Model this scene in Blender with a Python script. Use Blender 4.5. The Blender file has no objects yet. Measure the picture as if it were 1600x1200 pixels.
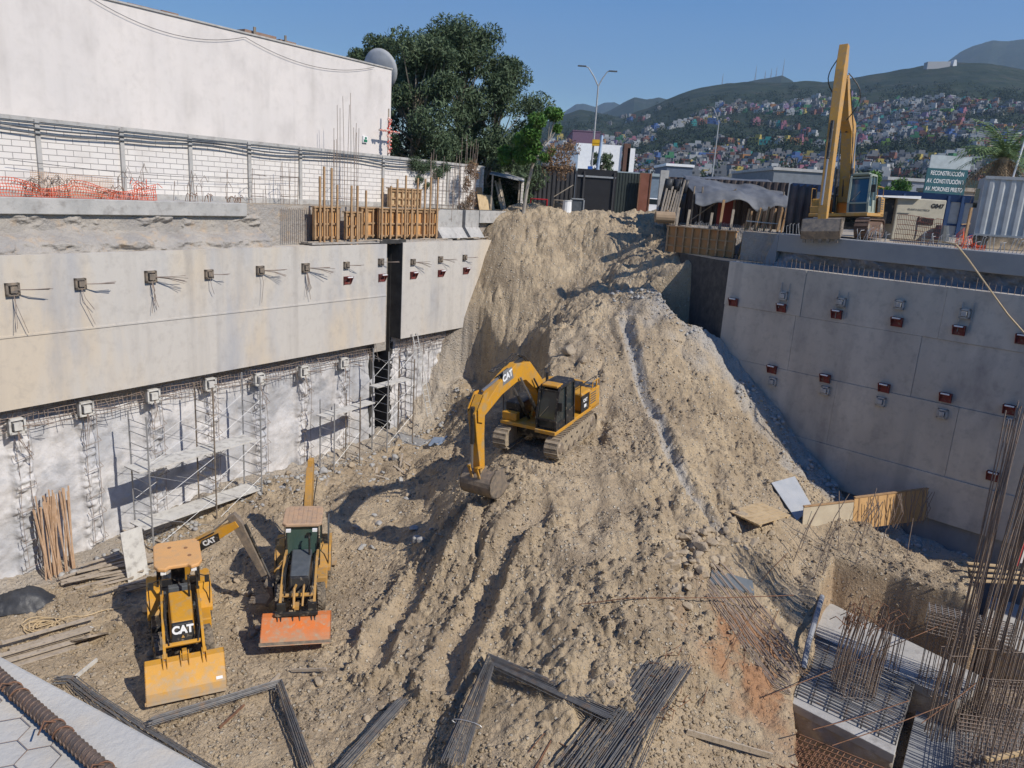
import bpy, bmesh, math, random
import numpy as np
from mathutils import Vector, Matrix
random.seed(7); rng = np.random.default_rng(11)
S = bpy.context.scene; COL = S.collection
R_ = math.radians
# ------------------------------------------------------------------ camera, sky, sun, exposure
TH, RHO, FPX = R_(14.2), R_(3.58), 1180.0
fw = Vector((0, math.cos(TH), -math.sin(TH))); up0 = Vector((0, math.sin(TH), math.cos(TH))); rt0 = Vector((1, 0, 0))
cr = math.cos(RHO) * rt0 + math.sin(RHO) * up0; cu = math.cos(RHO) * up0 - math.sin(RHO) * rt0
cd = bpy.data.cameras.new('camera'); cam = bpy.data.objects.new('camera', cd); COL.objects.link(cam)
cam.matrix_world = Matrix(((cr.x, cu.x, -fw.x, 0), (cr.y, cu.y, -fw.y, 0), (cr.z, cu.z, -fw.z, 0), (0, 0, 0, 1)))
cd.sensor_fit = 'HORIZONTAL'; cd.sensor_width = 36; cd.lens = 36 * FPX / 1600; cd.clip_start = 0.05; cd.clip_end = 30000
S.camera = cam
SUN_EL, SUN_AZ = R_(42), math.atan2(.815, -.58)
w = bpy.data.worlds.new('World'); S.world = w; w.use_nodes = True; nt = w.node_tree
bg = nt.nodes['Background']; sky = nt.nodes.new('ShaderNodeTexSky'); sky.sky_type = 'NISHITA'; sky.sun_disc = False
sky.sun_elevation = SUN_EL; sky.sun_rotation = SUN_AZ; sky.altitude = 500; sky.air_density = 1.2; sky.dust_density = 0.3; sky.ozone_density = 2.5
hs = nt.nodes.new('ShaderNodeHueSaturation'); hs.inputs['Saturation'].default_value = 1.55; hs.inputs['Hue'].default_value = .512; nt.links.new(sky.outputs[0], hs.inputs['Color']); 
tcw = nt.nodes.new('ShaderNodeTexCoord'); mpw = nt.nodes.new('ShaderNodeMapping'); mpw.inputs['Scale'].default_value = (1, 1, 3.2); nzw = nt.nodes.new('ShaderNodeTexNoise'); nzw.inputs['Scale'].default_value = 1.55; nzw.inputs['Detail'].default_value = 5; nt.links.new(tcw.outputs['Generated'], mpw.inputs[0]); nt.links.new(mpw.outputs[0], nzw.inputs[0])
rgw = nt.nodes.new('ShaderNodeMapRange'); rgw.inputs[1].default_value = .42; rgw.inputs[2].default_value = .72; rgw.inputs[4].default_value = .38; nt.links.new(nzw.outputs[0], rgw.inputs[0]); mxw = nt.nodes.new('ShaderNodeMix'); mxw.data_type = 'RGBA'; nt.links.new(rgw.outputs[0], mxw.inputs[0]); nt.links.new(hs.outputs[0], mxw.inputs[6]); mxw.inputs[7].default_value = (1.7, 2.7, 4.8, 1); nt.links.new(mxw.outputs[2], bg.inputs[0]); bg.inputs[1].default_value = 0.122
sd = bpy.data.lights.new('sun', 'SUN'); so = bpy.data.objects.new('sun', sd); COL.objects.link(so)
sd.energy = 4.5; sd.angle = R_(.5); sd.color = (1, .94, .85)
SDIR = Vector((math.sin(SUN_AZ) * math.cos(SUN_EL), math.cos(SUN_AZ) * math.cos(SUN_EL), math.sin(SUN_EL)))
so.rotation_euler = SDIR.to_track_quat('Z', 'Y').to_euler(); so.location = (0, 0, 40)
S.view_settings.view_transform = 'Standard'; S.view_settings.look = 'None'; S.view_settings.exposure = 0; S.view_settings.gamma = 1
# ------------------------------------------------------------------ survey helpers
def ray(px, py): return cr * (px - 800) - cu * (py - 600) + fw * FPX
def atz(px, py, z): r = ray(px, py); return r * (z / r.z)
def aty(px, py, y): r = ray(px, py); return r * (y / r.y)
NL, DL = Vector((-.8406, .5417, 0)), Vector((.5417, .8406, 0))        # left wall: outward normal, direction along
NR, DR = Vector((.7071, .7071, 0)), Vector((-.7071, .7071, 0))        # right wall
PL, PR = 27.5, 33.94
def onL(px, py, p=PL): r = ray(px, py); return r * (p / r.dot(NL))
def onR(px, py, p=PR): r = ray(px, py); return r * (p / r.dot(NR))
def Lw(t, p, z): v = NL * p + DL * t; return Vector((v.x, v.y, z))
def Rw(t, p, z): v = NR * p + DR * t; return Vector((v.x, v.y, z))
# ------------------------------------------------------------------ mesh builder
class MB:
    def __init__(s): s.v = []; s.f = []
    def add(s, vs, fs):
        k = len(s.v); s.v += [tuple(v) for v in vs]; s.f += [tuple(i + k for i in f) for f in fs]; return s
    def box(s, c, d, rot=None):
        x, y, z = [a / 2 for a in d]; c = Vector(c)
        vs = [Vector(p) for p in ((-x,-y,-z),(x,-y,-z),(x,y,-z),(-x,y,-z),(-x,-y,z),(x,-y,z),(x,y,z),(-x,y,z))]
        if rot is not None: vs = [rot @ v for v in vs]
        return s.add([v + c for v in vs], [(0,3,2,1),(4,5,6,7),(0,1,5,4),(1,2,6,5),(2,3,7,6),(3,0,4,7)])
    def hexa(s, b, t):      # bottom quad, top quad
        return s.add(list(b) + list(t), [(0,3,2,1),(4,5,6,7),(0,1,5,4),(1,2,6,5),(2,3,7,6),(3,0,4,7)])
    def frame(s, a, b):
        d = (Vector(b) - Vector(a)).normalized()
        u = d.cross(Vector((0,0,1)) if abs(d.z) < .95 else Vector((0,1,0))).normalized(); return d, u, u.cross(d)
    def beam(s, a, b, w, h):
        a, b = Vector(a), Vector(b); d, u, v = s.frame(a, b)
        q = [(-w/2,-h/2),(w/2,-h/2),(w/2,h/2),(-w/2,h/2)]
        return s.add([a+u*i+v*j for i,j in q] + [b+u*i+v*j for i,j in q], [(0,3,2,1),(4,5,6,7),(0,1,5,4),(1,2,6,5),(2,3,7,6),(3,0,4,7)])
    def cyl(s, a, b, r, r2=None, n=8, caps=True):
        a, b = Vector(a), Vector(b); d, u, v = s.frame(a, b); r2 = r if r2 is None else r2
        ring = lambda c, q: [c + (u*math.cos(i*2*math.pi/n) + v*math.sin(i*2*math.pi/n)) * q for i in range(n)]
        fs = [(i, (i+1) % n, n+(i+1) % n, n+i) for i in range(n)]
        if caps: fs += [tuple(range(n))[::-1], tuple(range(n, 2*n))]
        return s.add(ring(a, r) + ring(b, r2), fs)
    def tube(s, pts, r, n=5):
        pts = [Vector(p) for p in pts]; vs = []; fs = []; m = len(pts)
        for k, p in enumerate(pts):
            d = (pts[min(k+1, m-1)] - pts[max(k-1, 0)]).normalized()
            u = d.cross(Vector((.31,.2,1)) if abs(d.z) < .9 else Vector((.2,1,.1))).normalized(); v = u.cross(d)
            q = r[k] if isinstance(r, (list, tuple)) else r
            vs += [p + (u*math.cos(i*2*math.pi/n) + v*math.sin(i*2*math.pi/n)) * q for i in range(n)]
            if k: fs += [((k-1)*n+i, (k-1)*n+(i+1) % n, k*n+(i+1) % n, k*n+i) for i in range(n)]
        fs += [tuple(range(n))[::-1], tuple(range((m-1)*n, m*n))]
        return s.add(vs, fs)
    def prism(s, poly, y0, y1):   # xz outline extruded along y
        n = len(poly)
        fs = [(i, (i+1) % n, n+(i+1) % n, n+i) for i in range(n)] + [tuple(range(n))[::-1], tuple(range(n, 2*n))]
        return s.add([(x, y0, z) for x, z in poly] + [(x, y1, z) for x, z in poly], fs)
    def slab(s, poly, z0, z1):    # xy outline extruded along z
        n = len(poly)
        fs = [(i, (i+1) % n, n+(i+1) % n, n+i) for i in range(n)] + [tuple(range(n))[::-1], tuple(range(n, 2*n))]
        return s.add([(p[0], p[1], z0) for p in poly] + [(p[0], p[1], z1) for p in poly], fs)
    def xf(s, M, k0=0): s.v[k0:] = [tuple(M @ Vector(v)) for v in s.v[k0:]]; return s
    def build(s, name, mat, parent=None, world=True, smooth=False, bevel=0, origin=None):
        return mkobj(name, s.v, s.f, mat, parent, world, smooth, bevel, origin)
def wmat(o):
    m = o.matrix_basis.copy()
    return wmat(o.parent) @ m if o.parent else m
def mkobj(name, V, Fc, mat, parent=None, world=True, smooth=False, bevel=0, origin=None):
    V = np.array(V, dtype=float).reshape(-1, 3); loc = None
    if parent is not None and world:
        mi = np.array(wmat(parent).inverted()); V = V @ mi[:3, :3].T + mi[:3, 3]
    elif origin is not None: V = V - np.array(origin); loc = origin
    me = bpy.data.meshes.new(name); me.from_pydata(V.tolist(), [], Fc)
    bm = bmesh.new(); bm.from_mesh(me); bmesh.ops.recalc_face_normals(bm, faces=bm.faces); bm.to_mesh(me); bm.free()
    if smooth: me.shade_smooth()
    for m in (mat if isinstance(mat, (list, tuple)) else [mat]): me.materials.append(m)
    o = bpy.data.objects.new(name, me); COL.objects.link(o)
    if loc is not None: o.location = loc
    if parent is not None: o.parent = parent
    if bevel:
        b = o.modifiers.new('b', 'BEVEL'); b.width = bevel; b.segments = 2; b.limit_method = 'ANGLE'; b.angle_limit = R_(40)
    return o
def fastmesh(name, V, Q, mat, origin=None, smooth=False):   # numpy verts, quads (n,4) or tris (n,3)
    V = np.asarray(V, dtype=np.float32); Q = np.asarray(Q, dtype=np.int32); k = Q.shape[1]
    if origin is not None: V = V - np.array(origin, dtype=np.float32)
    me = bpy.data.meshes.new(name); me.vertices.add(len(V)); me.vertices.foreach_set('co', V.ravel())
    me.loops.add(Q.size); me.loops.foreach_set('vertex_index', Q.ravel())
    me.polygons.add(len(Q)); me.polygons.foreach_set('loop_start', np.arange(0, Q.size, k, dtype=np.int32))
    me.update(calc_edges=True); me.materials.append(mat)
    if smooth: me.shade_smooth()
    o = bpy.data.objects.new(name, me); COL.objects.link(o)
    if origin is not None: o.location = origin
    return o
def tag(o, label=None, cat=None, group=None, kind=None):
    if label: o['label'] = label
    if cat: o['category'] = cat
    if group: o['group'] = group
    if kind: o['kind'] = kind
    return o
def thing(name, label, cat, loc=(0,0,0), rz=0, group=None):
    o = bpy.data.objects.new(name, None); COL.objects.link(o); o.empty_display_size = .3
    o.location = loc; o.rotation_euler = (0, 0, rz); return tag(o, label, cat, group)
def kids(o): return [c for c in list(COL.objects) if c.parent == o]
def copy_tree(o, parent=None, known=None):
    c = o.copy(); COL.objects.link(c)
    if parent: c.parent = parent
    for ch in kids(o):
        if ch is not c: copy_tree(ch, c)
    return c
# ------------------------------------------------------------------ materials
def pm(name, c1, c2=None, scale=3, rough=.85, bump=0, bscale=20, metal=0, c3=None, s3=12, stretch=(1,1,1), spec=.3, detail=6, lo=.35, hi=.65, streak=None, mud=None):
    m = bpy.data.materials.new(name); m.use_nodes = True; t = m.node_tree; N = t.nodes; Lk = t.links; b = N['Principled BSDF']
    b.inputs['Roughness'].default_value = rough; b.inputs['Metallic'].default_value = metal; b.inputs['Specular IOR Level'].default_value = spec
    b.inputs['Base Color'].default_value = (*c1, 1)
    tc = N.new('ShaderNodeNewGeometry'); mp = N.new('ShaderNodeMapping'); mp.inputs['Scale'].default_value = stretch; Lk.new(tc.outputs['Position'], mp.inputs[0])
    def noise(sc, dt=detail):
        n = N.new('ShaderNodeTexNoise'); n.inputs['Scale'].default_value = sc; n.inputs['Detail'].default_value = dt; n.inputs['Roughness'].default_value = .6
        Lk.new(mp.outputs[0], n.inputs['Vector']); return n
    def mix(fac, a, bcol):
        x = N.new('ShaderNodeMix'); x.data_type = 'RGBA'; Lk.new(fac, x.inputs[0])
        if isinstance(a, tuple): x.inputs[6].default_value = (*a, 1)
        else: Lk.new(a, x.inputs[6])
        x.inputs[7].default_value = (*bcol, 1); return x.outputs[2]
    def mr(o, a, c):
        r = N.new('ShaderNodeMapRange'); r.inputs[1].default_value = a; r.inputs[2].default_value = c; Lk.new(o, r.inputs[0]); return r.outputs[0]
    cur = c1
    if c2: cur = mix(mr(noise(scale).outputs[0], lo, hi), c1, c2)
    if c3: cur = mix(mr(noise(s3).outputs[0], .52, .72), cur, c3)
    if streak:      # run marks: long narrow vertical stains, broken up by a coarser noise
        m2 = N.new('ShaderNodeMapping'); m2.inputs['Scale'].default_value = (1, 1, .045); Lk.new(tc.outputs['Position'], m2.inputs[0]); n2 = N.new('ShaderNodeTexNoise'); n2.inputs['Scale'].default_value = streak[1]; n2.inputs['Detail'].default_value = 6; Lk.new(m2.outputs[0], n2.inputs['Vector'])
        x1 = N.new('ShaderNodeMath'); x1.operation = 'MULTIPLY'; Lk.new(mr(n2.outputs[0], .5, .72), x1.inputs[0]); Lk.new(mr(noise(streak[1]*.25).outputs[0], .35, .65), x1.inputs[1]); x2 = N.new('ShaderNodeMath'); x2.operation = 'MULTIPLY'; Lk.new(x1.outputs[0], x2.inputs[0]); x2.inputs[1].default_value = streak[2]; cur = mix(x2.outputs[0], cur, streak[0])
        n3 = N.new('ShaderNodeTexNoise'); n3.inputs['Scale'].default_value = 2.6; n3.inputs['Detail'].default_value = 9; n3.inputs['Roughness'].default_value = .7; Lk.new(tc.outputs['Position'], n3.inputs['Vector']); x3 = N.new('ShaderNodeMath'); x3.operation = 'MULTIPLY'; Lk.new(mr(n3.outputs[0], .5, .75), x3.inputs[0]); x3.inputs[1].default_value = streak[2]*.7; cur = mix(x3.outputs[0], cur, streak[0])
    if mud:         # caked mud and dust low on a machine, broken up by noise
        oc = N.new('ShaderNodeTexCoord'); sz = N.new('ShaderNodeSeparateXYZ'); Lk.new(oc.outputs['Object'], sz.inputs[0]); nn1 = noise(3.5).outputs[0]; ad = N.new('ShaderNodeMath'); ad.operation = 'MULTIPLY_ADD'; Lk.new(nn1, ad.inputs[0]); ad.inputs[1].default_value = -mud; Lk.new(sz.outputs[2], ad.inputs[2]); cur = mix(mr(ad.outputs[0], .25-mud*.25, -.45-mud*.25), cur, (.36,.28,.19))
        cur = mix(mr(noise(7).outputs[0], .56, .85), cur, (.40,.32,.22))
    if not isinstance(cur, tuple): Lk.new(cur, b.inputs['Base Color'])
    if bump:
        bp = N.new('ShaderNodeBump'); bp.inputs['Strength'].default_value = 1; bp.inputs['Distance'].default_value = bump
        Lk.new(noise(bscale, 8).outputs[0], bp.inputs['Height']); Lk.new(bp.outputs[0], b.inputs['Normal'])
    m['h'] = 1; return m
def nodes_of(m):
    t = m.node_tree; return t, t.nodes, t.links, t.nodes['Principled BSDF']
MT = {}
MT['conc_white'] = pm('concrete_pale', (.50,.47,.43), (.58,.56,.54), .35, .9, .01, 9, c3=(.40,.38,.36), s3=.9, stretch=(1,1,.35))
MT['conc'] = pm('concrete', (.36,.35,.33), (.46,.44,.41), 1.2, .9, .012, 12, c3=(.28,.26,.24), s3=3)
MT['conc_dark'] = pm('concrete_grey', (.22,.225,.235), (.29,.295,.30), .5, .8, .008, 10, c3=(.17,.175,.185), s3=1.3, stretch=(1,1,.5))
MT['rough'] = pm('rough_concrete', (.40,.36,.31), (.30,.28,.26), 1.1, .95, .12, 4, c3=(.46,.36,.26), s3=2.2)
MT['shot'] = pm('shotcrete', (.60,.58,.565), (.42,.425,.44), .32, .92, .035, 7, c3=(.29,.30,.32), s3=.75, lo=.42, hi=.6, streak=((.30,.26,.22), 1.8, .5))
MT['plaster'] = pm('white_plaster', (.66,.61,.57), (.60,.56,.53), .3, .9, .006, 6, c3=(.55,.51,.48), s3=.8, stretch=(1,1,.6), streak=((.42,.385,.35), 1.6, .45))
MT['yellow'] = pm('yellow_paint', (.60,.29,.02), (.50,.25,.035), 1.3, .5, .002, 30, c3=(.38,.27,.13), s3=2.6, spec=.4, mud=1.6)
MT['yellow_old'] = pm('faded_yellow_paint', (.52,.27,.05), (.40,.24,.09), 2.5, .6, .004, 25, c3=(.30,.22,.14), s3=6, mud=1.8)
MT['roof_a'] = pm('roof_peach', (.66,.36,.14), (.60,.34,.15), 2, .55, c3=(.50,.32,.18), s3=5)
MT['roof_b'] = pm('roof_tan', (.48,.31,.19), (.40,.28,.19), 3, .7, c3=(.32,.22,.17), s3=6)
MT['orange'] = pm('orange_paint', (.66,.17,.03), (.50,.17,.06), 2, .6, c3=(.36,.24,.15), s3=3.5, mud=.9)
MT['black'] = pm('black_paint', (.018,.018,.02), (.035,.033,.03), 4, .45, spec=.4, mud=1.6)
MT['dgrey'] = pm('dark_grey_paint', (.07,.08,.09), (.10,.11,.12), 4, .5)
MT['rubber'] = pm('dusty_rubber', (.05,.047,.043), (.26,.21,.15), 4, .9, .02, 20, c3=(.32,.26,.19), s3=9)
MT['steel'] = pm('worn_steel', (.16,.14,.12), (.30,.24,.18), 4, .6, metal=.3, c3=(.36,.28,.2), s3=7)
MT['chrome'] = pm('chrome_rod', (.36,.35,.34), rough=.4, metal=.8)
MT['track'] = pm('muddy_track_steel', (.30,.24,.17), (.38,.31,.22), 5, .9, .02, 18, c3=(.14,.12,.10), s3=8)
MT['rebar'] = pm('rebar_steel', (.21,.175,.15), (.29,.23,.19), 6, .75, metal=.15, c3=(.26,.15,.09), s3=9)
MT['rust'] = pm('rusty_rebar', (.17,.085,.05), (.23,.12,.07), 6, .85, c3=(.10,.06,.04), s3=11)
MT['newbar'] = pm('blue_grey_rebar', (.12,.12,.125), (.19,.185,.18), 5, .6, metal=.25, c3=(.24,.17,.12), s3=4)
MT['wood'] = pm('timber', (.35,.21,.105), (.43,.28,.155), 3, .8, .004, 30, c3=(.30,.19,.10), s3=7)
MT['wood_g'] = pm('grey_timber', (.36,.30,.23), (.44,.37,.29), 3, .85, .005, 30, c3=(.22,.18,.14), s3=7)
MT['ply'] = pm('orange_plywood', (.56,.28,.10), (.62,.35,.14), 2, .7, c3=(.38,.19,.08), s3=5)
MT['ply2'] = pm('pale_plywood', (.56,.42,.25), (.48,.35,.20), 2, .75, c3=(.38,.27,.15), s3=4)
MT['galv'] = pm('galvanised', (.42,.42,.42), (.34,.34,.34), 5, .5, metal=.5)
MT['redpaint'] = pm('red_oxide_paint', (.20,.035,.03), (.13,.035,.03), 4, .7, c3=(.2,.13,.1), s3=8)
MT['board'] = pm('pale_board', (.60,.58,.53), (.50,.48,.44), 2, .8, c3=(.34,.32,.29), s3=4)
MT['white'] = pm('white_paint', (.78,.78,.77), (.70,.70,.69), 2, .6)
MT['tarp'] = pm('black_tarp', (.03,.032,.037), (.055,.057,.062), 3, .45, .03, 3)
MT['tarpg'] = pm('grey_tarp', (.10,.105,.115), (.15,.155,.165), 1.5, .6, .03, 2.5)
MT['glass'] = pm('dark_glass', (.02,.028,.03), rough=.08, spec=.8)
MT['leaf'] = pm('foliage_dark', (.045,.075,.035), (.085,.12,.06), .9, .7, c3=(.13,.16,.09), s3=2.5)
MT['leaf2'] = pm('foliage_bright', (.05,.13,.02), (.09,.19,.03), 1.2, .65, c3=(.14,.16,.05), s3=3)
MT['leafbrown'] = pm('foliage_dry', (.20,.13,.07), (.28,.17,.10), 2, .8)
MT['bark'] = pm('bark', (.20,.17,.13), (.28,.24,.19), 4, .9, .02, 14)
MT['dirt'] = pm('street_dirt', (.34,.28,.21), (.42,.36,.28), .5, .95, .05, 3, c3=(.28,.25,.21), s3=2)
MT['rock'] = pm('rock', (.40,.315,.215), (.31,.255,.19), 1.3, .95, .03, 12, c3=(.46,.39,.29), s3=3)
MT['rockg'] = pm('grey_rock', (.40,.39,.36), (.32,.31,.30), 1.3, .9, .02, 12)
MT['net'] = pm('orange_netting', (.75,.10,.03), (.60,.12,.05), 3, .7)
MT['rope'] = pm('hose', (.45,.33,.18), (.52,.40,.25), 4, .7)
def simple(name, c, rough=.8, metal=0): return pm(name, c, tuple(a*.8 for a in c), 2, rough, metal=metal)
# ------------------------------------------------------------------ noise
def vnoise(x, y, seed=0):
    xi = np.floor(x).astype(np.int64); yi = np.floor(y).astype(np.int64); fx = x - xi; fy = y - yi
    fx = fx*fx*(3-2*fx); fy = fy*fy*(3-2*fy)
    def h(a, b):
        n = (a*374761393 + b*668265263 + seed*974711) & 0x7fffffff; n = ((n ^ (n >> 13)) * 1274126177) & 0x7fffffff
        return ((n ^ (n >> 16)) & 0xffff) / 65535.0
    return (h(xi,yi)*(1-fx)+h(xi+1,yi)*fx)*(1-fy) + (h(xi,yi+1)*(1-fx)+h(xi+1,yi+1)*fx)*fy
def fbm(x, y, o=4, seed=0):
    a = 1; s = 0; t = 0
    for k in range(o): s = s + a*vnoise(x*2**k+k*17.3, y*2**k-k*9.1, seed+k); t += a; a *= .5
    return s/t
def cells(x, y, seed=0):      # rounded stones: distance to nearest jittered point
    xi = np.floor(x).astype(np.int64); yi = np.floor(y).astype(np.int64); best = np.full(x.shape, 9.); rid = np.zeros(x.shape)
    for dx in (-1,0,1):
        for dy in (-1,0,1):
            a = xi+dx; b = yi+dy
            def h(k):
                n = (a*374761393 + b*668265263 + (seed+k)*974711) & 0x7fffffff; n = ((n ^ (n >> 13)) * 1274126177) & 0x7fffffff
                return ((n ^ (n >> 16)) & 0xffff) / 65535.0
            d = np.hypot(x-(a+h(1)), y-(b+h(2))); k = d < best; best = np.where(k, d, best); rid = np.where(k, h(3), rid)
    return best, rid
def inpoly(x, y, poly):
    c = np.zeros(x.shape, bool); n = len(poly)
    for i in range(n):
        x1, y1 = poly[i]; x2, y2 = poly[(i+1) % n]
        k = ((y1 > y) != (y2 > y)); xx = (x2-x1)*(y-y1)/((y2-y1) if y2 != y1 else 1e-9)+x1; c ^= k & (x < xx)
    return c
def segdist(x, y, poly, closed=False):
    best = np.full(x.shape, 1e9); n = len(poly)
    for i in range(n if closed else n-1):
        ax, ay = poly[i]; bx, by = poly[(i+1) % n]; L2 = (bx-ax)**2+(by-ay)**2+1e-12
        t = np.clip(((x-ax)*(bx-ax)+(y-ay)*(by-ay))/L2, 0, 1); best = np.minimum(best, np.hypot(x-ax-t*(bx-ax), y-ay-t*(by-ay)))
    return best
def sstep(a, b, x): t = np.clip((x-a)/(b-a), 0, 1); return t*t*(3-2*t)
def leafball(centers, n, size, seed, flat=.6):     # many small leaf faces spread through lumpy clumps
    g = np.random.default_rng(seed); C_ = np.array([c[:3] for c in centers]); Rr = np.array([c[3] for c in centers]); wgt = Rr**2.2; k = g.choice(len(C_), n, p=wgt/wgt.sum())
    d = g.normal(size=(n,3)); d /= np.linalg.norm(d, axis=1)[:,None]; r = g.random(n)**.45; P = C_[k]+d*(Rr[k]*r)[:,None]*np.array([1,1,.85])
    a = g.normal(size=(n,3)); a /= np.linalg.norm(a, axis=1)[:,None]; a[:,2] -= .35; bq = np.cross(a, g.normal(size=(n,3))); bq /= np.linalg.norm(bq, axis=1)[:,None]
    s = size*(.6+.8*g.random(n))[:,None]; V = np.stack([P-a*s-bq*s*.28, P+a*s*.1-bq*s*.5*flat, P+a*s+bq*s*.1, P+a*s*.1+bq*s*.5*flat], 1).reshape(-1,3); return V, np.arange(4*n).reshape(n,4)
# ------------------------------------------------------------------ the pit's dirt: one height field
PIT = [(930,330,50.3),(850,347,49.4),(1000,347,49.6),(940,385,47.4),(860,385,47.4),(790,392,46.8),(1040,372,46),(1080,392,43.9),(790,450,45.7),
 (960,520,37.2),(870,530,38.0),(965,560,35.4),(880,560,35.2),(970,600,34),(980,650,31.5),(990,700,29),(1000,750,26.8),(1000,800,24.8),(1000,900,21.8),(950,1000,19.4),(900,1100,17.5),(850,1200,16),
 (1050,560,35.2),(1100,650,33),(1050,650,31.5),(1100,750,28),(1150,700,31),(1200,720,31.5),(1250,760,30),(1150,800,26.5),(1200,850,25.5),(1100,850,24),(740,790,24.6),(860,700,29.6),(920,650,31.9),(800,690,29.2),(790,760,26.2),
 (850,800,24.8),(1070,1000,19.6),(1020,1150,17.1),(846,565,33.6),(845,520,38.2)]
CT = [aty(*c) for c in PIT]
for px, py, z in [(600,800,-13.6),(540,740,-13.5),(450,755,-13.3),(670,830,-12.9),(620,740,-13.5),(650,780,-13.2),(690,770,-12.2),(640,900,-13.7),(730,900,-12.7),(560,960,-14.2),(550,1100,-14.6),(420,1150,-14.7),(300,1150,-14.8),(250,960,-14.7),(100,980,-14.8),(430,900,-14.4),(350,900,-14.6),
 (690,1000,-13.6),(690,1120,-14.2),(760,1010,-13.1),(700,640,-12.9),(700,690,-12.8),(770,690,-12.0),(1200,900,-12.6),(1300,850,-12.5),(1290,872,-12.55),(1350,880,-12.55),(1400,895,-12.55),(1455,912,-12.6),(1500,930,-12.6),(1400,855,-12.6),(1500,880,-12.7),(1560,850,-12.8),(1150,950,-12.9),(1180,1020,-13.4),(1130,1100,-13.8),(1200,1150,-14.3),(1100,1190,-14.4),(650,660,-13.5),(150,1060,-14.8)]:
    CT.append(atz(px, py, z))
for px, py in [(758,373),(735,440),(700,515),(690,580),(530,705),(430,740),(600,680)]: CT.append(onL(px, py, 27.9))
for px, py in [(1125,520),(1180,590),(1230,650),(1285,720),(1340,790)]: CT.append(onR(px, py))
for x, y, z in [(9.8,41.5,-2.75),(7.9,42.6,-3.6),(5.6,43.9,-4.3),(3.5,44.7,-5.2),(2.0,44.6,-6.1),(8.3,37.7,-5.7),(6.36,39,-5.2),(4.2,40.6,-5.7),(2.6,41.7,-6.3),(1.7,42.2,-6.7),(6.6,41.2,-4.7),(-17.5,23.6,-14.8),(-20,15,-14.9),(-9,14,-14.9),(0,13,-14.6),(5,13,-14.6),(12,14,-15),(22,14,-15),(24,25,-12.9),(20,36,-12),(14,44,-8),(4.6,50.4,-.6),(1.5,50.6,-.75),(7.5,50.2,-.8),(4.5,53,-1.0),(-3,51.5,-1.6),(11,50,-1.25),(4,54,-1.5),(-6,54,-1.5),(16,53,-1.5),(12,41,-5.5)]:
    CT.append(Vector((x, y, z)))
CT = np.array([tuple(c) for c in CT])
def tps_fit(P, lam=.02):
    n = len(P); d = np.hypot(P[:,None,0]-P[None,:,0], P[:,None,1]-P[None,:,1])/10; K = np.where(d > 0, d*d*np.log(d+1e-12), 0) + np.eye(n)*lam
    Q = np.c_[np.ones(n), P[:,:2]/10]; A = np.block([[K, Q], [Q.T, np.zeros((3,3))]]); return np.linalg.solve(A, np.r_[P[:,2], 0,0,0])
TW = tps_fit(CT)
def tps(x, y):
    d = np.hypot(x[...,None]-CT[:,0], y[...,None]-CT[:,1])/10; return (np.where(d > 0, d*d*np.log(d+1e-12), 0) @ TW[:-3]) + TW[-3] + TW[-2]*x/10 + TW[-1]*y/10
GX, GY = np.linspace(-24, 30, 240), np.linspace(11, 55, 220)
ZB = tps(*np.meshgrid(GX, GY))
HOL = [(7.3,41.0),(7.9,39.3),(8.6,38.2),(10.2,37.7),(11.6,37.5),(10.8,41.0),(9.0,41.0)]
CUT = [(1.75,32.3),(1.5,34.5),(1.45,38),(1.3,41),(-.6,43.5),(-2.2,45.4),(-3.4,45.8),(-6.5,43),(-6.2,38),(-4,33),(-.5,31.0)]
HOLE = [tuple(atz(*q)[:2]) for q in [(1240,1130,-13.8),(1275,1010,-13.3),(1284,930,-12.8),(1298,868,-12.55),(1400,892,-12.55),(1514,940,-12.6),(1532,850,-12.7)]] + [(21,29.5),(30,25),(30,11.2),(8.6,11.2)]
GREY = [tuple(aty(px, py, y)[:2]) for px, py, y in [(975,492,38.3),(985,540,36.2),(1005,600,33.9),(1030,670,30.8),(1050,720,28.9),(1075,770,27.2),(1125,818,25.6)]]
RUT = [[tuple(atz(px, py, z)[:2]) for px, py, z in q] for q in ([(770,760,-10.7),(720,820,-12),(660,900,-13.2),(600,990,-13.9),(590,1020,-14)], [(840,800,-10.9),(790,870,-12),(720,990,-13.2),(690,1060,-13.7)])]
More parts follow.
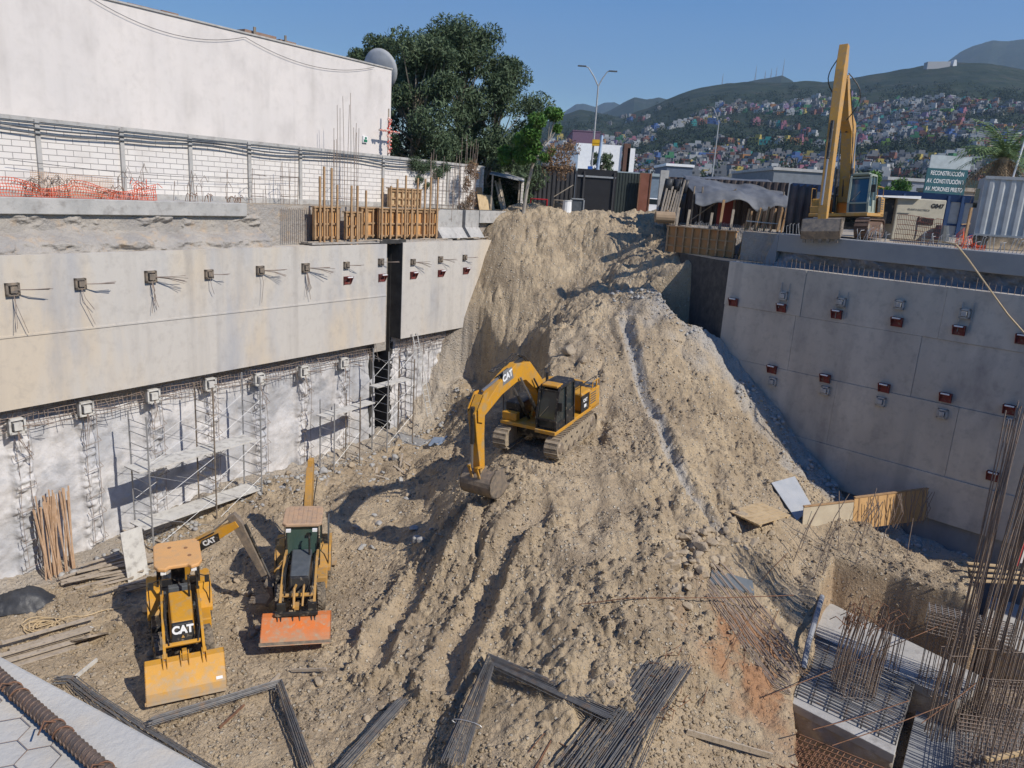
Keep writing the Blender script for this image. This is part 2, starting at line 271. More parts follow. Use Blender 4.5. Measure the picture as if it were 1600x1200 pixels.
def terrain(X, Y, full=False):
    ix = np.clip((X-GX[0])/(GX[1]-GX[0]), 0, len(GX)-1.001); iy = np.clip((Y-GY[0])/(GY[1]-GY[0]), 0, len(GY)-1.001)
    i = ix.astype(int); j = iy.astype(int); fx = ix-i; fy = iy-j
    Z = (ZB[j,i]*(1-fx)+ZB[j,i+1]*fx)*(1-fy)+(ZB[j+1,i]*(1-fx)+ZB[j+1,i+1]*fx)*fy
    wx = X + 1.2*(fbm(X*.3, Y*.3, 3, 5)-.5); wy = Y + 1.2*(fbm(X*.3, Y*.3, 3, 8)-.5)
    hd = segdist(wx, wy, HOLE, True); ins = inpoly(wx, wy, HOLE); sd_ = np.where(ins, hd, -hd)
    hole = sstep(-.12, .42, sd_)
    gd = segdist(X + .45*(fbm(X*.8, Y*.8, 3, 3)-.5), Y, GREY)
    rd = np.minimum(segdist(wx, wy, RUT[0]), segdist(wx, wy, RUT[1]))
    rut = 1-sstep(.15, .5, rd)
    floor_ = sstep(-13.2, -14.2, Z)
    rough = np.clip(sstep(.35, .65, fbm(X*.35, Y*.35, 3, 21)) * .95 + .10, 0, 1) * (1-.55*floor_)
    rough = np.maximum(rough, (sstep(.4, .7, rd)*(1-sstep(1.0, 1.6, rd))) * 1.35) * (1-.75*rut)
    n1 = fbm(X*.28, Y*.28, 4, 40)-.5; ridged = np.abs(fbm(X*.55+2, Y*.25, 4, 50)-.5)*2
    Z = Z + n1*.9*(1-.6*floor_) - (1-ridged)**3*.35*(1-floor_) + (fbm(X*1.4, Y*1.4, 4, 60)-.5)*.45*(.3+rough)
    rough = rough*(1-.7*sstep(9.5,11,X)*(1-sstep(18.5,19.5,X))*sstep(23.5,24.5,Y)*(1-sstep(28,29.5,Y)))
    rough = np.maximum(rough, .55*sstep(41.5,43,Y))
    d1, r1 = cells(X*1.6, Y*1.6, 3); d2, r2 = cells(X*3.7+.4*fbm(X*3, Y*3, 2, 4), Y*3.7, 7); d3, r3 = cells(X*8, Y*8, 9)
    Z = Z + np.where(r1 > .72, np.clip(.42-d1, 0, .2), 0)*.75*rough + np.clip(.5-d2, 0, .2)*.5*rough*np.where(r2 > .5, r2, .12) + np.clip(.5-d3, 0, .25)*.16*(.35+.65*rough)*(.2+r3) + (fbm(X*7, Y*7, 4, 77)-.5)*.10*(.35+rough)
    Z = Z - rut*.22 + (sstep(.35, .6, rd)*(1-sstep(.6, 1.1, rd)))*.22 - (1-sstep(.0, .3, gd))*.22 + sstep(.25,.4,gd)*(1-sstep(.4,.75,gd))*.1
    cwx = wx*.7+X*.3+.5*(fbm(X*1.6, Y*1.6, 3, 71)-.5); cwy = wy*.7+Y*.3+.5*(fbm(X*1.6, Y*1.6, 3, 72)-.5); cs = segdist(cwx, cwy, CUT, True); ci = inpoly(cwx, cwy, CUT); cutf = sstep(-.22, .25, np.where(ci, cs, -cs)); cz = -12.7 + .16*np.clip(Y-37, 0, 9) + (fbm(X*1.3, Y*1.3, 3, 91)-.5)*.7
    Z = Z*(1-cutf) + np.minimum(cz, Z)*cutf + cutf*(1-cutf)*4*(fbm(X*2.2, Y*2.2, 4, 34)-.5)*1.6
    hs_ = segdist(wx*.5+X*.5, wy*.5+Y*.5, HOL, True); hi_ = inpoly(wx*.5+X*.5, wy*.5+Y*.5, HOL); hf = sstep(-.3, .5, np.where(hi_, hs_, -hs_)); Z = Z*(1-hf)+np.minimum(-8.2, Z)*hf
    hz = -15.9 + (fbm(X*.8, Y*.8, 3, 90)-.5)*.6
    Z = Z*(1-hole) + np.minimum(hz, Z)*hole + np.where((hole > .05) & (hole < .95), (fbm(X*2, Y*2, 4, 33)-.5)*.8*hole*(1-hole)*4*.6, 0)
    Z = np.where(Y > 51.6, np.minimum(Z, -1.35), Z)
    if not full: return Z
    grey = np.clip((1-sstep(.1, .42, gd+.25*(fbm(X*2.5,Y*2.5,3,14)-.5)))*.8 + (1-sstep(.35,.6, rid2(X, Y)))*0, 0, 1)
    cr_ = X*.7071+Y*.7071; rub = sstep(31.2, 33.0, cr_ + (fbm(X*.9, Y*.9, 3, 12)-.5)*2.5)*sstep(26.5, 29, Y)*(1-sstep(38.5, 41, Y)); grey = np.maximum(grey, rub*.85)
    pl = X*-.8406+Y*.5417; grey = np.maximum(grey, sstep(26.3, 27.4, pl)*.5*(1-sstep(-9, -6, Z)))
    smooth = np.clip(rut + (1-rough)*.5 + .4*floor_, 0, 1)
    cx, cy = atz(1190, 1030, -13.4)[:2]; red = np.clip(1-np.hypot((X-cx)/3.0, (Y-cy)/3.3), 0, 1)*1.9*sstep(.38, .68, fbm(X*1.1, Y*1.1, 4, 15)); red = np.clip(red + hole*(1-hole)*1.2, 0, 1)
    return Z, grey, smooth, red
def rid2(X, Y): return np.ones(X.shape)
def gz(x, y, k=1):    # ground height, lightly smoothed
    a = np.array([x + dx for dx in (-.15,0,.15) for _ in range(3)]); b = np.array([y + dy for _ in range(3) for dy in (-.15,0,.15)]); return float(terrain(a, b).mean())
def hit(px, py, z0=-13, it=14):   # where the sight line through a surveyed pixel meets the dirt
    r = ray(px, py).normalized(); lo, hi = 8.0, 80.0; prev = None
    ts = np.linspace(12, 62, 400); p = np.array(r)[None,:]*ts[:,None]; z = terrain(p[:,0], p[:,1]); k = np.argmax(p[:,2] < z); return r*float(ts[k])
nxg, nyg = 1050, 900
gx = np.linspace(-19.5, 24.5, nxg); gy = 14.0*np.exp(np.linspace(0, math.log(53/14.0), nyg)); XX, YY = np.meshgrid(gx, gy)
ZZ, mg, ms, mr_ = terrain(XX, YY, True)
idx = np.arange(nxg*nyg).reshape(nyg, nxg); Q = np.stack([idx[:-1,:-1], idx[:-1,1:], idx[1:,1:], idx[1:,:-1]], -1).reshape(-1, 4)
xc = .5*(XX[:-1,:-1]+XX[1:,1:]).ravel(); yc = .5*(YY[:-1,:-1]+YY[1:,1:]).ravel()
keep = (xc*-.8406+yc*.5417 < 28.7) & ((xc+yc)*.7071 < 34.6+np.where(xc < 10.2, 9, 0)) ; Q = Q[keep]
m = bpy.data.materials.new('dirt'); m.use_nodes = True; t_, N_, L_, b_ = nodes_of(m); b_.inputs['Roughness'].default_value = .95; b_.inputs['Specular IOR Level'].default_value = .15
def dirt_nodes():
    geo = N_.new('ShaderNodeNewGeometry'); at = N_.new('ShaderNodeAttribute'); at.attribute_name = 'soil'; sp = N_.new('ShaderNodeSeparateColor'); L_.new(at.outputs['Color'], sp.inputs[0])
    def noi(s, d=8):
        n = N_.new('ShaderNodeTexNoise'); n.inputs['Scale'].default_value = s; n.inputs['Detail'].default_value = d; n.inputs['Roughness'].default_value = .65; L_.new(geo.outputs['Position'], n.inputs['Vector']); return n.outputs[0]
    def rng_(o, a, b, c=0, d=1):
        r = N_.new('ShaderNodeMapRange'); r.inputs[1].default_value = a; r.inputs[2].default_value = b; r.inputs[3].default_value = c; r.inputs[4].default_value = d; L_.new(o, r.inputs[0]); return r.outputs[0]
    def mix(f, a, c):
        x = N_.new('ShaderNodeMix'); x.data_type = 'RGBA'; L_.new(f, x.inputs[0])
        for k, v in ((6, a), (7, c)):
            if isinstance(v, tuple): x.inputs[k].default_value = (*v, 1)
            else: L_.new(v, x.inputs[k])
        return x.outputs[2]
    def mul(a, b):
        x = N_.new('ShaderNodeMath'); x.operation = 'MULTIPLY'; L_.new(a, x.inputs[0])
        if isinstance(b, float): x.inputs[1].default_value = b
        else: L_.new(b, x.inputs[1])
        return x.outputs[0]
    c = mix(rng_(noi(.35), .4, .6), (.50,.395,.262), (.335,.262,.178))
    c = mix(mul(sp.outputs[1], .55), c, (.47,.37,.255))
    c = mix(mul(rng_(noi(1.7), .45, .7), .6), c, (.215,.16,.105))
    v = N_.new('ShaderNodeTexVoronoi'); v.inputs['Scale'].default_value = 7; L_.new(geo.outputs['Position'], v.inputs['Vector']); vs = N_.new('ShaderNodeSeparateColor'); L_.new(v.outputs['Color'], vs.inputs[0])
    peb = mul(rng_(v.outputs['Distance'], .42, .25), rng_(vs.outputs[0], .72, .8)); c = mix(peb, c, (.52,.46,.37))
    v2 = N_.new('ShaderNodeTexVoronoi'); v2.inputs['Scale'].default_value = 19; L_.new(geo.outputs['Position'], v2.inputs['Vector']); vs2 = N_.new('ShaderNodeSeparateColor'); L_.new(v2.outputs['Color'], vs2.inputs[0])
    peb2 = mul(rng_(v2.outputs['Distance'], .45, .3), rng_(vs2.outputs[1], .7, .75)); c = mix(mul(peb2, .7), c, (.50,.43,.33))
    c = mix(mul(sp.outputs[2], .9), c, (.38,.205,.11))
    c = mix(mul(sp.outputs[0], rng_(noi(2.3), .3, .5, .55, 1)), c, (.40,.385,.36))
    L_.new(c, b_.inputs['Base Color'])
    bp = N_.new('ShaderNodeBump'); bp.inputs['Distance'].default_value = .11; bp.inputs['Strength'].default_value = 1
    ad = N_.new('ShaderNodeMath'); ad.operation = 'ADD'; L_.new(noi(9, 10), ad.inputs[0]); L_.new(mul(peb, .6), ad.inputs[1]); ad2 = N_.new('ShaderNodeMath'); ad2.operation = 'ADD'; L_.new(ad.outputs[0], ad2.inputs[0]); L_.new(mul(peb2, .35), ad2.inputs[1])
    L_.new(ad2.outputs[0], bp.inputs['Height']); L_.new(bp.outputs[0], b_.inputs['Normal'])
dirt_nodes(); MT['soil'] = m
og = fastmesh('dirt_ground', np.stack([XX, YY, ZZ], -1).reshape(-1, 3), Q, MT['soil']); tag(og, kind='structure')
ca = og.data.color_attributes.new('soil', 'FLOAT_COLOR', 'POINT'); ca.data.foreach_set('color', np.stack([mg, ms, mr_, np.ones_like(mg)], -1).astype(np.float32).ravel())
# ------------------------------------------------------------------ street level sheet with the pit cut out
from mathutils.geometry import tessellate_polygon
hole = [Lw(-18,28.55,0), Lw(43.6,28.55,0), Vector((9.4,51.0,0)), Vector((9.6,43.9,0)), Vector((13.5,43.9,0)), Rw(20.2,36.4,0), Rw(-36,35.6,0)]
outer = [Vector((-9000,-3000,0)), Vector((9000,-3000,0)), Vector((9000,9000,0)), Vector((-9000,9000,0))]
tri = tessellate_polygon([outer, hole[::-1]]); V = [(p.x, p.y, -1.2) for p in outer + hole[::-1]]
tag(mkobj('street_ground', V, [tuple(t) for t in tri], MT['dirt']), kind='structure')
nh = len(hole); tag(mkobj('ground_edge', [(p.x, p.y, z) for z in (-1.203, -9) for p in hole], [(i, (i+1) % nh, nh+(i+1) % nh, nh+i) for i in range(nh)], MT['rough']), kind='structure')
# shelf below the right hand formwork, and the dark return face of the pit
b = MB(); b.slab([Rw(19.35,33.95,0), (8.9,42.4), (8.9,44.2), (14.5,44.2), Rw(18,36.5,0), Rw(18,34.2,0)], -12, -2.66); tag(b.build('concrete_shelf', pm('recess_shade_black', (.05,.05,.053), (.09,.088,.085), 3, .9, .05, 6)), kind='structure')  # near-black puts the recess's shade and dark mesh into the colour
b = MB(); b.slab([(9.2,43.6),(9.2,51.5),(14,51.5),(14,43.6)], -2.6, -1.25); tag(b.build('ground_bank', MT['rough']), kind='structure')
# ------------------------------------------------------------------ left retaining wall
def wbox(b, t0, t1, p0, p1, z0, z1, W=Lw):
    return b.hexa([W(t0,p0,z0), W(t1,p0,z0), W(t1,p1,z0), W(t0,p1,z0)], [W(t0,p0,z1), W(t1,p0,z1), W(t1,p1,z1), W(t0,p1,z1)])
def wgrid(name, t0, t1, z0, z1, fn, mat, parent, nt_, nz_, W=Lw, smooth=True):   # rough sheet on a wall plane, p = fn(t, z)
    T, Z = np.meshgrid(np.linspace(t0, t1, nt_), np.linspace(z0, z1, nz_)); P, Z2 = fn(T, Z)
    n_, d_ = (NL, DL) if W is Lw else (NR, DR); V = np.stack([n_.x*P+d_.x*T, n_.y*P+d_.y*T, Z2], -1).reshape(-1, 3)
    i = np.arange(nt_*nz_).reshape(nz_, nt_); Qd = np.stack([i[:-1,:-1], i[:-1,1:], i[1:,1:], i[1:,:-1]], -1).reshape(-1, 4)
    mi = np.array(wmat(parent).inverted()); V = V @ mi[:3,:3].T + mi[:3,3]
    o = fastmesh(name, V, Qd, mat, smooth=smooth); o.parent = parent; return o
LT = thing('retaining_wall', 'long pale concrete retaining wall with anchor plates on the left side of the pit', 'wall', tuple(Lw(20,27.5,-14)))
stain = pm('stained_concrete', (.55,.475,.375), (.52,.485,.435), .3, .9, .012, 8, c3=(.37,.37,.38), s3=.42, stretch=(1,1,.3), lo=.42, hi=.54, streak=((.30,.27,.24), 1.5, .6))
b = MB(); wbox(b, 2, 29.8, 27.5, 28.3, -8.2, -3.0); wbox(b, 2, 29.8, 27.47, 27.5, -5.72, -5.66); b.build('concrete_panel', stain, LT)
b = MB(); wbox(b, 31.05, 42.5, 27.5, 28.3, -8.2, -2.95); b.build('concrete_panel', stain, LT)
AT = [onL(px, py, 28.2).dot(DL) for px, py in [(25,665),(133,638),(238,618),(327,600),(404,592),(474,580),(536,567)]]
def shot(T, Z):
    p = 28.25 + (fbm(T*.45, Z*.45, 4, 5)-.5)*.55 + (fbm(T*2, Z*2, 3, 6)-.5)*.12
    for a in AT:
        w_ = 1-sstep(.28, .45, np.abs(T-a+(fbm(T*1.5, Z*1.5, 2, 9)-.5)*.2)); p = p - w_*(.16+(fbm(T*6, Z*6, 3, 2)-.5)*.35)
    return p + sstep(-9.2, -8.5, Z)*.35, Z
wgrid('shotcrete_face', 2, 29.9, -15.6, -8.1, shot, MT['shot'], LT, 480, 140)
wgrid('shotcrete_face', 31.1, 42, -15.6, -8.1, lambda T, Z: (28.3+(fbm(T*3, Z*3, 4, 15)-.5)*.35, Z), MT['shot'], LT, 170, 120)
b = MB()   # slot between the two panels, made deep, lidded and near-black for its shade
wbox(b, 29.5, 29.8, 28.3, 36, -15.5, -3); wbox(b, 31.0, 31.3, 28.3, 36, -15.5, -2.95); wbox(b, 31.02, 31.046, 27.52, 28.3, -8.2, -2.97); wbox(b, 29.5, 31.3, 36, 36.3, -15.5, -2.9); wbox(b, 29.4, 31.4, 27.6, 36.3, -3.0, -2.8); b.build('slot', pm('slot_shade_black', (.035,.034,.033), (.06,.057,.053), 2, .9), LT)
b = MB()   # rebar fringe under the upper panels
for t0, t1 in ((2, 29.7), (31.1, 36)):
    for k in range(7):
        z = -8.28-.13*k; b.tube([Lw(t, 27.85+.05*math.sin(t*3+k)+.05*(k % 2), z+.04*math.sin(t*1.7+k*2)) for t in np.arange(t0, t1, .8)], .014, 4)
    for t in np.arange(t0, t1, .17):
        l = random.uniform(.5, 1.25); j = random.uniform(-.12, .12); b.tube([Lw(t, 27.75+random.uniform(0,.25), -8.2), Lw(t+j*.3, 27.85, -8.2-l*.6), Lw(t+j, 27.8+random.uniform(-.12,.12), -8.2-l)], .012, 4)
b.build('rebar_fringe', MT['rebar'], LT)
b = MB()
for k, a in enumerate(AT):
    for z in np.arange(-14.2, -9.6, 1.0):
        zz = z+random.uniform(-.1,.1); b.tube([Lw(a-.3, 28.0, zz+.14), Lw(a-.3, 27.78, zz), Lw(a+.3, 27.78, zz+.1), Lw(a+.3, 28.0, zz+.2)], .014, 4)
    for q in (-.2, .2): b.tube([Lw(a+q+random.uniform(-.05,.05), 27.9, z) for z in (-14.3,-13,-12,-11,-10,-9)], .012, 4)
for t in np.arange(31.5, 35, .5): b.tube([Lw(t, 27.9, z) for z in (-13.5,-11,-8.3)], .014, 4)
b.build('wall_ties', MT['rebar'], LT)
def anchor(pt, n_, dwn, mat, par, W, sc=1., strands=5, side=1, fall=True):
    t0 = pt.dot(DL if W is Lw else DR); p0 = pt.dot(n_); z = pt.z; s = .26*sc; b = MB()
    for a0, a1, c0, c1 in ((-s,s,s-.07,s),(-s,s,-s,-s+.07),(-s,-s+.07,-s,s),(s-.07,s,-s,s)): wbox(b, t0+a0, t0+a1, p0-.13, p0+.05, z+c0, z+c1, W)
    wbox(b, t0-.13*sc, t0+.13*sc, p0-.2, p0, z-.13*sc, z+.13*sc, W); o = b.build('anchor_plate', mat, par)
    if strands:
        b = MB()
        for k in range(strands):
            L1 = random.uniform(.8, 1.1)*side; dz = random.uniform(-.3,.05) if fall else random.uniform(-.02,.05)
            b.tube([W(t0, p0-.15, z), W(t0+L1*.5, p0-.35+random.uniform(-.05,.05), z+dz*.3), W(t0+L1, p0-.45+random.uniform(-.1,.1), z+dz)], .011, 4)
        for k in range(dwn): b.tube([W(t0, p0-.12, z-.1), W(t0+random.uniform(-.05,.1), p0-.2, z-.5), W(t0+random.uniform(-.1,.4), p0-.15, z-random.uniform(.8,1.5))], .011, 4)
        b.build('strand', MT['rebar'], o)
    return o
for k, (px, py) in enumerate([(18,452),(124,443),(234,432),(325,428),(405,422),(476,418),(540,414),(594,409),(644,409),(687,405),(725,402)]):
    anchor(onL(px, py), NL, (3,2,5,1,1,6,0,0,0,0,0)[k], MT['steel'], LT, Lw, (.82,.74,.86,.7,.72,.78,.62,.66,.6,.64,.6)[k], (4,5,6,3,6,7,3,4,5,4,3)[k], (1,1.1,1.2,.7,1.1,1.3,.8,1,1,.9,.8)[k], k in (2,4,5,8,9))
for px, py in [(25,665),(133,638),(238,618),(327,600),(404,592),(474,580),(536,567)]: anchor(onL(px, py, 27.75), NL, 4, MT['board'], LT, Lw, 1.05, 3)
def red_bracket(pt, n_, W, par, s=1):
    t0 = pt.dot(DL if W is Lw else DR); p0 = pt.dot(n_); z = pt.z; b = MB(); d_ = .26*s
    for q in (-.24*s, .24*s-.03): b.hexa([W(t0+q,p0,z-.2),W(t0+q+.03,p0,z-.2),W(t0+q+.03,p0-.06,z-.2),W(t0+q,p0-.06,z-.2)], [W(t0+q,p0,z+.2),W(t0+q+.03,p0,z+.2),W(t0+q+.03,p0-d_,z+.2),W(t0+q,p0-d_,z+.2)])
    wbox(b, t0-.24*s, t0+.24*s, p0-.03, p0-.002, z-.2, z+.2, W); wbox(b, t0-.18*s, t0+.18*s, p0-d_, p0-.03, z+.12, z+.15, W)
    o = b.build('support_bracket', MT['redpaint'], par); b = MB(); wbox(b, t0-.17*s, t0+.17*s, p0-d_-.01, p0-d_+.06, z+.152, z+.2, W); b.build('wedge', MT['white'], o)
for px, py in [(542,438),(596,434),(645,430),(688,427),(727,423)]: red_bracket(onL(px, py), NL, Lw, LT)
# ------------------------------------------------------------------ cap beam and broken ground above the left wall
cap = thing('cap_beam', 'weathered concrete kerb beam with crumbling earth under it above the left retaining wall', 'beam', tuple(Lw(12,29,-1.8)))
b = MB(); wbox(b, 2, 21.8, 28.35, 29.9, -1.72, -1.16); b.build('kerb', MT['conc'], cap, bevel=.03)
def rub(T, Z):
    u = (Z+3.3)/1.6; p = 28.62 - .0*u - .9*(1-sstep(-2.75, -2.2, Z)) + (fbm(T*1.1, Z*2.2, 4, 3)-.5)*.7 + (fbm(T*5, Z*5, 3, 8)-.5)*.16
    return np.maximum(p, 27.62), Z
wgrid('crumbling_earth', 2, 22.5, -3.15, -1.6, rub, MT['rough'], cap, 460, 60)
# ------------------------------------------------------------------ right retaining wall
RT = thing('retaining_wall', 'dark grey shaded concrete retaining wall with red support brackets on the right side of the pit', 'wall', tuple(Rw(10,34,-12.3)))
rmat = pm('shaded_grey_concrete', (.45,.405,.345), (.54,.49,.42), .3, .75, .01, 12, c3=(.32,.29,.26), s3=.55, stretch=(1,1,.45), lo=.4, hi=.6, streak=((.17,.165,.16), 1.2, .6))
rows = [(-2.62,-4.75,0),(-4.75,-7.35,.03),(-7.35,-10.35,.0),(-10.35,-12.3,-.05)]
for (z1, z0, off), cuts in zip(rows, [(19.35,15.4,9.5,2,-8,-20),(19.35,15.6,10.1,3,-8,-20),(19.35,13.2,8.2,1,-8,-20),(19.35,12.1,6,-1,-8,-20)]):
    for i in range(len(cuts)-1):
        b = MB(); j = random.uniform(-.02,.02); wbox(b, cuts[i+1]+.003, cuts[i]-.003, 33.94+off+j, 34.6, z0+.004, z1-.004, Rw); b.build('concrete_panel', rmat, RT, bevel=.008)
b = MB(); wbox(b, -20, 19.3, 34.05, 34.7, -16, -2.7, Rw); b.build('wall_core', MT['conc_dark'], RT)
for px, py in [(1147,472),(1222,481),(1308,491),(1402,503),(1499,516),(1598,530),(1207,577),(1290,591),(1382,606),(1478,621),(1578,640),(1552,744)]: red_bracket(onR(px, py), NR, Rw, RT, .95)
for px, py in [(1225,462),(1315,472),(1406,476),(1508,490),(1290,610),(1377,627),(1473,646),(1578,660),(1208,596)]: 
    anchor(onR(px, py), NR, 0, MT['conc'], RT, Rw, .75, 0)
b = MB()
for px, py in [(1228,452),(1318,466),(1512,484)]:
    p = onR(px, py); t0 = p.dot(DR)
    for q in (-.2,.2): b.beam(Rw(t0+q, 33.88, p.z+.3), Rw(t0+q, 33.88, p.z-.9), .03, .03)
b.build('hanger', MT['galv'], RT)
b = MB()
for t in np.arange(-4, 19.2, .22): b.tube([Rw(t, 34.1, -2.7), Rw(t+random.uniform(-.03,.03), 34.05, -2.62+random.uniform(.2,.5))], .012, 4)
b.build('starter_bars', MT['rebar'], RT)
cb = thing('cap_beam', 'grey concrete kerb beam with dark rough concrete below it above the right retaining wall', 'beam', tuple(Rw(8,34.8,-1.9)))
b = MB(); wbox(b, -20, 17.4, 34.75, 35.7, -1.95, -1.12, Rw); b.build('kerb', pm('kerb_concrete', (.33,.32,.31), (.27,.27,.27), .8, .85, .01, 10), cb, bevel=.03)
rgm = pm('dark_rough_concrete', (.15,.15,.16), (.22,.21,.21), 1.5, .95, .08, 5, c3=(.30,.30,.30), s3=1.1)
wgrid('broken_concrete', -20, 17.5, -2.75, -1.9, lambda T, Z: (35.0-.5*(1-sstep(-2.7,-2.35,Z))+(fbm(T*1.5, Z*2, 4, 3)-.5)*.7+(fbm(T*6,Z*6,3,8)-.5)*.15, Z), rgm, cb, 500, 24, Rw)
b = MB(); b.hexa([Rw(17.4,34.75,-2.9),Rw(18.1,34.75,-2.9),Rw(18.1,35.6,-2.9),Rw(17.4,35.6,-2.9)], [Rw(17.4,34.75,-1.14),Rw(17.5,34.75,-1.14),Rw(17.5,35.6,-1.14),Rw(17.4,35.6,-1.14)]); b.build('kerb_end', MT['conc_dark'], cb)
b = MB()
for t in np.concatenate([np.arange(15.6, 17.3, .16), np.arange(12.6, 13.9, .1), np.arange(6.9, 11.2, .13), np.arange(4, 5.6, .12)]):
    h = random.uniform(.35,.6); l = random.uniform(-.15,.15); b.tube([Rw(t, 35.1, -1.15), Rw(t+l, 35.1, -1.15+h), Rw(t+l*1.5, 35.3, -1.15+h+.02)], .014, 4)
b.build('starter_bars', MT['galv'], cb)
hs = [onR(1494,382,34.6), onR(1512,404,34.6), onR(1545,450,33.6), onR(1575,492,33.7), onR(1600,520,33.7), onR(1640,560,33.75)]
b = MB(); b.tube([onR(1440,374,36.0), onR(1470,377,35.3)] + hs, .035, 6); tag(b.build('hose', MT['rope'], origin=tuple(hs[0])), 'tan hose draped over the kerb and hanging down the dark right wall', 'hose')
# ------------------------------------------------------------------ white block boundary wall (left)
FW = thing('boundary_wall', 'long white painted block wall with concrete posts above the left side of the pit', 'wall', tuple(Lw(25,30,-1.2)))
bm_ = bpy.data.materials.new('painted_blocks'); bm_.use_nodes = True; t_, N_, L_, b_ = nodes_of(bm_)
def blocks():
    tc = N_.new('ShaderNodeTexCoord'); br = N_.new('ShaderNodeTexBrick'); br.inputs['Scale'].default_value = 1; br.inputs['Brick Width'].default_value = .6; br.inputs['Row Height'].default_value = .215
    br.inputs['Mortar Size'].default_value = .011; br.inputs['Mortar Smooth'].default_value = .2; br.inputs['Color1'].default_value = (.70,.66,.61,1); br.inputs['Color2'].default_value = (.64,.60,.56,1); br.inputs['Mortar'].default_value = (.27,.25,.24,1)
    sp = N_.new('ShaderNodeSeparateXYZ'); cm = N_.new('ShaderNodeCombineXYZ'); L_.new(tc.outputs['Object'], sp.inputs[0]); L_.new(sp.outputs[0], cm.inputs[0]); L_.new(sp.outputs[2], cm.inputs[1]); L_.new(cm.outputs[0], br.inputs[0])
    n = N_.new('ShaderNodeTexNoise'); n.inputs['Scale'].default_value = .8; n.inputs['Detail'].default_value = 8; L_.new(tc.outputs['Object'], n.inputs[0])
    r = N_.new('ShaderNodeMapRange'); r.inputs[1].default_value = .55; r.inputs[2].default_value = .75; r.inputs[4].default_value = .5; L_.new(n.outputs[0], r.inputs[0])
    mx = N_.new('ShaderNodeMix'); mx.data_type = 'RGBA'; L_.new(r.outputs[0], mx.inputs[0]); L_.new(br.outputs[0], mx.inputs[6]); mx.inputs[7].default_value = (.5,.46,.42,1)
    L_.new(mx.outputs[2], b_.inputs[0]); b_.inputs['Roughness'].default_value = .9
    bp = N_.new('ShaderNodeBump'); bp.inputs['Distance'].default_value = .01; L_.new(br.outputs['Fac'], bp.inputs['Height']); bp.invert = True; L_.new(bp.outputs[0], b_.inputs['Normal'])
blocks()
FW.rotation_euler = (0, 0, math.atan2(DL.y, DL.x))
def fl(o_t, p, z): return Lw(o_t, p, z)
b = MB(); wbox(b, 3, 41.6, 30.0, 30.2, -1.2, 1.42); b.build('block_face', bm_, FW)
b = MB(); wbox(b, 3, 41.65, 29.96, 30.24, 1.42, 1.56); wbox(b, 3, 41.6, 29.94, 29.998, -1.19, -.95); b.build('coping', MT['conc'], FW)
pt_ = [onL(px, 240, 30).dot(DL) for px in (-60,60,190,296,388,468,598,655,700,752)]
for t in pt_:
    b = MB(); wbox(b, t-.08, t+.08, 29.9, 29.998, -1.2, 1.5); b.build('post', MT['conc'], FW)
b = MB()
for z, r_, q in ((1.22,.035,29.86),(1.05,.03,29.86)):
    pts = [Lw(t, q, z + .1*math.sin(t*.7)*abs(math.sin(t*.35))-.02*math.cos(t)) for t in np.arange(3, 36, .7)]; b.tube(pts, r_, 6)
b.tube([Lw(t, 29.9, 1.36) for t in np.arange(3, 41, 2)], .03, 6); b.build('conduit', MT['dgrey'], FW)
b = MB(); pts = [Lw(t, 29.7, .05-.25*math.sin((t-13)*.25)) for t in np.arange(13, 26, .8)]; b.tube(pts, .01, 4); b.build('wire', MT['black'], FW)
# ------------------------------------------------------------------ big white building behind it
WB = thing('warehouse', 'large windowless white plastered building behind the block wall at upper left', 'building', tuple(Lw(25,31.2,-1.2)))
tE = onL(612, 108, 31.2).dot(DL); zT = 6.28
b = MB(); wbox(b, -10, tE, 31.2, 52, -1.2, zT); b.build('wall', MT['plaster'], WB)
b = MB(); wbox(b, -10, tE+.04, 31.14, 31.5, zT, zT+.07); wbox(b, tE-.36, tE+.04, 31.5, 52, zT, zT+.07); b.build('parapet', MT['conc'], WB)
b = MB()
for px in (205,258,300,385,440):
    t = onL(px, 60, 31.4).dot(DL); l = random.uniform(.6,2.2); wbox(b, t, t+l, 31.5, 32.3, zT+.07, zT+random.uniform(.1,.28))
b.build('roof_sheet', pm('rust_roof', (.20,.12,.09), (.28,.2,.15), 2), WB)
b = MB(); q = onL(398, 55, 31.35); b.cyl(q, q+Vector((0,0,.35)), .07); q = onL(446, 66, 31.35); b.cyl(q, q+Vector((0,0,.3)), .06); b.build('vent_pipe', MT['steel'], WB)
def sag(p0, p1, s, n=14): return [p0.lerp(p1, k/n)-Vector((0,0,4*s*(k/n)*(1-k/n))) for k in range(n+1)]
b = MB(); b.tube(sag(onL(140,-5,31.1), onL(383,58,31.1), .62)+sag(onL(383,58,31.1), onL(585,105,31.1), .62)[1:], .011, 4); b.build('cable', MT['black'], WB)
b = MB(); t = onL(570,218,31.15).dot(DL); z = onL(570,218,31.15).z; wbox(b, t-.17, t+.17, 31.1, 31.198, z-.17, z+.17); sg = b.build('notice_sign', MT['white'], WB)
b = MB(); wbox(b, t-.13, t+.13, 31.08, 31.098, z-.13, z+.0); wbox(b, t-.05, t+.09, 31.08, 31.098, z+.03, z+.13); b.build('sign_print', simple('sign_green', (.02,.18,.1)), sg)
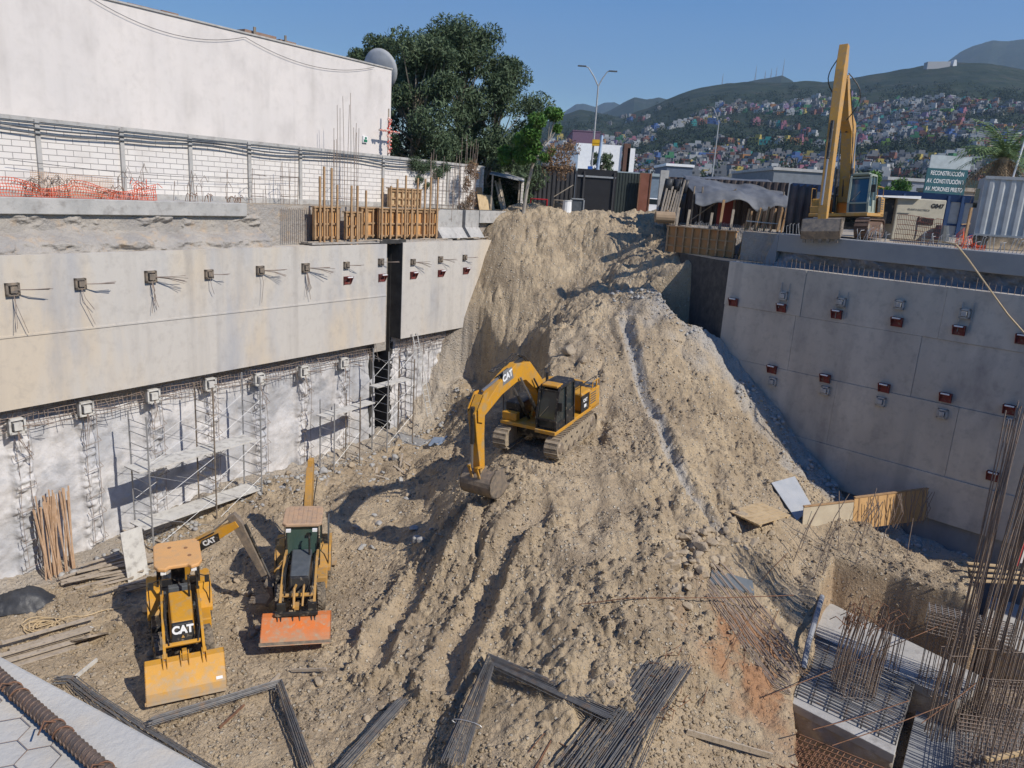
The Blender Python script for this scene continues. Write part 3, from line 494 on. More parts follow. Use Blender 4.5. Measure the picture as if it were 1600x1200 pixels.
# dish on the roof corner
c0 = onL(590, 96, 33.0)
dish = thing('satellite_dish', 'large pale grey satellite dish seen from behind on the roof corner of the white building', 'dish', (c0.x, c0.y, zT))
b = MB(); n = 28; ax = Vector((.35,.8,.25)).normalized(); u = ax.cross(Vector((0,0,1))).normalized(); v = u.cross(ax); cc = Vector((c0.x, c0.y, zT+.15)); vs = []; fs = []
for k in range(7):
    r_ = 1.15*k/6
    for i in range(n): a = i*2*math.pi/n; vs.append(cc + u*math.cos(a)*r_ + v*math.sin(a)*r_ + ax*(.32*(k/6)**2))
    if k: fs += [((k-1)*n+i, (k-1)*n+(i+1) % n, k*n+(i+1) % n, k*n+i) for i in range(n)]
b.add(vs, fs); o = b.build('reflector', simple('dishgrey',(.38,.39,.40)), dish, smooth=True); s_ = o.modifiers.new('s', 'SOLIDIFY'); s_.thickness = .03
b = MB(); b.cyl((c0.x, c0.y, zT), (c0.x, c0.y, zT+.2), .06); b.beam(cc-ax*.02, cc+ax*.8, .04, .04); b.build('mount', MT['steel'], dish)
# red and white ribbon cross by the building corner
q = onL(606, 245, 30.6); cx_ = thing('ribbon_cross', 'small post cross decorated with red and white flowers at the corner of the white building', 'cross', (q.x, q.y, 1.5))
b = MB(); b.beam((q.x,q.y,1.5),(q.x,q.y,4.1),.07,.07); b.beam(Vector((q.x,q.y,2.9))-DL*.75, Vector((q.x,q.y,2.9))+DL*.75,.07,.07); b.build('cross_frame', MT['wood_g'], cx_)
b = MB()
for k in range(60):
    z = random.uniform(1.7,3.6) if k < 40 else 2.9; s = 0 if k < 40 else random.uniform(-.75,.75); c = Vector((q.x,q.y,z))+DL*(s+random.uniform(-.1,.1))-NL*random.uniform(.02,.15)
    b.box(c, (.09,.09,.07), Matrix.Rotation(k, 3, (1,.5,.3)))
b.build('flower_garland', pm('red_white_flowers', (.55,.04,.03), (.7,.6,.5), 9, lo=.45, hi=.55), cx_)
# ------------------------------------------------------------------ formwork above the left wall
def rebar_column(name, label, c, wd, h, n, mat, z0, group=None, lean=0, ties=0, r=.014, seed=1, hvar=.5, tiez=None):
    rr = random.Random(seed); o = thing(name, label, 'rebar', (c[0], c[1], z0), 0, group); b = MB()
    for k in range(n):
        a = k/n*4; s = a-int(a); e = [(-1+2*s,-1),(1,-1+2*s),(1-2*s,1),(-1,1-2*s)][int(a)]
        x = c[0]+e[0]*wd/2; y = c[1]+e[1]*wd/2; hh = h*(1-hvar*rr.random()); lx = rr.uniform(-1,1)*.03*hh+lean*hh; ly = rr.uniform(-1,1)*.03*hh
        b.tube([(x,y,z0),(x+lx*.3,y+ly*.3,z0+hh*.5),(x+lx,y+ly,z0+hh)], r, 4)
    b.build('vertical_bars', mat, o)
    if ties:
        b = MB()
        for k in range(ties):
            z = z0+.15+k*(tiez or .25)+rr.uniform(-.03,.03); q = wd/2+.02; jj = lambda: rr.uniform(-.04,.04)
            b.tube([(c[0]-q,c[1]-q,z+jj()),(c[0]+q,c[1]-q,z+jj()),(c[0]+q,c[1]+q,z+jj()),(c[0]-q,c[1]+q,z+jj()),(c[0]-q,c[1]-q,z)], .011, 4)
        b.build('ties', mat, o)
    return o
def lp(px, py, p): return onL(px, py, p)
q = lp(505, 330, 29.0); rebar_column('rebar_column', 'tall thin column bars in front of the white building, beside the orange formwork', (q.x+.6, q.y+.2), .9, 0, 0, MT['rebar'], -1.3) if 0 else None
for px, h, n, w_, lab in ((405,2.3,4,.5,'four short column bars near the left end of the orange formwork'),(452,3.1,6,.6,'sparse column bars rising left of the tallest rebar cluster'),(540,6.4,12,1.0,'tallest column bars, standing before the right half of the white building')):
    q = lp(px, 325, 29.0); rebar_column('rebar_column', lab, (q.x, q.y), w_, h, n, MT['rebar'], -1.9, 'column starter bars above the left wall', ties=3, tiez=.9, seed=int(px))
for px, h, n, w_, lab in ((690,4.3,14,1.3,'column bars standing right of the orange formwork before the dark trees'),(728,5.6,16,.9,'column bars wrapped in dry creeper in front of the tall dark trees')):
    q = lp(px, 330, 29.0); rebar_column('rebar_column', lab, (q.x, q.y), w_, h, n, MT['rebar'], -1.9, 'column starter bars above the left wall', ties=3, tiez=.8, seed=int(px))
b = MB()
for px0, px1 in ((385,500),(392,520)):
    for k in range(7):
        z = -1.35-.16*k; b.tube([lp(px0+k*3, 330, 28.7).xy.to_3d()+Vector((0,0,z+.05)), lp((px0+px1)/2, 330, 28.6).xy.to_3d()+Vector((0,0,z)), lp(px1, 330, 28.6).xy.to_3d()+Vector((0,0,z-.03))], .014, 4)
for px in np.arange(440, 500, 3.2): q = lp(px, 340, 28.45); b.tube([(q.x,q.y,-2.9),(q.x,q.y,-1.3)], .014, 4)
tag(b.build('beam_cage', MT['rebar'], origin=tuple(lp(450,350,28.6))), 'open reinforcement cage of the kerb beam left of the orange formwork', 'rebar')
def formwork(name, label, px0, px1, p, z0, z1, nst, mat, W=Lw, on=onL, frame=MT['wood'], stakes=0):
    a, c = on(px0, 350, p), on(px1, 350, p); dd = DL if W is Lw else DR; t0, t1 = a.dot(dd), c.dot(dd)
    if t0 > t1: t0, t1 = t1, t0
    o = thing(name, label, 'formwork', tuple(W((t0+t1)/2, p, z0))); b = MB(); wbox(b, t0, t1, p, p+.03, z0, z1, W); b.build('plywood', mat, o)
    for i in range(nst):
        t = t0+.05+(t1-t0-.1)*i/(nst-1); b = MB(); wbox(b, t-.045, t+.045, p-.12, p-.003, z0+.01, z1, W); b.build('stud', frame, o)
    for z in (z0+.12, (z0+z1)/2, z1-.1): b = MB(); wbox(b, t0, t1, p-.09, p-.006, z-.04, z+.04, W); b.build('rail', frame, o)
    b = MB(); wbox(b, t0-.05, t1+.05, p-.16, p+.1, z1+.002, z1+.06, W); b.build('top_plate', frame, o)
    for i in range(stakes):
        t = t0+.2+(t1-t0-.4)*(i+random.uniform(-.2,.2))/max(stakes-1,1); b = MB(); wbox(b, t-.05, t+.05, p-.23, p-.165, z0-.35, z1+random.uniform(.9,2.0), W); b.build('stake', frame, o)
    return o
formwork('formwork', 'long orange plywood formwork with many timber stakes above the left wall', 590, 682, 28.2, -2.75, -1.25, 12, MT['ply'], stakes=9)
formwork('formwork', 'short box formwork with timber rails at the left end of the orange shuttering', 489, 528, 28.0, -2.75, -1.25, 3, MT['ply'], stakes=4)
formwork('formwork', 'narrow formwork panel between the box shutter and the long orange shutter', 538, 560, 27.9, -2.75, -1.45, 3, MT['ply'], stakes=2)
formwork('formwork', 'recessed piece of orange formwork joined to the left end of the long shutter', 562, 590, 28.5, -2.75, -1.25, 4, MT['ply'], stakes=1)
formwork('formwork', 'loose timber panel standing behind the long orange formwork', 605, 655, 29.5, -1.2, -.2, 6, MT['ply2'])
b = MB(); wbox(b, onL(480,370,28).dot(DL), onL(700,370,28).dot(DL), 27.65, 28.45, -2.95, -2.86); tag(b.build('ledge_slab', MT['rough'], origin=tuple(lp(600,375,28))), 'thin rough concrete ledge under the orange formwork', 'ledge')
b = MB()
for k in range(14):
    p0 = onL(480+k*20+random.uniform(-8,8), 376, 27.9); p0.z = -2.84; b.beam(p0, p0+DL*random.uniform(.5,1.6)+NL*random.uniform(-.35,.3)+Vector((0,0,random.uniform(0,.08))), .1, .04)
tag(b.build('scrap_timber', MT['wood_g'], origin=tuple(lp(600,375,28))), 'scattered offcuts of timber on the ledge under the orange formwork', 'timber')
for px0, px1, lab in ((682,722,'chamfered concrete plinth right of the long orange formwork'),(727,748,'small chamfered concrete plinth right of the larger one'),(749,815,'long plain concrete kerb block running towards the small tree')):
    t0, t1 = onL(px0, 350, 28.2).dot(DL), onL(px1, 350, 28.2).dot(DL); b = MB(); wbox(b, t0, t1, 28.2, 29.4, -2.2 if px0 < 749 else -1.95, -1.2)
    if px0 < 749: b.hexa([Lw(t0,27.7,-2.8),Lw(t1,27.7,-2.8),Lw(t1,28.6,-2.8),Lw(t0,28.6,-2.8)], [Lw(t0,28.19,-2.203),Lw(t1,28.19,-2.203),Lw(t1,28.6,-2.203),Lw(t0,28.6,-2.203)])
    else: wbox(b, t0, t1, 28.6, 29.4, -3.2, -1.953)
    tag(b.build('concrete_plinth', MT['conc'], origin=tuple(Lw((t0+t1)/2,28.5,-2.2))), lab, 'plinth')
tt0 = onL(440,350,29).dot(DL); b = MB(); wbox(b, 21.4, 43.4, 28.72, 29.8, -3.4, -1.24); tag(b.build('earth_shoulder', MT['rough']), kind='structure')
for px, w_, n_, lab in ((728,.5,1500,'dry creeper'),):
    q = lp(px, 330, 29.0); V, Q_ = leafball([(q.x+random.uniform(-.4,.4), q.y+random.uniform(-.4,.4), -1.6+k*.28, random.uniform(.2,.45)) for k in range(12)], 2600, .07, 3); o = fastmesh('creeper', V, Q_, MT['leafbrown'], origin=(q.x,q.y,-1.9)); tag(o, 'dry creeper hanging on the column bars in front of the dark trees', 'creeper')
V, Q_ = leafball([(*onL(px, py, 29.8), r_) for px, py, r_ in ((648,255,.5),(660,262,.45),(672,258,.4),(684,270,.45),(655,280,.3),(668,290,.25),(695,262,.4))], 3500, .07, 5); q = onL(668,265,29.8); tag(fastmesh('hanging_vine', V, Q_, MT['leaf'], origin=tuple(q)), 'dark vine hanging over the top of the white block wall', 'vine')
# boards leaning on the block wall
for px, w_, h, lab, mt in ((755,1.7,.95,'pale plywood sheet leaning on the block wall',MT['ply2']),(752,.6,1.4,'narrow board standing behind the pale plywood sheet',MT['wood']),(779,.5,2.1,'bundle of planks leaning beside the lean-to shed',MT['wood_g'])):
    q = onL(px, 318, 29.7); t = q.dot(DL); b = MB()
    if px == 779:
        for k in range(6): b.beam(Lw(t-.3+k*.12, 29.2, -1.2), Lw(t-.3+k*.1+random.uniform(-.2,.2), 29.8, -1.2+h*random.uniform(.7,1)), .1, .03)
    else: b.hexa([Lw(t-w_/2,29.35+(px==752)*.3,-1.2),Lw(t+w_/2,29.35+(px==752)*.3,-1.2),Lw(t+w_/2,29.38+(px==752)*.3,-1.2),Lw(t-w_/2,29.38+(px==752)*.3,-1.2)],[Lw(t-w_/2,29.6+(px==752)*.3,-1.2+h),Lw(t+w_/2,29.6+(px==752)*.3,-1.2+h),Lw(t+w_/2,29.63+(px==752)*.3,-1.2+h),Lw(t-w_/2,29.63+(px==752)*.3,-1.2+h)])
    tag(b.build('leaning_board', mt, origin=tuple(Lw(t,29.6,-1.2))), lab, 'board')
# ------------------------------------------------------------------ orange safety netting and twisted bars on the left kerb
def netting(name, label, pts, h, W, mat, cat='netting', hv=.3, cell=.14):
    o = thing(name, label, cat, tuple(W(*pts[0])) ); b = MB(); cols = []
    for i in range(len(pts)-1):
        n = max(2, int(abs(pts[i+1][0]-pts[i][0])/cell))
        for k in range(n):
            u = k/n; t = pts[i][0]*(1-u)+pts[i+1][0]*u; p = pts[i][1]*(1-u)+pts[i+1][1]*u; z = pts[i][2]*(1-u)+pts[i+1][2]*u
            hh = h*(1-hv*(.5+.5*math.sin(t*1.9+i))); cols.append([W(t, p+.06*math.sin(t*5+j*2), z+hh*j/6) for j in range(7)])
    for c in cols: b.tube(c, .011, 3)
    for j in range(7): b.tube([c[j] for c in cols], .013, 3)
    b.build('mesh', mat, o); return o
tl = lambda px, p=28.8: onL(px, 310, p).dot(DL)
netting('safety_net', 'low orange plastic safety netting along the kerb at far left', [(tl(-60),28.6,-1.14),(tl(60),28.6,-1.14),(tl(110),28.6,-1.14),(tl(240),28.5,-1.14)], .62, Lw, MT['net'], hv=.55, cell=.09)
o = thing('mesh_screen', 'thin beige mesh screen stretched in front of the block wall at left', 'screen', tuple(Lw(tl(140),29.3,-1.14))); b = MB(); ts = np.linspace(tl(62), tl(190), 50)
for t in ts: b.tube([Lw(t,29.3,-1.1), Lw(t,29.3,-.25-.06*(t-ts[0]))], .007, 3)
for z in np.arange(-1.1,-.3,.07): b.tube([Lw(ts[0],29.3,z), Lw(ts[-1],29.3,z-.02)], .007, 3)
b.build('mesh', simple('beige_mesh', (.6,.38,.22)), o)
def scrub_bars(px, label, n, h, mat, seed, bend=1):
    rr = random.Random(seed); q = Lw(tl(px), 28.8, -1.16); b = MB()
    for k in range(n):
        t = tl(px)+rr.uniform(-.6,.6); hh = h*rr.uniform(.5,1); l = rr.uniform(-.5,.5)*bend
        b.tube([Lw(t,28.8+rr.uniform(-.2,.2),-1.16), Lw(t+l*.3,28.8,-1.16+hh*.8), Lw(t+l*.8,28.7,-1.16+hh), Lw(t+l*1.3,28.6,-1.16+hh*(.75 if bend else 1.2))], .013, 4)
    tag(b.build('rebar_tuft', mat, origin=tuple(q)), label, 'rebar', 'twisted bar ends on the left kerb')
scrub_bars(60, 'dense tangle of bent bars on the kerb at far left', 22, .75, MT['rebar'], 1); scrub_bars(82, 'bent bar ends right of the dense tangle at far left', 12, .8, MT['rebar'], 2)
scrub_bars(168, 'small tuft of bent bars between the two orange nets', 8, .55, MT['rust'], 3); scrub_bars(205, 'tall fan of leaning bars by the second wall post', 9, 1.5, MT['rebar'], 4, .6); scrub_bars(228, 'bars spreading out beside orange netting', 10, .9, MT['net'], 9, 1.2)
scrub_bars(295, 'leaning bars at the third wall post', 7, 1.3, MT['rebar'], 5, .5); scrub_bars(312, 'stubby red bars on the kerb near the third wall post', 9, .4, MT['rust'], 6, .3); scrub_bars(370, 'row of short red bars at the right end of the kerb', 12, .35, MT['rust'], 7, .2); scrub_bars(367, 'single thin leaning bar at the right end of the kerb', 2, 1.4, MT['rebar'], 8, .3)
# ------------------------------------------------------------------ trees
def tree(name, label, base, h, cr_, n, size, mat, seed, trunk=.22, group=None, squash=1., low=.25, clumps=26, lean=(0,0), tmat=None):
    rr = random.Random(seed); o = thing(name, label, 'tree', base, 0, group); bx, by, bz = base; cs = []; b = MB()
    th = h*low; top = Vector((bx+lean[0], by+lean[1], bz+h*.75)); fork = Vector((bx+lean[0]*.3, by+lean[1]*.3, bz+th))
    b.tube([(bx,by,bz-.1), (bx+lean[0]*.1,by+lean[1]*.1,bz+th*.5), fork, fork.lerp(top,.5)+Vector((rr.uniform(-.3,.3),0,0)), top], [trunk,trunk*.85,trunk*.7,trunk*.4,trunk*.12], 7)
    for k in range(clumps):
        a = rr.random()*6.283; z = th*.9+(h-th*.9)*rr.random(); u = (z-th)/(h-th); prof = math.sqrt(max(.05, 1-(max(u,0)*1.05-.42)**2/.5)); rad = cr_*prof*math.sqrt(rr.random())*.85
        c = Vector((bx+lean[0]*u+math.cos(a)*rad, by+lean[1]*u+math.sin(a)*rad*squash, bz+min(z, h-.5))); R1 = rr.uniform(.12,.32)*cr_; cs.append((*c, R1))
        s = fork.lerp(top, max(0, min(.9, u*.8))); b.tube([s, s.lerp(c,.55)+Vector((0,0,-.1*rad)), c], [trunk*.28,trunk*.16,.015], 4)
    b.build('trunk', tmat or MT['bark'], o); V, Q_ = leafball(cs, n, size, seed); c = fastmesh('crown', V-np.array(base), Q_, mat); c.parent = o; return o
G = 'tall dark trees behind the block wall'
B = lambda px, y, z=-1.2: tuple(Vector((aty(px, 300, y).x, y, z)))
tree('tree', 'leftmost dark feathery tree just right of the white building', B(645,53), 10.6, 4.0, 27000, .14, MT['leaf'], 3, .3, G, low=.08, clumps=56)
tree('tree', 'tallest dark feathery tree, in the middle of the group behind the block wall', B(713,56), 12.0, 4.6, 33000, .14, MT['leaf'], 4, .32, G, low=.08, clumps=64)
tree('tree', 'rightmost dark feathery tree with a loose drooping edge against the sky', B(770,58), 10.2, 4.2, 24000, .14, MT['leaf'], 5, .28, G, low=.06, clumps=52)
tree('tree', 'dark tree partly hidden behind the roof of the white building', B(535,66), 11.2, 2.2, 7000, .16, MT['leaf'], 6, .25, G, low=.4)
tree('tree', 'dark feathery tree rising behind the satellite dish', B(598,60), 11.6, 3.6, 26000, .14, MT['leaf'], 26, .25, G, low=.2, clumps=44)
tree('tree', 'low dark bush filling the gap under the tall trees behind the block wall', B(760,54), 4.6, 3.0, 11000, .15, MT['leaf'], 16, .2, G, low=.08)
q = aty(818, 326, 50); tree('small_tree', 'small bright green tree with a bare leaning trunk beside the black fence', (q.x, q.y, -1.2), 6.6, 2.1, 15000, .13, MT['leaf2'], 8, .13, low=.5, lean=(1.6,0), clumps=22, tmat=pm('pale_bark', (.36,.32,.27), (.28,.25,.21), 3))
V, Q_ = leafball([(q.x+1.9,q.y-.4,2.4,.9),(q.x+2.5,q.y-.3,1.8,.7),(q.x+1.5,q.y,1.7,.6),(q.x+2.7,q.y,2.9,.7),(q.x+2.3,q.y,1.2,.4)], 1500, .1, 9); o = fastmesh('dry_crown', V, Q_, MT['leafbrown']); o.parent = [x for x in COL.objects if x.get('label','').startswith('small bright green')][0]; o.location = -o.parent.location
tree('small_tree', 'thin small green tree beside the lamp post in front of the white modern building', B(937,75), 5.6, 1.5, 2200, .14, MT['leaf'], 10, .07, low=.6)
tree('roadside_tree', 'rounded bright green tree right of the raised excavator arm', B(1372,85), 5.6, 3.6, 9000, .2, MT['leaf2'], 12, .2, low=.2)
# palm
q = B(1556, 50); pm_ = thing('palm_tree', 'date palm with a skirt of dry hanging fronds behind the grey trailer', 'palm', q)
b = MB(); b.tube([q, (q[0],q[1],2.2), (q[0]+.1,q[1],4.0)], [.32,.28,.34], 9); b.build('trunk', MT['bark'], pm_)
def fronds(n, mat, e0, e1, seed, name, L0=3.3):
    rr = random.Random(seed); b = MB(); c = Vector((q[0]+.1, q[1], 4.0))
    for k in range(n):
        a = rr.random()*6.283; e = rr.uniform(e0, e1); L1 = L0*rr.uniform(.8,1.1); pts = []
        for j in range(8):
            s = j/7*L1; ee = e-s*(.2 if e > 0 else .11); pts.append(c+Vector((math.cos(a)*math.cos(ee)*s, math.sin(a)*math.cos(ee)*s, math.sin(ee)*s)))
        b.tube(pts, [.035-.004*j for j in range(8)], 3); sd2 = Vector((-math.sin(a), math.cos(a), 0))
        for j in range(1, 8):
            for h_ in (0,.5):
                p = pts[j-1].lerp(pts[j], h_); w_ = .62*(1-.5*abs(j/7-.4)); d_ = (pts[j]-pts[j-1]).normalized()
                for sg_ in (-1,1): tip = p+sd2*sg_*w_*.8+d_*.35-Vector((0,0,.18)); b.add([p, p+d_*.07, tip], [(0,1,2)])
    b.build(name, mat, pm_)
fronds(70, pm('palm_green', (.12,.19,.07), (.20,.27,.12), 2, .6), .15, 1.4, 1, 'fronds'); fronds(40, pm('palm_dry', (.30,.22,.14), (.20,.15,.10), 2, .8), -1.35, -.3, 2, 'dry_fronds', 3.0)
# ------------------------------------------------------------------ far side of the pit: fences, sheds, containers
def vcorr(name, x0, y0, x1, y1, z0, z1, mat, parent=None, pitch=.28, dep=.05, world=True, origin=None):   # corrugated sheet
    a, c = Vector((x0,y0,0)), Vector((x1,y1,0)); L1 = (c-a).length; n = max(2, int(L1/pitch)); d = (c-a)/L1; nn = Vector((-d.y, d.x, 0)); b = MB(); pr = []
    for k in range(n):
        for u, o_ in ((0,0),(.35,0),(.5,dep),(.85,dep)): pr.append(a+d*(k+u)*L1/n+nn*o_)
    pr.append(c); bt = [(p.x,p.y,z0) for p in pr]; tp = [(p.x,p.y,z1) for p in pr]; bk = [(p.x+nn.x*-.04,p.y+nn.y*-.04,z) for z in (z0,z1) for p in (a,c)]
    m_ = len(pr); b.add(bt+tp, [(i,i+1,m_+i+1,m_+i) for i in range(m_-1)]); o = b.build(name, mat, parent, origin=origin); s_ = o.modifiers.new('s','SOLIDIFY'); s_.thickness = .02; return o
blk = simple('black_sheet', (.022,.022,.025), .6); blk2 = pm('black_steel_sheet', (.04,.04,.045), (.06,.058,.058), 1.5, .55)
X = lambda px, y: aty(px, 300, y).x
bf = thing('sheet_fence', 'black corrugated metal fence behind the small bright green tree', 'fence', (X(860,58),58,-1.2))
vcorr('corrugated_sheet', X(800,58), 58, X(897,58), 58, -1.2, 2.0, blk2, bf, .32, .07); b = MB(); b.box(((X(800,58)+X(897,58))/2, 57.95, 2.03), (X(897,58)-X(800,58), .2, .1)); b.build('top_rail', blk2, bf)
gt = thing('metal_gate', 'plain black double gate with a pale bar across its top beyond the dirt mound', 'gate', (X(935,56),56,-1.2))
b = MB(); b.box(((X(900,56)+X(962,56))/2, 56, .4), (X(962,56)-X(900,56), .08, 3.1)); b.build('gate_leaf', blk, gt); b = MB(); b.box(((X(899,56)+X(960,56))/2, 55.9, 1.45), (X(960,56)-X(899,56), .06, .12)); b.build('cross_bar', MT['galv'], gt)
for px in (899, 911, 958): b = MB(); b.box((X(px,56), 55.9, .3), (.12,.12,3)); b.build('gate_post', blk2, gt)
sf = thing('sheet_fence', 'dark green metal sheet fence right of the black gate', 'fence', (X(980,56),56,-1.2)); vcorr('corrugated_sheet', X(962,56), 56, X(999,56), 56, -1.2, 1.85, simple('green_black', (.035,.045,.042)), sf, .2, .03)
rp = thing('rusty_panel', 'rust brown steel panel at the right end of the dark green fence', 'panel', (X(1008,55.5),55.5,-1.2)); b = MB(); b.box(((X(997,55.5)+X(1016,55.5))/2, 55.5, .35), (X(1016,55.5)-X(997,55.5), .06, 3.1)); b.build('sheet', pm('rust_sheet', (.17,.065,.04), (.22,.09,.06), 2), rp)
for px in (998,1015): b = MB(); b.box((X(px,55.5), 55.45, .35), (.08,.08,3.1)); b.build('edge_post', MT['rust'], rp)
sh = thing('lean_to_shed', 'lean-to shed with a pale corrugated roof at the end of the white block wall', 'shed', B(800,56)); b = MB(); xa, xb = X(768,55), X(818,57)
b.hexa([(xa,50.6,1.05),(xb,52.5,.75),(xb,57,1.25),(xa,56,1.5)], [(xa,50.6,1.1),(xb,52.5,.8),(xb,57,1.3),(xa,56,1.55)]); b.build('roof', MT['galv'], sh)
b = MB(); b.box(((xa+xb)/2, 56.2, -.1), (xb-xa, .15, 2.2)); b.box((xb-.1,54.6,-.1),(.15,3.4,2.1)); b.build('wall', bm_, sh); b = MB(); b.box((xa+.2,50.8,0),(.1,.1,2.2)); b.build('post', MT['wood_g'], sh); b = MB(); b.box((xb-.3,52.8,-.1),(.1,.1,1.85)); b.build('post', MT['wood_g'], sh)
# clutter on the far edge
def welder(px, y, label, mat, w_=1.1):
    x = X(px, y); o = thing('site_generator', label, 'generator', (x,y,-1.2)); b = MB()
    for i in (-1,1):
        b.tube([(x+i*w_/2,y-.3,-1.2),(x+i*w_/2,y-.3,-.3),(x+i*w_/2,y+.3,-.3),(x+i*w_/2,y+.3,-1.2)], .04, 6)
    b.tube([(x-w_/2,y-.3,-.32),(x+w_/2,y-.3,-.32)], .04, 6); b.tube([(x-w_/2,y+.3,-.32),(x+w_/2,y+.3,-.32)], .04, 6); b.tube([(x-w_/2,y-.3,-1.1),(x+w_/2,y-.3,-1.1)], .04, 6); b.build('frame', mat, o)
    b = MB(); b.box((x,y,-.75),(w_*.7,.45,.55)); b.build('engine', MT['black'], o, bevel=.04)
welder(843, 52, 'red framed site generator under the small tree', simple('red_frame', (.42,.02,.03)), 1.1); welder(878, 53, 'dark machine with a timber laid on top beyond the mound crest', MT['steel'], 1.0)
b = MB(); b.beam((X(866,52.8),52.8,-.1),(X(895,52.8),52.8,.75),.1,.05); tag(b.build('loose_plank', MT['wood_g'], origin=(X(880,52.8),52.8,0)), 'slanting plank resting on the dark machine beyond the mound', 'plank')
for px, lab, mt in ((887,'pale plastic drum beyond the crest of the dirt mound',MT['white']),(859,'small yellow jerrycan beside the red generator',MT['yellow'])):
    x = X(px,52); b = MB(); k = .32 if px == 887 else .16; b.cyl((x,51.5,-1.2),(x,51.5,-1.2+k*2.8),k,k*.9,12); b.cyl((x,51.5,-1.2+k*2.8),(x,51.5,-1.2+k*2.9),k*1.03,k*1.03,12); tag(b.build('drum', mt, origin=(x,51.5,-1.2)), lab, 'container')
x = X(903,53); o = thing('framed_box', 'small pale framed cabinet standing before the black gate', 'cabinet', (x,53,-1.2)); b = MB(); b.box((x,53,-.65),(.95,.4,1.0)); b.build('body', MT['dgrey'], o)
b = MB()
for i,j,w_,h_ in ((-.45,0,.08,1.1),(.45,0,.08,1.1),(0,.5,.98,.08)): b.box((x+i,52.76,-.65+j),(w_,.08,h_))
b.build('frame', MT['galv'], o)
# blue post, street lamps
def lamp(px, y, zt, label, arms, base=-1.2):
    x = X(px,y); o = thing('street_lamp', label, 'street lamp', (x,y,base), 0, 'twin-arm street lamps beyond the pit'); b = MB(); b.cyl((x,y,base),(x,y,zt),.11,.06,8); b.build('pole', MT['galv'], o)
    for sx, L1, up in arms:
        b = MB(); e = Vector((x+sx*L1,y,zt+up)); b.tube([(x,y,zt-.1),(x+sx*L1*.35,y,zt+up*.45),(x+sx*L1*.8,y,zt+up*.95),tuple(e)], [.055,.05,.04,.04], 6); a = b.build('arm', MT['galv'], o)
        b = MB(); b.box(e+Vector((sx*.3,0,.02)),(.7,.24,.1)); b.build('lamp_head', MT['dgrey'], a, bevel=.03)
lamp(921, 66, aty(921,132,66).z, 'tall twin-arm street lamp right of the dark trees', [(-1,1.15,1.35),(1,.8,1.1)])
lamp(1110, 95, aty(1110,190,95).z, 'twin-arm street lamp in front of the hillside houses', [(-1,1.0,1.6)])
lamp(1266, 120, aty(1266,258,120).z, 'distant thin street lamp left of the raised excavator arm', [(1,.6,.5)])
x = X(922,60); o = thing('blue_post', 'short blue steel post by the foot of the tall street lamp', 'post', (x,60,-1.2)); b = MB(); b.box((x-.15,60,.6),(.35,.3,3.4)); b.build('post', simple('blue', (.03,.12,.42)), o); b = MB(); b.cyl((x+.4,60,1.8),(x+.55,60,4.6),.13,.1,8); b.build('pipe', simple('paleblue',(.35,.45,.6)), o)
x = X(925,66); b = MB(); b.box((x,65.7,aty(925,223,66).z),(.7,.2,.5)); b.box((x,65.58,aty(925,223,66).z),(.74,.02,.08)); tag(b.build('yellow_sign', simple('signyellow',(.62,.36,.02)), origin=(x,65.7,aty(925,223,66).z)), 'small yellow sign box fixed on the tall street lamp', 'sign')
# container site hut under the tarp
ct = thing('site_shelter', 'dark corrugated site shelter under a sagging grey tarp on the far right edge', 'shelter', (X(1130,48),48,-1.2))
xa, xb = X(1042,48.5), X(1232,46.5); rustb = pm('rusty_dark_sheet', (.07,.055,.05), (.11,.085,.075), 1, .7)
vcorr('corrugated_wall', xa, 49.2, xb, 46.6, -1.2, 1.55, rustb, ct, .4, .1)
b = MB(); b.box((xa-.25,48.6,.2),(.5,.3,3.4)); b.build('concrete_pillar', MT['conc'], ct)
for px in (1085,1098,1150,1226): b = MB(); b.cyl((X(px,45.5),45.5,-1.2),(X(px,45.5),45.6,1.0),.05,.05,6); b.build('prop', MT['steel'], ct)
b = MB(); b.tube([(X(1085,45.5),45.5,-.9),(X(1150,45.5),45.5,1.0)],.03,5); b.build('prop', MT['steel'], ct)
def tarp(name, label, px0, px1, y0, y1, z0, z1, mat, parent, nx=60, ny=26, seed=0, droop=.5):
    u, v = np.meshgrid(np.linspace(0,1,nx), np.linspace(0,1,ny)); xs0, xs1 = X(px0,y0), X(px1,y0); x = xs0+(xs1-xs0)*u+.1*np.sin(v*9+u*3); y = y0+(y1-y0)*v
    z = z0+(z1-z0)*v-.5*(fbm(u*4.5+3, v*1.5, 3, 31))*(1-v)*droop*2-.05*np.sin(u*13+v*4)*(1-v*.5)-np.where(v < .12, (.12-v)*5*(.4+.6*fbm(u*6, v*0, 2, seed)), 0)+.25*(fbm(u*5, v*4, 4, seed)-.5)
    y = y - np.where(v < .12, 0, 0); i = np.arange(nx*ny).reshape(ny,nx); Q_ = np.stack([i[:-1,:-1],i[:-1,1:],i[1:,1:],i[1:,:-1]],-1).reshape(-1,4); V = np.stack([x,y,z],-1).reshape(-1,3)
    mi = np.array(wmat(parent).inverted()); o = fastmesh(name, V+mi[:3,3], Q_, mat, smooth=True); o.parent = parent; s_ = o.modifiers.new('s','SOLIDIFY'); s_.thickness = .015; return o
tarp('tarp', None, 1088, 1240, 44.6, 49.5, .95, 1.75, MT['tarpg'], ct, droop=.7)
b = MB(); rr = random.Random(4)
vsx = []; 
for k in range(9):
    u = k/8; vsx.append([(X(1034+u*38,46)+.1*math.sin(k*2)+z*.12, 46+.15*math.cos(k*2.3), z) for z in (-1.2,-.3,.6,1.35)])
for k in range(8):
    for j in range(3): b.add([vsx[k][j],vsx[k+1][j],vsx[k+1][j+1],vsx[k][j+1]],[(0,1,2,3)])
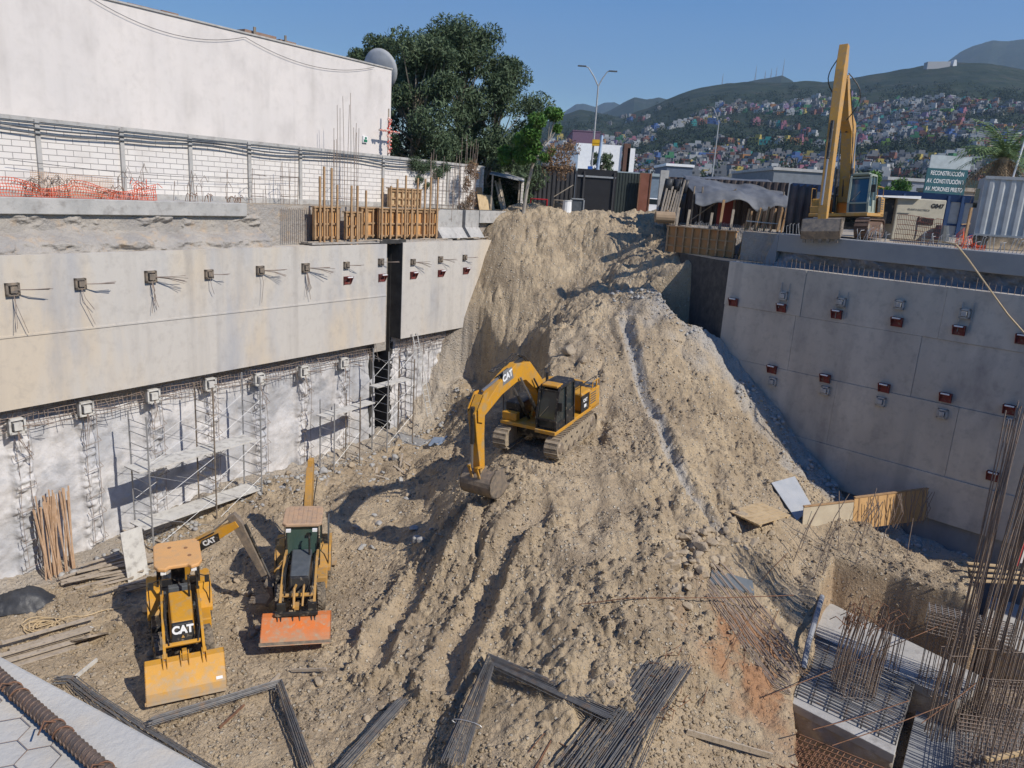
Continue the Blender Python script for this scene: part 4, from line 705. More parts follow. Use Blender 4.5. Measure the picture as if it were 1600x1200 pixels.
o = b.build('hanging_sheet', MT['tarp'], ct, smooth=True); o.modifiers.new('s','SOLIDIFY').thickness = .02
b = MB()
for k in range(7): b.beam((X(1034+k*4,45.2),45.2,-1.25),(X(1042+k*4.5,45.8),45.9,1.0+rr.uniform(-.4,.4)),.09,.05)
b.build('leaning_timber', MT['wood_g'], ct)
x = X(1043,44.8); b = MB(); b.cyl((x-.55,44.8,-.85),(x+.55,44.8,-.85),.33,.33,14); b.cyl((x+.1,44.8,-.52),(x+.1,44.8,-.42),.08,.08,8); tag(b.build('tank', simple('tanktan',(.35,.25,.16)), origin=(x,44.8,-.85), smooth=False), 'rusty horizontal tank lying before the dark shelter', 'tank')
b = MB(); b.box((X(1138,45.8),45.8,-.35),(1.0,.1,1.7)); tag(b.build('red_door', simple('reddoor',(.20,.035,.025)), origin=(X(1138,45.8),45.8,-1.2), bevel=.02), 'dull red panel standing upright inside the dark shelter', 'panel')
# right hand formwork box on the shelf
def flatform(label, xa_, ya, xb_, yb, z0, z1, n, mat):
    a, c = Vector((xa_,ya,0)), Vector((xb_,yb,0)); d = (c-a).normalized(); nn = Vector((d.y,-d.x,0)); o = thing('formwork', label, 'formwork', ((xa_+xb_)/2,(ya+yb)/2,z0)); L1 = (c-a).length
    def bx(b, s0, s1, q0, q1, za, zb): P = lambda s, q, z: a+d*s+nn*q+Vector((0,0,z)); b.hexa([P(s0,q0,za),P(s1,q0,za),P(s1,q1,za),P(s0,q1,za)],[P(s0,q0,zb),P(s1,q0,zb),P(s1,q1,zb),P(s0,q1,zb)])
    b = MB(); bx(b,0,L1,-.03,0,z0,z1); b.build('plywood', mat, o)
    for i in range(n): s = .05+(L1-.1)*i/(n-1); b = MB(); bx(b,s-.045,s+.045,.003,.11,z0+.01,z1); b.build('stud', MT['wood'], o)
    for z in (z0+.35, z0+.85): b = MB(); bx(b,0,L1,.006,.08,z-.04,z+.04); b.build('rail', MT['wood'], o)
    b = MB(); bx(b,-.05,L1+.05,-.1,.15,z1+.003,z1+.06); b.build('top_plate', MT['wood'], o); return o
flatform('long brown plywood formwork on the shelf in front of the dark shelter', X(1050,43.0), 43.0, X(1160,40.8), 40.8, -2.66, -1.3, 9, pm('ply_brown', (.42,.20,.08), (.48,.25,.10), 2, .7))
b = MB(); p0 = aty(1156,400,40.2); b.beam((p0.x,p0.y,-2.7),(p0.x+.45,p0.y,-1.35),.3,.12); tag(b.build('orange_timber', MT['ply'], origin=tuple(p0)), 'thick bright orange timber slanting at the right end of the brown formwork', 'timber')
q = aty(1183, 392, 40.4); rebar_column('rebar_column', 'short dense rebar cage between the brown formwork and the right kerb', (q.x, q.y), 1.0, 1.6, 44, MT['rebar'], -2.66, None, ties=8, seed=5, hvar=.1, tiez=.18)
sp_ = thing('timber_stakes', 'cluster of light timber posts standing behind the short dense rebar cage', 'timber', (q.x,q.y+1,-2.6)); rr = random.Random(3)
for px in (1165,1172,1177,1183,1188,1194,1208,1214,1219,1225): b = MB(); x = X(px,41.6); y = 41.6+rr.uniform(-.5,.5); b.beam((x,y,-2.6),(x+.25+rr.uniform(-.08,.08),y,rr.uniform(-.2,.15)),.09,.07); b.build('stake', MT['wood'], sp_)
b = MB(); b.beam((X(1172,41),41.0,-.7),(X(1222,41),41.0,-.75),.03,.05); b.build('cross_rail', MT['board'], sp_)
for px, h in ((1061,1.2),(1078,1.1),(1114,1.0),(1130,1.9),(1147,1.3)):
    y = 43.6 if px < 1100 else 42.4; x = X(px,y); b = MB(); b.beam((x,y,-2.6),(x+.1,y,-1.2+h*.8),.13,.09); b.beam((x-.05,y+.05,-1.5),(x+.15,y+.05,-1.45),.1,.05)
    tag(b.build('timber_post', MT['wood_g'] if px != 1130 else MT['wood'], origin=(x,y,-2.6)), {1061:'leftmost grey timber post behind the brown formwork',1078:'second grey timber post from the left behind the brown formwork',1114:'shortest grey timber post behind the brown formwork',1130:'tall light timber post beside the dull red panel',1147:'white-tipped timber post at the right of the brown formwork'}[px], 'post')
b = MB()
for k in range(46): x0 = X(1090,42.8)+k*.085; y = 42.5-.02*k; hh = random.uniform(.2,.4); b.tube([(x0,y,-1.5),(x0,y,-1.3+hh),(x0+.08,y,-1.25+hh),(x0+.12,y,-1.45+hh)],.014,4)
tag(b.build('rebar_hooks', MT['galv'], origin=(X(1110,42.5),42.5,-1.4)), 'row of hooked bar ends sticking up behind the brown formwork', 'rebar')
# brown screen left of the tall excavator
b = MB(); xs = np.linspace(X(1233,40), X(1277,40), 14); vs = [(x, 40+.12*math.sin(i*1.7), z+.08*math.sin(i*2.1)) for z in (-1.2,-.4,.6,1.25) for i, x in enumerate(xs)]
b.add(vs, [(j*14+i,j*14+i+1,(j+1)*14+i+1,(j+1)*14+i) for j in range(3) for i in range(13)]); o = b.build('shade_cloth', pm('brown_cloth', (.12,.09,.085), (.16,.125,.11), 2, .9), origin=(xs[0],40,-1.2), smooth=True); o.modifiers.new('s','SOLIDIFY').thickness = .02
tag(o, 'faded brown shade cloth hanging beside the tall excavator arm', 'cloth')
# blue and white hoarding
hb = thing('hoarding', 'grey panel hoarding with dark blue frame behind the tall excavator', 'hoarding', B(1440,58)); xa, xb = X(1236,60), X(1530,55.0)
def hd(u, z, off=0): return Vector((xa+(xb-xa)*u, 60-5*u-off, z))
zt = lambda u: 1.86-.3*u
b = MB(); b.hexa([hd(0,-1.2),hd(1,-1.2),hd(1,-1.2,-.1),hd(0,-1.2,-.1)],[hd(0,zt(0)),hd(1,zt(1)),hd(1,zt(1),-.1),hd(0,zt(0),-.1)]); b.build('panel', simple('hoardgrey',(.40,.41,.42)), hb)
bl = simple('navy', (.02,.05,.13)); b = MB(); b.hexa([hd(0,zt(0)-.35,.08),hd(1,zt(1)-.35,.08),hd(1,zt(1)-.35,.004),hd(0,zt(0)-.35,.004)],[hd(0,zt(0)+.15,.08),hd(1,zt(1)+.15,.08),hd(1,zt(1)+.15,.004),hd(0,zt(0)+.15,.004)]); b.build('top_band', bl, hb)
for u in (.0,.2,.42,.63,.86,.93,1.0): b = MB(); p = hd(u,.2,.05); b.box(p,(.28,.09,2.9)); b.build('frame_post', bl, hb)
b = MB(); b.hexa([hd(0,-.4,.05),hd(1,-.4,.05),hd(1,-.4,.004),hd(0,-.4,.004)],[hd(0,-.25,.05),hd(1,-.25,.05),hd(1,-.25,.004),hd(0,-.25,.004)]); b.build('rail', bl, hb)
def text(s, size, loc, rot, mat, parent=None, name='lettering', ext=.004, bold=0, ls=1., sx=1.):
    cu_ = bpy.data.curves.new(name, 'FONT'); cu_.body = s; cu_.size = size; cu_.extrude = ext; cu_.align_x = 'CENTER'; cu_.align_y = 'CENTER'; cu_.offset = bold; cu_.space_character = ls; cu_.space_line = .95
    t0 = bpy.data.objects.new('tmp', cu_); COL.objects.link(t0); bpy.context.view_layer.update(); me = bpy.data.meshes.new_from_object(t0.evaluated_get(bpy.context.evaluated_depsgraph_get())); bpy.data.objects.remove(t0)
    me.materials.clear(); me.materials.append(mat); o = bpy.data.objects.new(name, me); COL.objects.link(o); M = Matrix.Translation(loc) @ rot.to_4x4() @ Matrix.Diagonal((sx,1,1,1)); me.transform(M)
    if parent: o.parent = parent
    return o
def wtext(s, size, loc, rot, mat, parent, **k):   # world placed lettering under an unrotated thing
    return text(s, size, Vector(loc)-parent.matrix_basis.translation, rot, mat, parent, **k)
FACE = Matrix.Rotation(R_(90), 3, 'X')
# project sign board
ps = aty(1478, 280, 62); sgn = thing('project_sign', 'teal project sign board with a pale upper panel and white lettering above the hoarding', 'sign', (ps.x, 62, -1.2))
zt_, zm, zb = aty(1478,243,62).z, aty(1478,264,62).z, aty(1478,305,62).z; wS = 3.2
b = MB(); b.box((ps.x,62,(zm+zb)/2),(wS,.1,zm-zb)); b.build('text_panel', simple('teal',(.035,.11,.13)), sgn)
b = MB(); b.box((ps.x+.1,62,(zt_+zm)/2),(wS,.1,zt_-zm-.01)); b.build('upper_panel', simple('palegreen',(.42,.47,.48)), sgn); b = MB()
for i in (-1,1): b.box((ps.x+i*1.1,62.12,(zt_-1.2)/2),(.12,.1,zt_+1.2))
b.build('leg', MT['galv'], sgn)
for k, s in enumerate(('RECONSTRUCCIÓN','AV. CONSTITUCIÓN Y','AV. MORONES PRIETO')): wtext(s, .46, (ps.x-.02*k, 61.94, zm-.36-.6*k), FACE, MT['white'], sgn, bold=.003, sx=.63)
wtext('gobierno', .2, (ps.x-.75, 61.94, zm+.6), FACE, MT['dgrey'], sgn, sx=.8) if 0 else None
# cream cabin with canopy
cx0 = X(1432,42.5); cbn = thing('power_cabin', 'cream equipment cabin with a dark opening behind orange netting', 'cabin', (cx0,42.5,-1.2)); crm = simple('cream', (.50,.46,.36))
b = MB(); b.box((cx0,42.5,-.1),(2.6,1.6,2.2)); b.build('body', crm, cbn, bevel=.05); b = MB(); b.hexa([(cx0-3.6,41.4,.95),(cx0-.2,41.5,.97),(cx0-.2,43,.97),(cx0-3.6,42.8,.9)],[(cx0-3.6,41.4,.99),(cx0-.2,41.5,1.12),(cx0-.2,43,1.12),(cx0-3.6,42.8,.94)]); b.build('canopy', MT['white'], cbn)
b = MB(); b.box((cx0-1.31-.4,42.4,.25),(.8,.9,1.3)); b.build('opening', MT['black'], cbn); b = MB(); b.box((cx0+.35,41.68,-.15),(.85,.03,.35)); b.build('vent_window', MT['black'], cbn); b = MB(); b.box((cx0-.02,41.68,-.5),(.03,.03,1.2)); b.box((cx0-.9,41.68,.2),(.6,.02,.03)); b.build('trim', MT['dgrey'], cbn)
b = MB(); b.cyl((cx0+1.1,41.3,-1.1),(cx0+1.1,41.3,-.3),.45,.3,14); b.build('tank', MT['dgrey'], cbn)
wtext('G047', .3, (cx0+.85,41.68,.66), FACE, MT['black'], cbn, bold=.01); wtext('PLANTA ELECTRICA', .13, (cx0-.1,41.68,.42), FACE, MT['dgrey'], cbn)
TR = lambda px, p=35.6: onR(px, 380, p).dot(DR)
netting('safety_net', 'orange netting fence in front of the cream cabin', [(TR(1388),36.2,-1.15),(TR(1450),36.2,-1.15),(TR(1462),36.2,-1.15)], 1.25, Rw, pm('dull_net',(.36,.12,.08),(.28,.1,.07),3), hv=.12, cell=.07)
netting('safety_net', 'bright crumpled orange netting heap left of the grey trailer', [(TR(1490),35.8,-1.15),(TR(1504),35.6,-1.15),(TR(1515),36,-1.15),(TR(1525),35.7,-1.15),(TR(1540),35.9,-1.15)], 1.3, Rw, MT['net'], hv=.85, cell=.05)
b = MB(); q = onR(1512,350,36); b.beam((q.x,q.y,-1.2),(q.x+.02,q.y,.55),.09,.09); b.beam((q.x-.25,q.y,-.15),(q.x+.1,q.y,-.1),.05,.05); tag(b.build('timber_post', MT['wood'], origin=(q.x,q.y,-1.2)), 'short timber post standing in the bright orange netting', 'post')
# grey trailer / container hut
y0 = 37.0; xa = X(1535,y0); o = tr = thing('site_trailer', 'pale grey corrugated site trailer at the right edge behind the kerb', 'trailer', (xa+3,y0,-1.2)); zt2 = aty(1535,275,y0).z
A0 = Vector((xa,y0,0)); A1 = Vector((xa+6.5,y0-2.6,0)); bk = Vector((1.0,2.2,0)); b = MB(); P = lambda v, z: (v.x, v.y, z)
b.hexa([P(A0,-.6),P(A1,-.6),P(A1+bk,-.6),P(A0+bk,-.6)],[P(A0,zt2-.05),P(A1,zt2-.05),P(A1+bk,zt2-.05),P(A0+bk,zt2-.05)]); tm = simple('trailer_grey',(.40,.42,.43)); b.build('body', tm, tr)
nn_ = Vector((-2.6,-6.5,0)).normalized()*.03; vcorr('corrugated_side', A0.x+nn_.x, A0.y+nn_.y, A1.x+nn_.x, A1.y+nn_.y, -.58, zt2-.1, tm, tr, .42, -.05); b = MB(); b.beam(P(A0+nn_,zt2-.05),P(A1+nn_,zt2-.05),.16,.14); b.beam(P(A0+nn_,-.6),P(A1+nn_,-.6),.14,.12); b.build('edge_rail', MT['galv'], tr)
b = MB(); b.box(A0+bk*.5+Vector((-.03,0,1.1)),(.04,.5,.9)); b.build('window', MT['glass'], tr); b = MB(); b.box((xa+3,y0-.6,-.9),(6,1.2,.55)); b.build('chassis', MT['black'], tr)
x = X(1567,48); b = MB(); b.cyl((x,48,-1.2),(X(1586,48)+.1,48,aty(1586,170,48).z),.06,.05,8); b.cyl((X(1586,48)+.1,48,aty(1586,170,48).z),(X(1586,48)+.1,48,aty(1586,168,48).z+.05),.1,.1,8); tag(b.build('leaning_pole', MT['white'], origin=(x,48,-1.2)), 'slender white leaning pole in front of the palm', 'pole')
# white car, roadway structures, buildings
x = X(1026,64); car = thing('parked_car', 'white car half hidden between the rusty panel and the dark shelter', 'car', (x,64,-1.2)); b = MB()
b.xf(Matrix.Identity(4)); b.prism([(-2.1,.35),(2.1,.35),(2.15,.8),(1.3,.95),(.8,1.45),(-1.2,1.45),(-1.9,.95),(-2.15,.85)],-.85,.85); b.build('body', MT['white'], car, world=False, bevel=.08); b = MB(); b.prism([(1.2,.97),(.78,1.38),(-1.15,1.38),(-1.7,.97)],-.87,.87); b.build('window', MT['glass'], car, world=False)
for i in (-1.3,1.3):
    for j in (-.8,.8): b = MB(); b.cyl((i,j-.1,.32),(i,j+.1,.32),.32,.32,14); b.build('wheel', MT['rubber'], car, world=False)
def block(name, label, cat, px0, px1, y, z0, z1, mat, dep=12, windows=None, roofm=None, y1=None):
    x0, x1 = X(px0,y), X(px1, y1 or y); o = thing(name, label, cat, ((x0+x1)/2,y,z0)); yb = y1 or y; b = MB(); b.hexa([(x0,y,z0),(x1,yb,z0),(x1,yb+dep,z0),(x0,y+dep,z0)],[(x0,y,z1),(x1,yb,z1),(x1,yb+dep,z1),(x0,y+dep,z1)]); b.build('wall', mat, o)
    b = MB(); b.hexa([(x0-.2,y-.2,z1+.003),(x1+.2,yb-.2,z1+.003),(x1+.2,yb+dep,z1+.003),(x0-.2,y+dep,z1+.003)],[(x0-.2,y-.2,z1+.35),(x1+.2,yb-.2,z1+.35),(x1+.2,yb+dep,z1+.35),(x0-.2,y+dep,z1+.35)]); b.build('roof', roofm or mat, o)
    for (u0,u1,za,zb_,n) in (windows or []):
        for k in range(n):
            ua = u0+(u1-u0)*k/n; ub = ua+(u1-u0)/n*.7; b = MB(); b.hexa([(x0+(x1-x0)*ua,y-.05,za),(x0+(x1-x0)*ub,y-.05,za),(x0+(x1-x0)*ub,y-.004,za),(x0+(x1-x0)*ua,y-.004,za)],[(x0+(x1-x0)*ua,y-.05,zb_),(x0+(x1-x0)*ub,y-.05,zb_),(x0+(x1-x0)*ub,y-.004,zb_),(x0+(x1-x0)*ua,y-.004,zb_)]); b.build('window', MT['glass'], o)
    return o
gb = simple('bluegrey', (.17,.22,.27)); zz = lambda px, py, y: aty(px,py,y).z
block('low_building', 'long low blue grey building behind the black gate and fence', 'building', 875, 1032, 95, -1.2, zz(960,272,95), gb, 20, [(.3,1,zz(960,286,95),zz(960,281,95),1)], simple('palebluegrey',(.30,.36,.38)))
mb = block('modern_building', 'white modern building with a dark brown vertical fin beyond the pit', 'building', 896, 961, 150, -1.2, zz(935,245,150), MT['white'], 20, [(.05,.95,zz(930,262,150),zz(930,257,150),11)])
x0, x1 = X(953,149), X(966,149); b = MB(); b.box(((x0+x1)/2-3.5,155,zz(950,238,150)/2),(x1-x0+7,12,zz(950,224,150)+1)); b.build('tower', MT['white'], mb); b = MB(); b.box((X(974,148.5),149.5,zz(970,224,149)/2),(1.2,2,zz(970,224,149))); b.build('brown_fin', simple('finbrown',(.13,.07,.05)), mb); b = MB(); b.box((X(979,150),151,zz(979,232,150)/2-.5),(1.4,5,zz(979,232,150)+1)); b.build('side_wing', MT['white'], mb)
block('low_building', 'blue grey hall left of the white modern building behind the small tree', 'building', 860, 899, 140, -1.2, zz(880,238,140), simple('palebl',(.30,.38,.48)), 12, [(.2,.95,zz(880,262,140),zz(880,258,140),8)])
block('shopping_hall', 'dull purple hall far behind the tall street lamp', 'building', 888, 930, 300, -1.2, zz(905,205,300), simple('purple',(.16,.10,.15)), 40)
block('low_building', 'low dark roofed shed behind the pale pillar and the shelter', 'building', 1038, 1078, 110, -1.2, zz(1055,260,110), simple('shedb',(.12,.15,.2)), 10, None, MT['white'])
block('low_building', 'flat pale roofed hall right of the tall excavator, behind the blue hoarding', 'building', 1385, 1470, 90, -1.2, zz(1420,283,90), simple('hallb',(.26,.28,.32)), 20, None, simple('hallr',(.45,.45,.44)))
block('low_building', 'grey roofed hall behind the brown shade cloth', 'building', 1205, 1290, 100, -1.2, zz(1250,268,100), simple('hallc',(.2,.22,.24)), 20, None, simple('hallr2',(.45,.44,.42)))
block('low_building', 'beige sloping roofed house behind the grey trailer', 'building', 1500, 1560, 75, -1.2, zz(1520,300,75), simple('hallbg',(.36,.30,.24)), 8)
# ------------------------------------------------------------------ machines (local frame: x forward, y left, z up)
def P(b, name, mat, par, **k): return b.build(name, mat, par, world=False, **k)
LETTER = MT['white']
def offset_poly(pts, ws):      # centre line and half widths in xz -> closed outline
    up_, dn = [], []
    for i, (x, z) in enumerate(pts):
        a = pts[max(i-1,0)]; c = pts[min(i+1,len(pts)-1)]; dx, dz = c[0]-a[0], c[1]-a[1]; l = math.hypot(dx,dz); nx_, nz_ = -dz/l, dx/l
        up_.append((x+nx_*ws[i], z+nz_*ws[i])); dn.append((x-nx_*ws[i], z-nz_*ws[i]))
    return up_+dn[::-1]
def boxbeam(pts, ws, y0, y1, b=None): return (b or MB()).prism(offset_poly(pts, ws), y0, y1)
def ram(par, a, c, r, name='hydraulic_ram', split=.6):
    a, c = Vector(a), Vector(c); m_ = a.lerp(c, split); b = MB(); b.cyl(a, m_, r, n=10); o = P(b, name, MT['black'], par, smooth=False); b = MB(); b.cyl(m_, c, r*.55, n=8); P(b, 'rod', MT['chrome'], o); return o
def tyre(par, x, y, r, w_, hub, mt=None, seed=0, toe=0):
    n = 40; b = MB(); vs = []; fs = []; prof = [(r*.55,-w_*.42),(r*.86,-w_*.5),(r*.97,-w_*.42),(r,-w_*.15),(r,w_*.15),(r*.97,w_*.42),(r*.86,w_*.5),(r*.55,w_*.42)]; m_ = len(prof)
    for i in range(n):
        a = i*2*math.pi/n; vs += [(math.cos(a)*q, z, math.sin(a)*q) for q, z in prof]
        for j in range(m_): fs.append((i*m_+j, i*m_+(j+1) % m_, ((i+1) % n)*m_+(j+1) % m_, ((i+1) % n)*m_+j))
    b.add(vs, fs)
    for i in range(18):
        for sg in (-1,1):
            a = (i+(.5 if sg > 0 else 0))*2*math.pi/18; c = Vector((math.cos(a)*r*1.005, sg*w_*.22, math.sin(a)*r*1.005)); rot = Matrix.Rotation(-a, 3, 'Y') @ Matrix.Rotation(sg*.6, 3, 'X'); b.box(c, (.05*r/.6,w_*.5,.07*r/.6), rot)
    M = Matrix.Translation((x,y,r)) @ Matrix.Rotation(toe, 4, 'Z'); b.xf(M); wh = P(b, 'wheel', mt or MT['rubber'], par)
    s = 1 if y > 0 else -1; b = MB(); b.cyl((0,s*w_*.1,0),(0,s*w_*.3,0), r*.56, r*.5, 18); b.cyl((0,s*w_*.3,0),(0,s*w_*.48,0), r*.2, r*.16, 12); b.xf(M); P(b, 'rim', hub, wh); return wh
def backhoe(label, loc, rz, new=True):
    Y = MT['yellow'] if new else MT['yellow_old']; root = thing('backhoe_loader', label, 'backhoe loader', loc, rz, 'backhoe loaders parked on the pit floor'); root.scale = (1.04,.88,.92)
    b = MB(); b.box((.7,0,.75),(3.3,.62,.42)); b.box((-.95,0,.8),(.5,1.5,.8)); P(b, 'chassis', MT['black'], root, bevel=.03)
    tyre(root, -.35, -.86, .74, .46, Y); tyre(root, -.35, .86, .74, .46, Y); tyre(root, 1.75, -.78, .47, .34, Y, seed=1, toe=.12); tyre(root, 1.75, .78, .47, .34, Y, toe=.12)
    b = MB(); b.cyl((1.75,-.7,.47),(1.75,.7,.47),.09); P(b, 'axle', MT['black'], root)
    for s in (-1,1):
        b = MB(); b.xf(Matrix.Identity(4)); b.prism([(-1.15,1.0),(-1.1,1.45),(-.8,1.62),(.1,1.62),(.42,1.42),(.62,.95),(.62,.8),(.5,.8),(.3,1.3),(0,1.5),(-.7,1.5),(-1.0,1.35),(-1.05,1.0)], s*.62, s*1.1); P(b, 'fender', Y, root, bevel=.02)
        b = MB(); b.box((.95,s*.78,.72),(.7,.42,.5)); P(b, 'step_tank', Y if s > 0 else MT['black'], root, bevel=.04)
        b = MB(); b.tube([(.55,s*1.0,1.0),(.6,s*1.02,1.9),(.3,s*1.02,1.95)], .02, 5); P(b, 'grab_rail', MT['black'], root)
    hm = Y if new else MT['dgrey']
    b = MB(); b.hexa([(.62,-.42,1.05),(2.2,-.4,1.0),(2.2,.4,1.0),(.62,.42,1.05)], [(.62,-.38,1.78),(2.02,-.34,1.52),(2.02,.34,1.52),(.62,.38,1.78)]); P(b, 'hood', hm, root, bevel=.05)
    b = MB(); b.hexa([(2.203,-.4,.72),(2.34,-.38,.72),(2.34,.38,.72),(2.203,.4,.72)], [(2.03,-.34,1.515),(2.12,-.32,1.48),(2.12,.32,1.48),(2.03,.34,1.515)]); gr = P(b, 'grille', MT['black'], root, bevel=.02)
    if new:
        rot = Matrix(((0,.27,.963),(1,0,0),(0,.963,-.27))); rot = Matrix(((0,-.262,.965),(1,0,0),(0,.965,.262))); text('CAT', .34, Vector((2.2,0,1.31)), rot, LETTER, gr, bold=.018); b = MB(); b.add([(2.262,-.06,1.06),(2.262,.06,1.06),(2.238,0,1.16)],[(0,1,2)]); b.xf(Matrix.Translation((.008,0,0))); P(b, 'badge', MT['yellow'], gr)
    b = MB(); b.box((1.05,0,1.79),(.5,.6,.02)) if False else b.cyl((.95,.3,1.7),(.95,.3,2.35),.04,.04,8); b.tube([(.95,.3,2.3),(.95,.3,2.42),(.9,.3,2.5)],.045,8); P(b, 'exhaust', MT['black'], root)
    # cab
    b = MB()
    for x, y in ((.58,.62),(.58,-.62),(-.75,.66),(-.75,-.66),(-.1,.72),(-.1,-.72)): b.beam((x,y,1.05),(x*.9,y*.95,2.72),.075,.075)
    b.box((-.1,.66,1.15),(1.35,.05,.25)); b.box((-.1,-.66,1.15),(1.35,.05,.25)); cab = P(b, 'cab_frame', MT['black'], root)
    if not new:
        b = MB(); b.box((.575,0,1.98),(.02,1.15,1.35)); b.box((-.1,.68,1.98),(1.2,.02,1.35)); b.box((-.1,-.68,1.98),(1.2,.02,1.35)); g = pm('green_glass', (.05,.09,.075), rough=.15, spec=.8); P(b, 'window', g, cab)
        b = MB(); b.box((-.35,.98,1.85),(.75,.05,1.35)); b.xf(Matrix.Identity(4)); P(b, 'open_door', MT['dgrey'], cab)
    b = MB(); b.box((-.1,0,1.12),(1.3,1.2,.1)); P(b, 'cab_floor', MT['dgrey'], root)
    b = MB(); b.box((-.2,0,1.5),(.5,.5,.12)); b.box((-.45,0,1.8),(.12,.48,.6)); b.box((-.2,0,1.3),(.3,.3,.3)); P(b, 'seat', MT['black'], root, bevel=.04)
    b = MB(); b.box((.42,0,1.7),(.22,.75,.35)); P(b, 'console', MT['dgrey'], root, bevel=.03)
    b = MB(); b.tube([(.1+.02,math.cos(a)*.19,1.98+math.sin(a)*.1) for a in np.linspace(0,6.283,17)], .017, 5); b.cyl((.35,0,1.75),(.12,0,1.96),.03); P(b, 'steering_wheel', MT['black'], root)
    rf = MT['roof_a'] if new else MT['roof_b']; b = MB()
    b.slab([(.95,-.42),(.86,-.68),(.62,-.80),(-.72,-.80),(-.92,-.66),(-.95,.66),(-.72,.80),(.62,.80),(.86,.68),(.95,.42),(.80,.30),(.80,-.30)] if new else [(.72,-.62),(.60,-.76),(-.62,-.76),(-.78,-.6),(-.78,.6),(-.62,.76),(.60,.76),(.72,.62)], 2.72, 2.86); ro = P(b, 'roof', rf, root, bevel=.04)
    b = MB()
    for x, y in (((-.3,.3),(.25,.4),(-.45,-.25)) if new else ()): b.cyl((x,y,2.863),(x,y,2.87),.07,.07,14)
    if new: P(b, 'roof_vent', simple('vent_brown',(.3,.16,.08)), ro)
    else:
        for y in np.linspace(-.55,.55,7): b.box((0,y,2.866),(1.25,.025,.012))
        P(b, 'roof_rib', rf, ro)
    for y in (-.5,.5): b = MB(); b.box((.84,y,2.66),(.1,.18,.1)); P(b, 'work_lamp', MT['white'], ro)
    # loader
    arm = [(.35,1.62),(1.2,1.62),(2.3,1.38),(3.12,.98)] if new else [(.35,1.62),(1.2,1.7),(2.35,1.3),(3.12,.86)]
    for s in (-1,1):
        b = boxbeam(arm, [.09,.12,.11,.08], s*.56, s*.65); la = P(b, 'loader_arm', Y, root, bevel=.01)
        ram(la, (.95,s*.605,.8), (1.9,s*.605,1.3), .05)
        b = MB(); b.beam((.4,s*.6,1.0),(.4,s*.6,1.7),.12,.12); P(b, 'arm_tower', Y, root)
        b = MB(); b.tube([(.5,s*.5,1.55),(1.1,s*.52,1.8),(1.8,s*.53,1.7),(2.4,s*.53,1.45),(2.75,s*.45,1.2)],.022,5); b.tube([(.5,s*.46,1.5),(1.2,s*.48,1.72),(1.9,s*.5,1.6),(2.5,s*.48,1.3)],.018,5); P(b, 'hoses', MT['black'], la)
        b = MB(); b.tube([(.6,s*.62,2.3),(.85,s*.85,2.35)],.018,5); b.box((.88,s*.92,2.25),(.04,.16,.26)); P(b, 'mirror', MT['black'], cab)
        b = MB()
        for xx,zz_ in ((.35,1.62),(1.2,1.66),(2.32,1.33),(3.08,.95)): b.cyl((xx,s*.54,zz_),(xx,s*.68,zz_),.05,.05,10)
        P(b, 'pivot_pins', MT['steel'], la)
    b = MB(); b.cyl((2.66,-.6,1.14),(2.66,.6,1.14),.07); P(b, 'cross_tube', Y, root)
    ram(root, (2.36,0,.72), (3.2,0,1.02), .06, 'bucket_ram', .55)
    b = MB(); b.box((3.1,0,1.0),(.3,.16,.12)); (b.tube([(2.3,.2,1.3),(2.7,.22,1.5),(3.2,.2,1.05)],.04,6), b.tube([(2.3,-.1,1.3),(2.75,-.12,1.45),(3.25,-.1,1.0)],.05,6)) if not new else b.beam((2.8,0,1.0),(3.1,0,1.1),.14,.1); P(b, 'tilt_link', Y, root)
    bk = Y if new else MT['orange']; W2 = 1.22
    prof = [(3.08,.98),(3.0,.72),(2.98,.38),(3.08,.12),(3.3,.04),(3.85,.02),(3.85,.05),(3.34,.085),(3.13,.16),(3.04,.4),(3.06,.7),(3.13,.95)]
    if new: prof = [(3.0,1.02),(3.13,1.02),(3.38,.38),(3.86,.05),(3.85,.01),(3.3,.03),(3.06,.14),(2.98,.42)][:]; 
    hb_ = 1.0 if new else .72; q = lambda x, z: (x, z*hb_)
    outp = [q(2.88,.45),q(2.9,.8),q(3.0,.97),q(3.2,.93),q(3.72,.3),q(3.84,.0)]; inp = [q(3.81,.0),q(3.69,.28),q(3.18,.89),q(3.02,.92),q(2.94,.79),q(2.92,.45)]
    b = MB(); b.prism(outp+inp, -W2, W2)
    for s in (-1,1): b.prism(outp+[q(3.3,.12)], s*W2, s*(W2-.025))
    bo = P(b, 'bucket', bk, root)
    b = MB(); b.box((3.80,0,.06),(.03,2.5,.1), Matrix.Rotation(-.3,3,'Y')); P(b, 'cutting_edge', bk if new else MT['steel'], bo)
    b = MB()
    for y in (-.66,-.54,.54,.66,-.12,.12): b.prism([q(2.85,1.02),q(3.0,1.1),q(3.28,.98),q(3.34,.8),q(3.2,.92),q(3.0,.9)], y-.014, y+.014)
    if not new: b.box((3.22,0,.78),(.12,1.5,.1)); b.box((3.12,.55,.95),(.1,.3,.35)); b.box((3.12,-.55,.95),(.1,.3,.35))
    P(b, 'bucket_bracket', Y if new else MT['black'], bo)
    if new: b = MB(); b.box((3.66,1.0,.38),(.012,.2,.09), Matrix.Rotation(-.87,3,'Y')); P(b, 'decal', MT['white'], bo)
    # ground engaging backhoe at the rear
    pv = Matrix.Translation((-1.25,0,0)) @ Matrix.Rotation(R_(68) if new else R_(172), 4, 'Z')
    b = MB(); b.box((-1.2,0,.9),(.25,1.7,.5)); P(b, 'rear_frame', Y, root)
    for s in (-1,1): b = MB(); b.box((-1.3,s*1.0,.7),(.16,.16,1.25)); b.box((-1.3,s*1.1,.06),(.45,.4,.06)); P(b, 'stabiliser', Y, root)
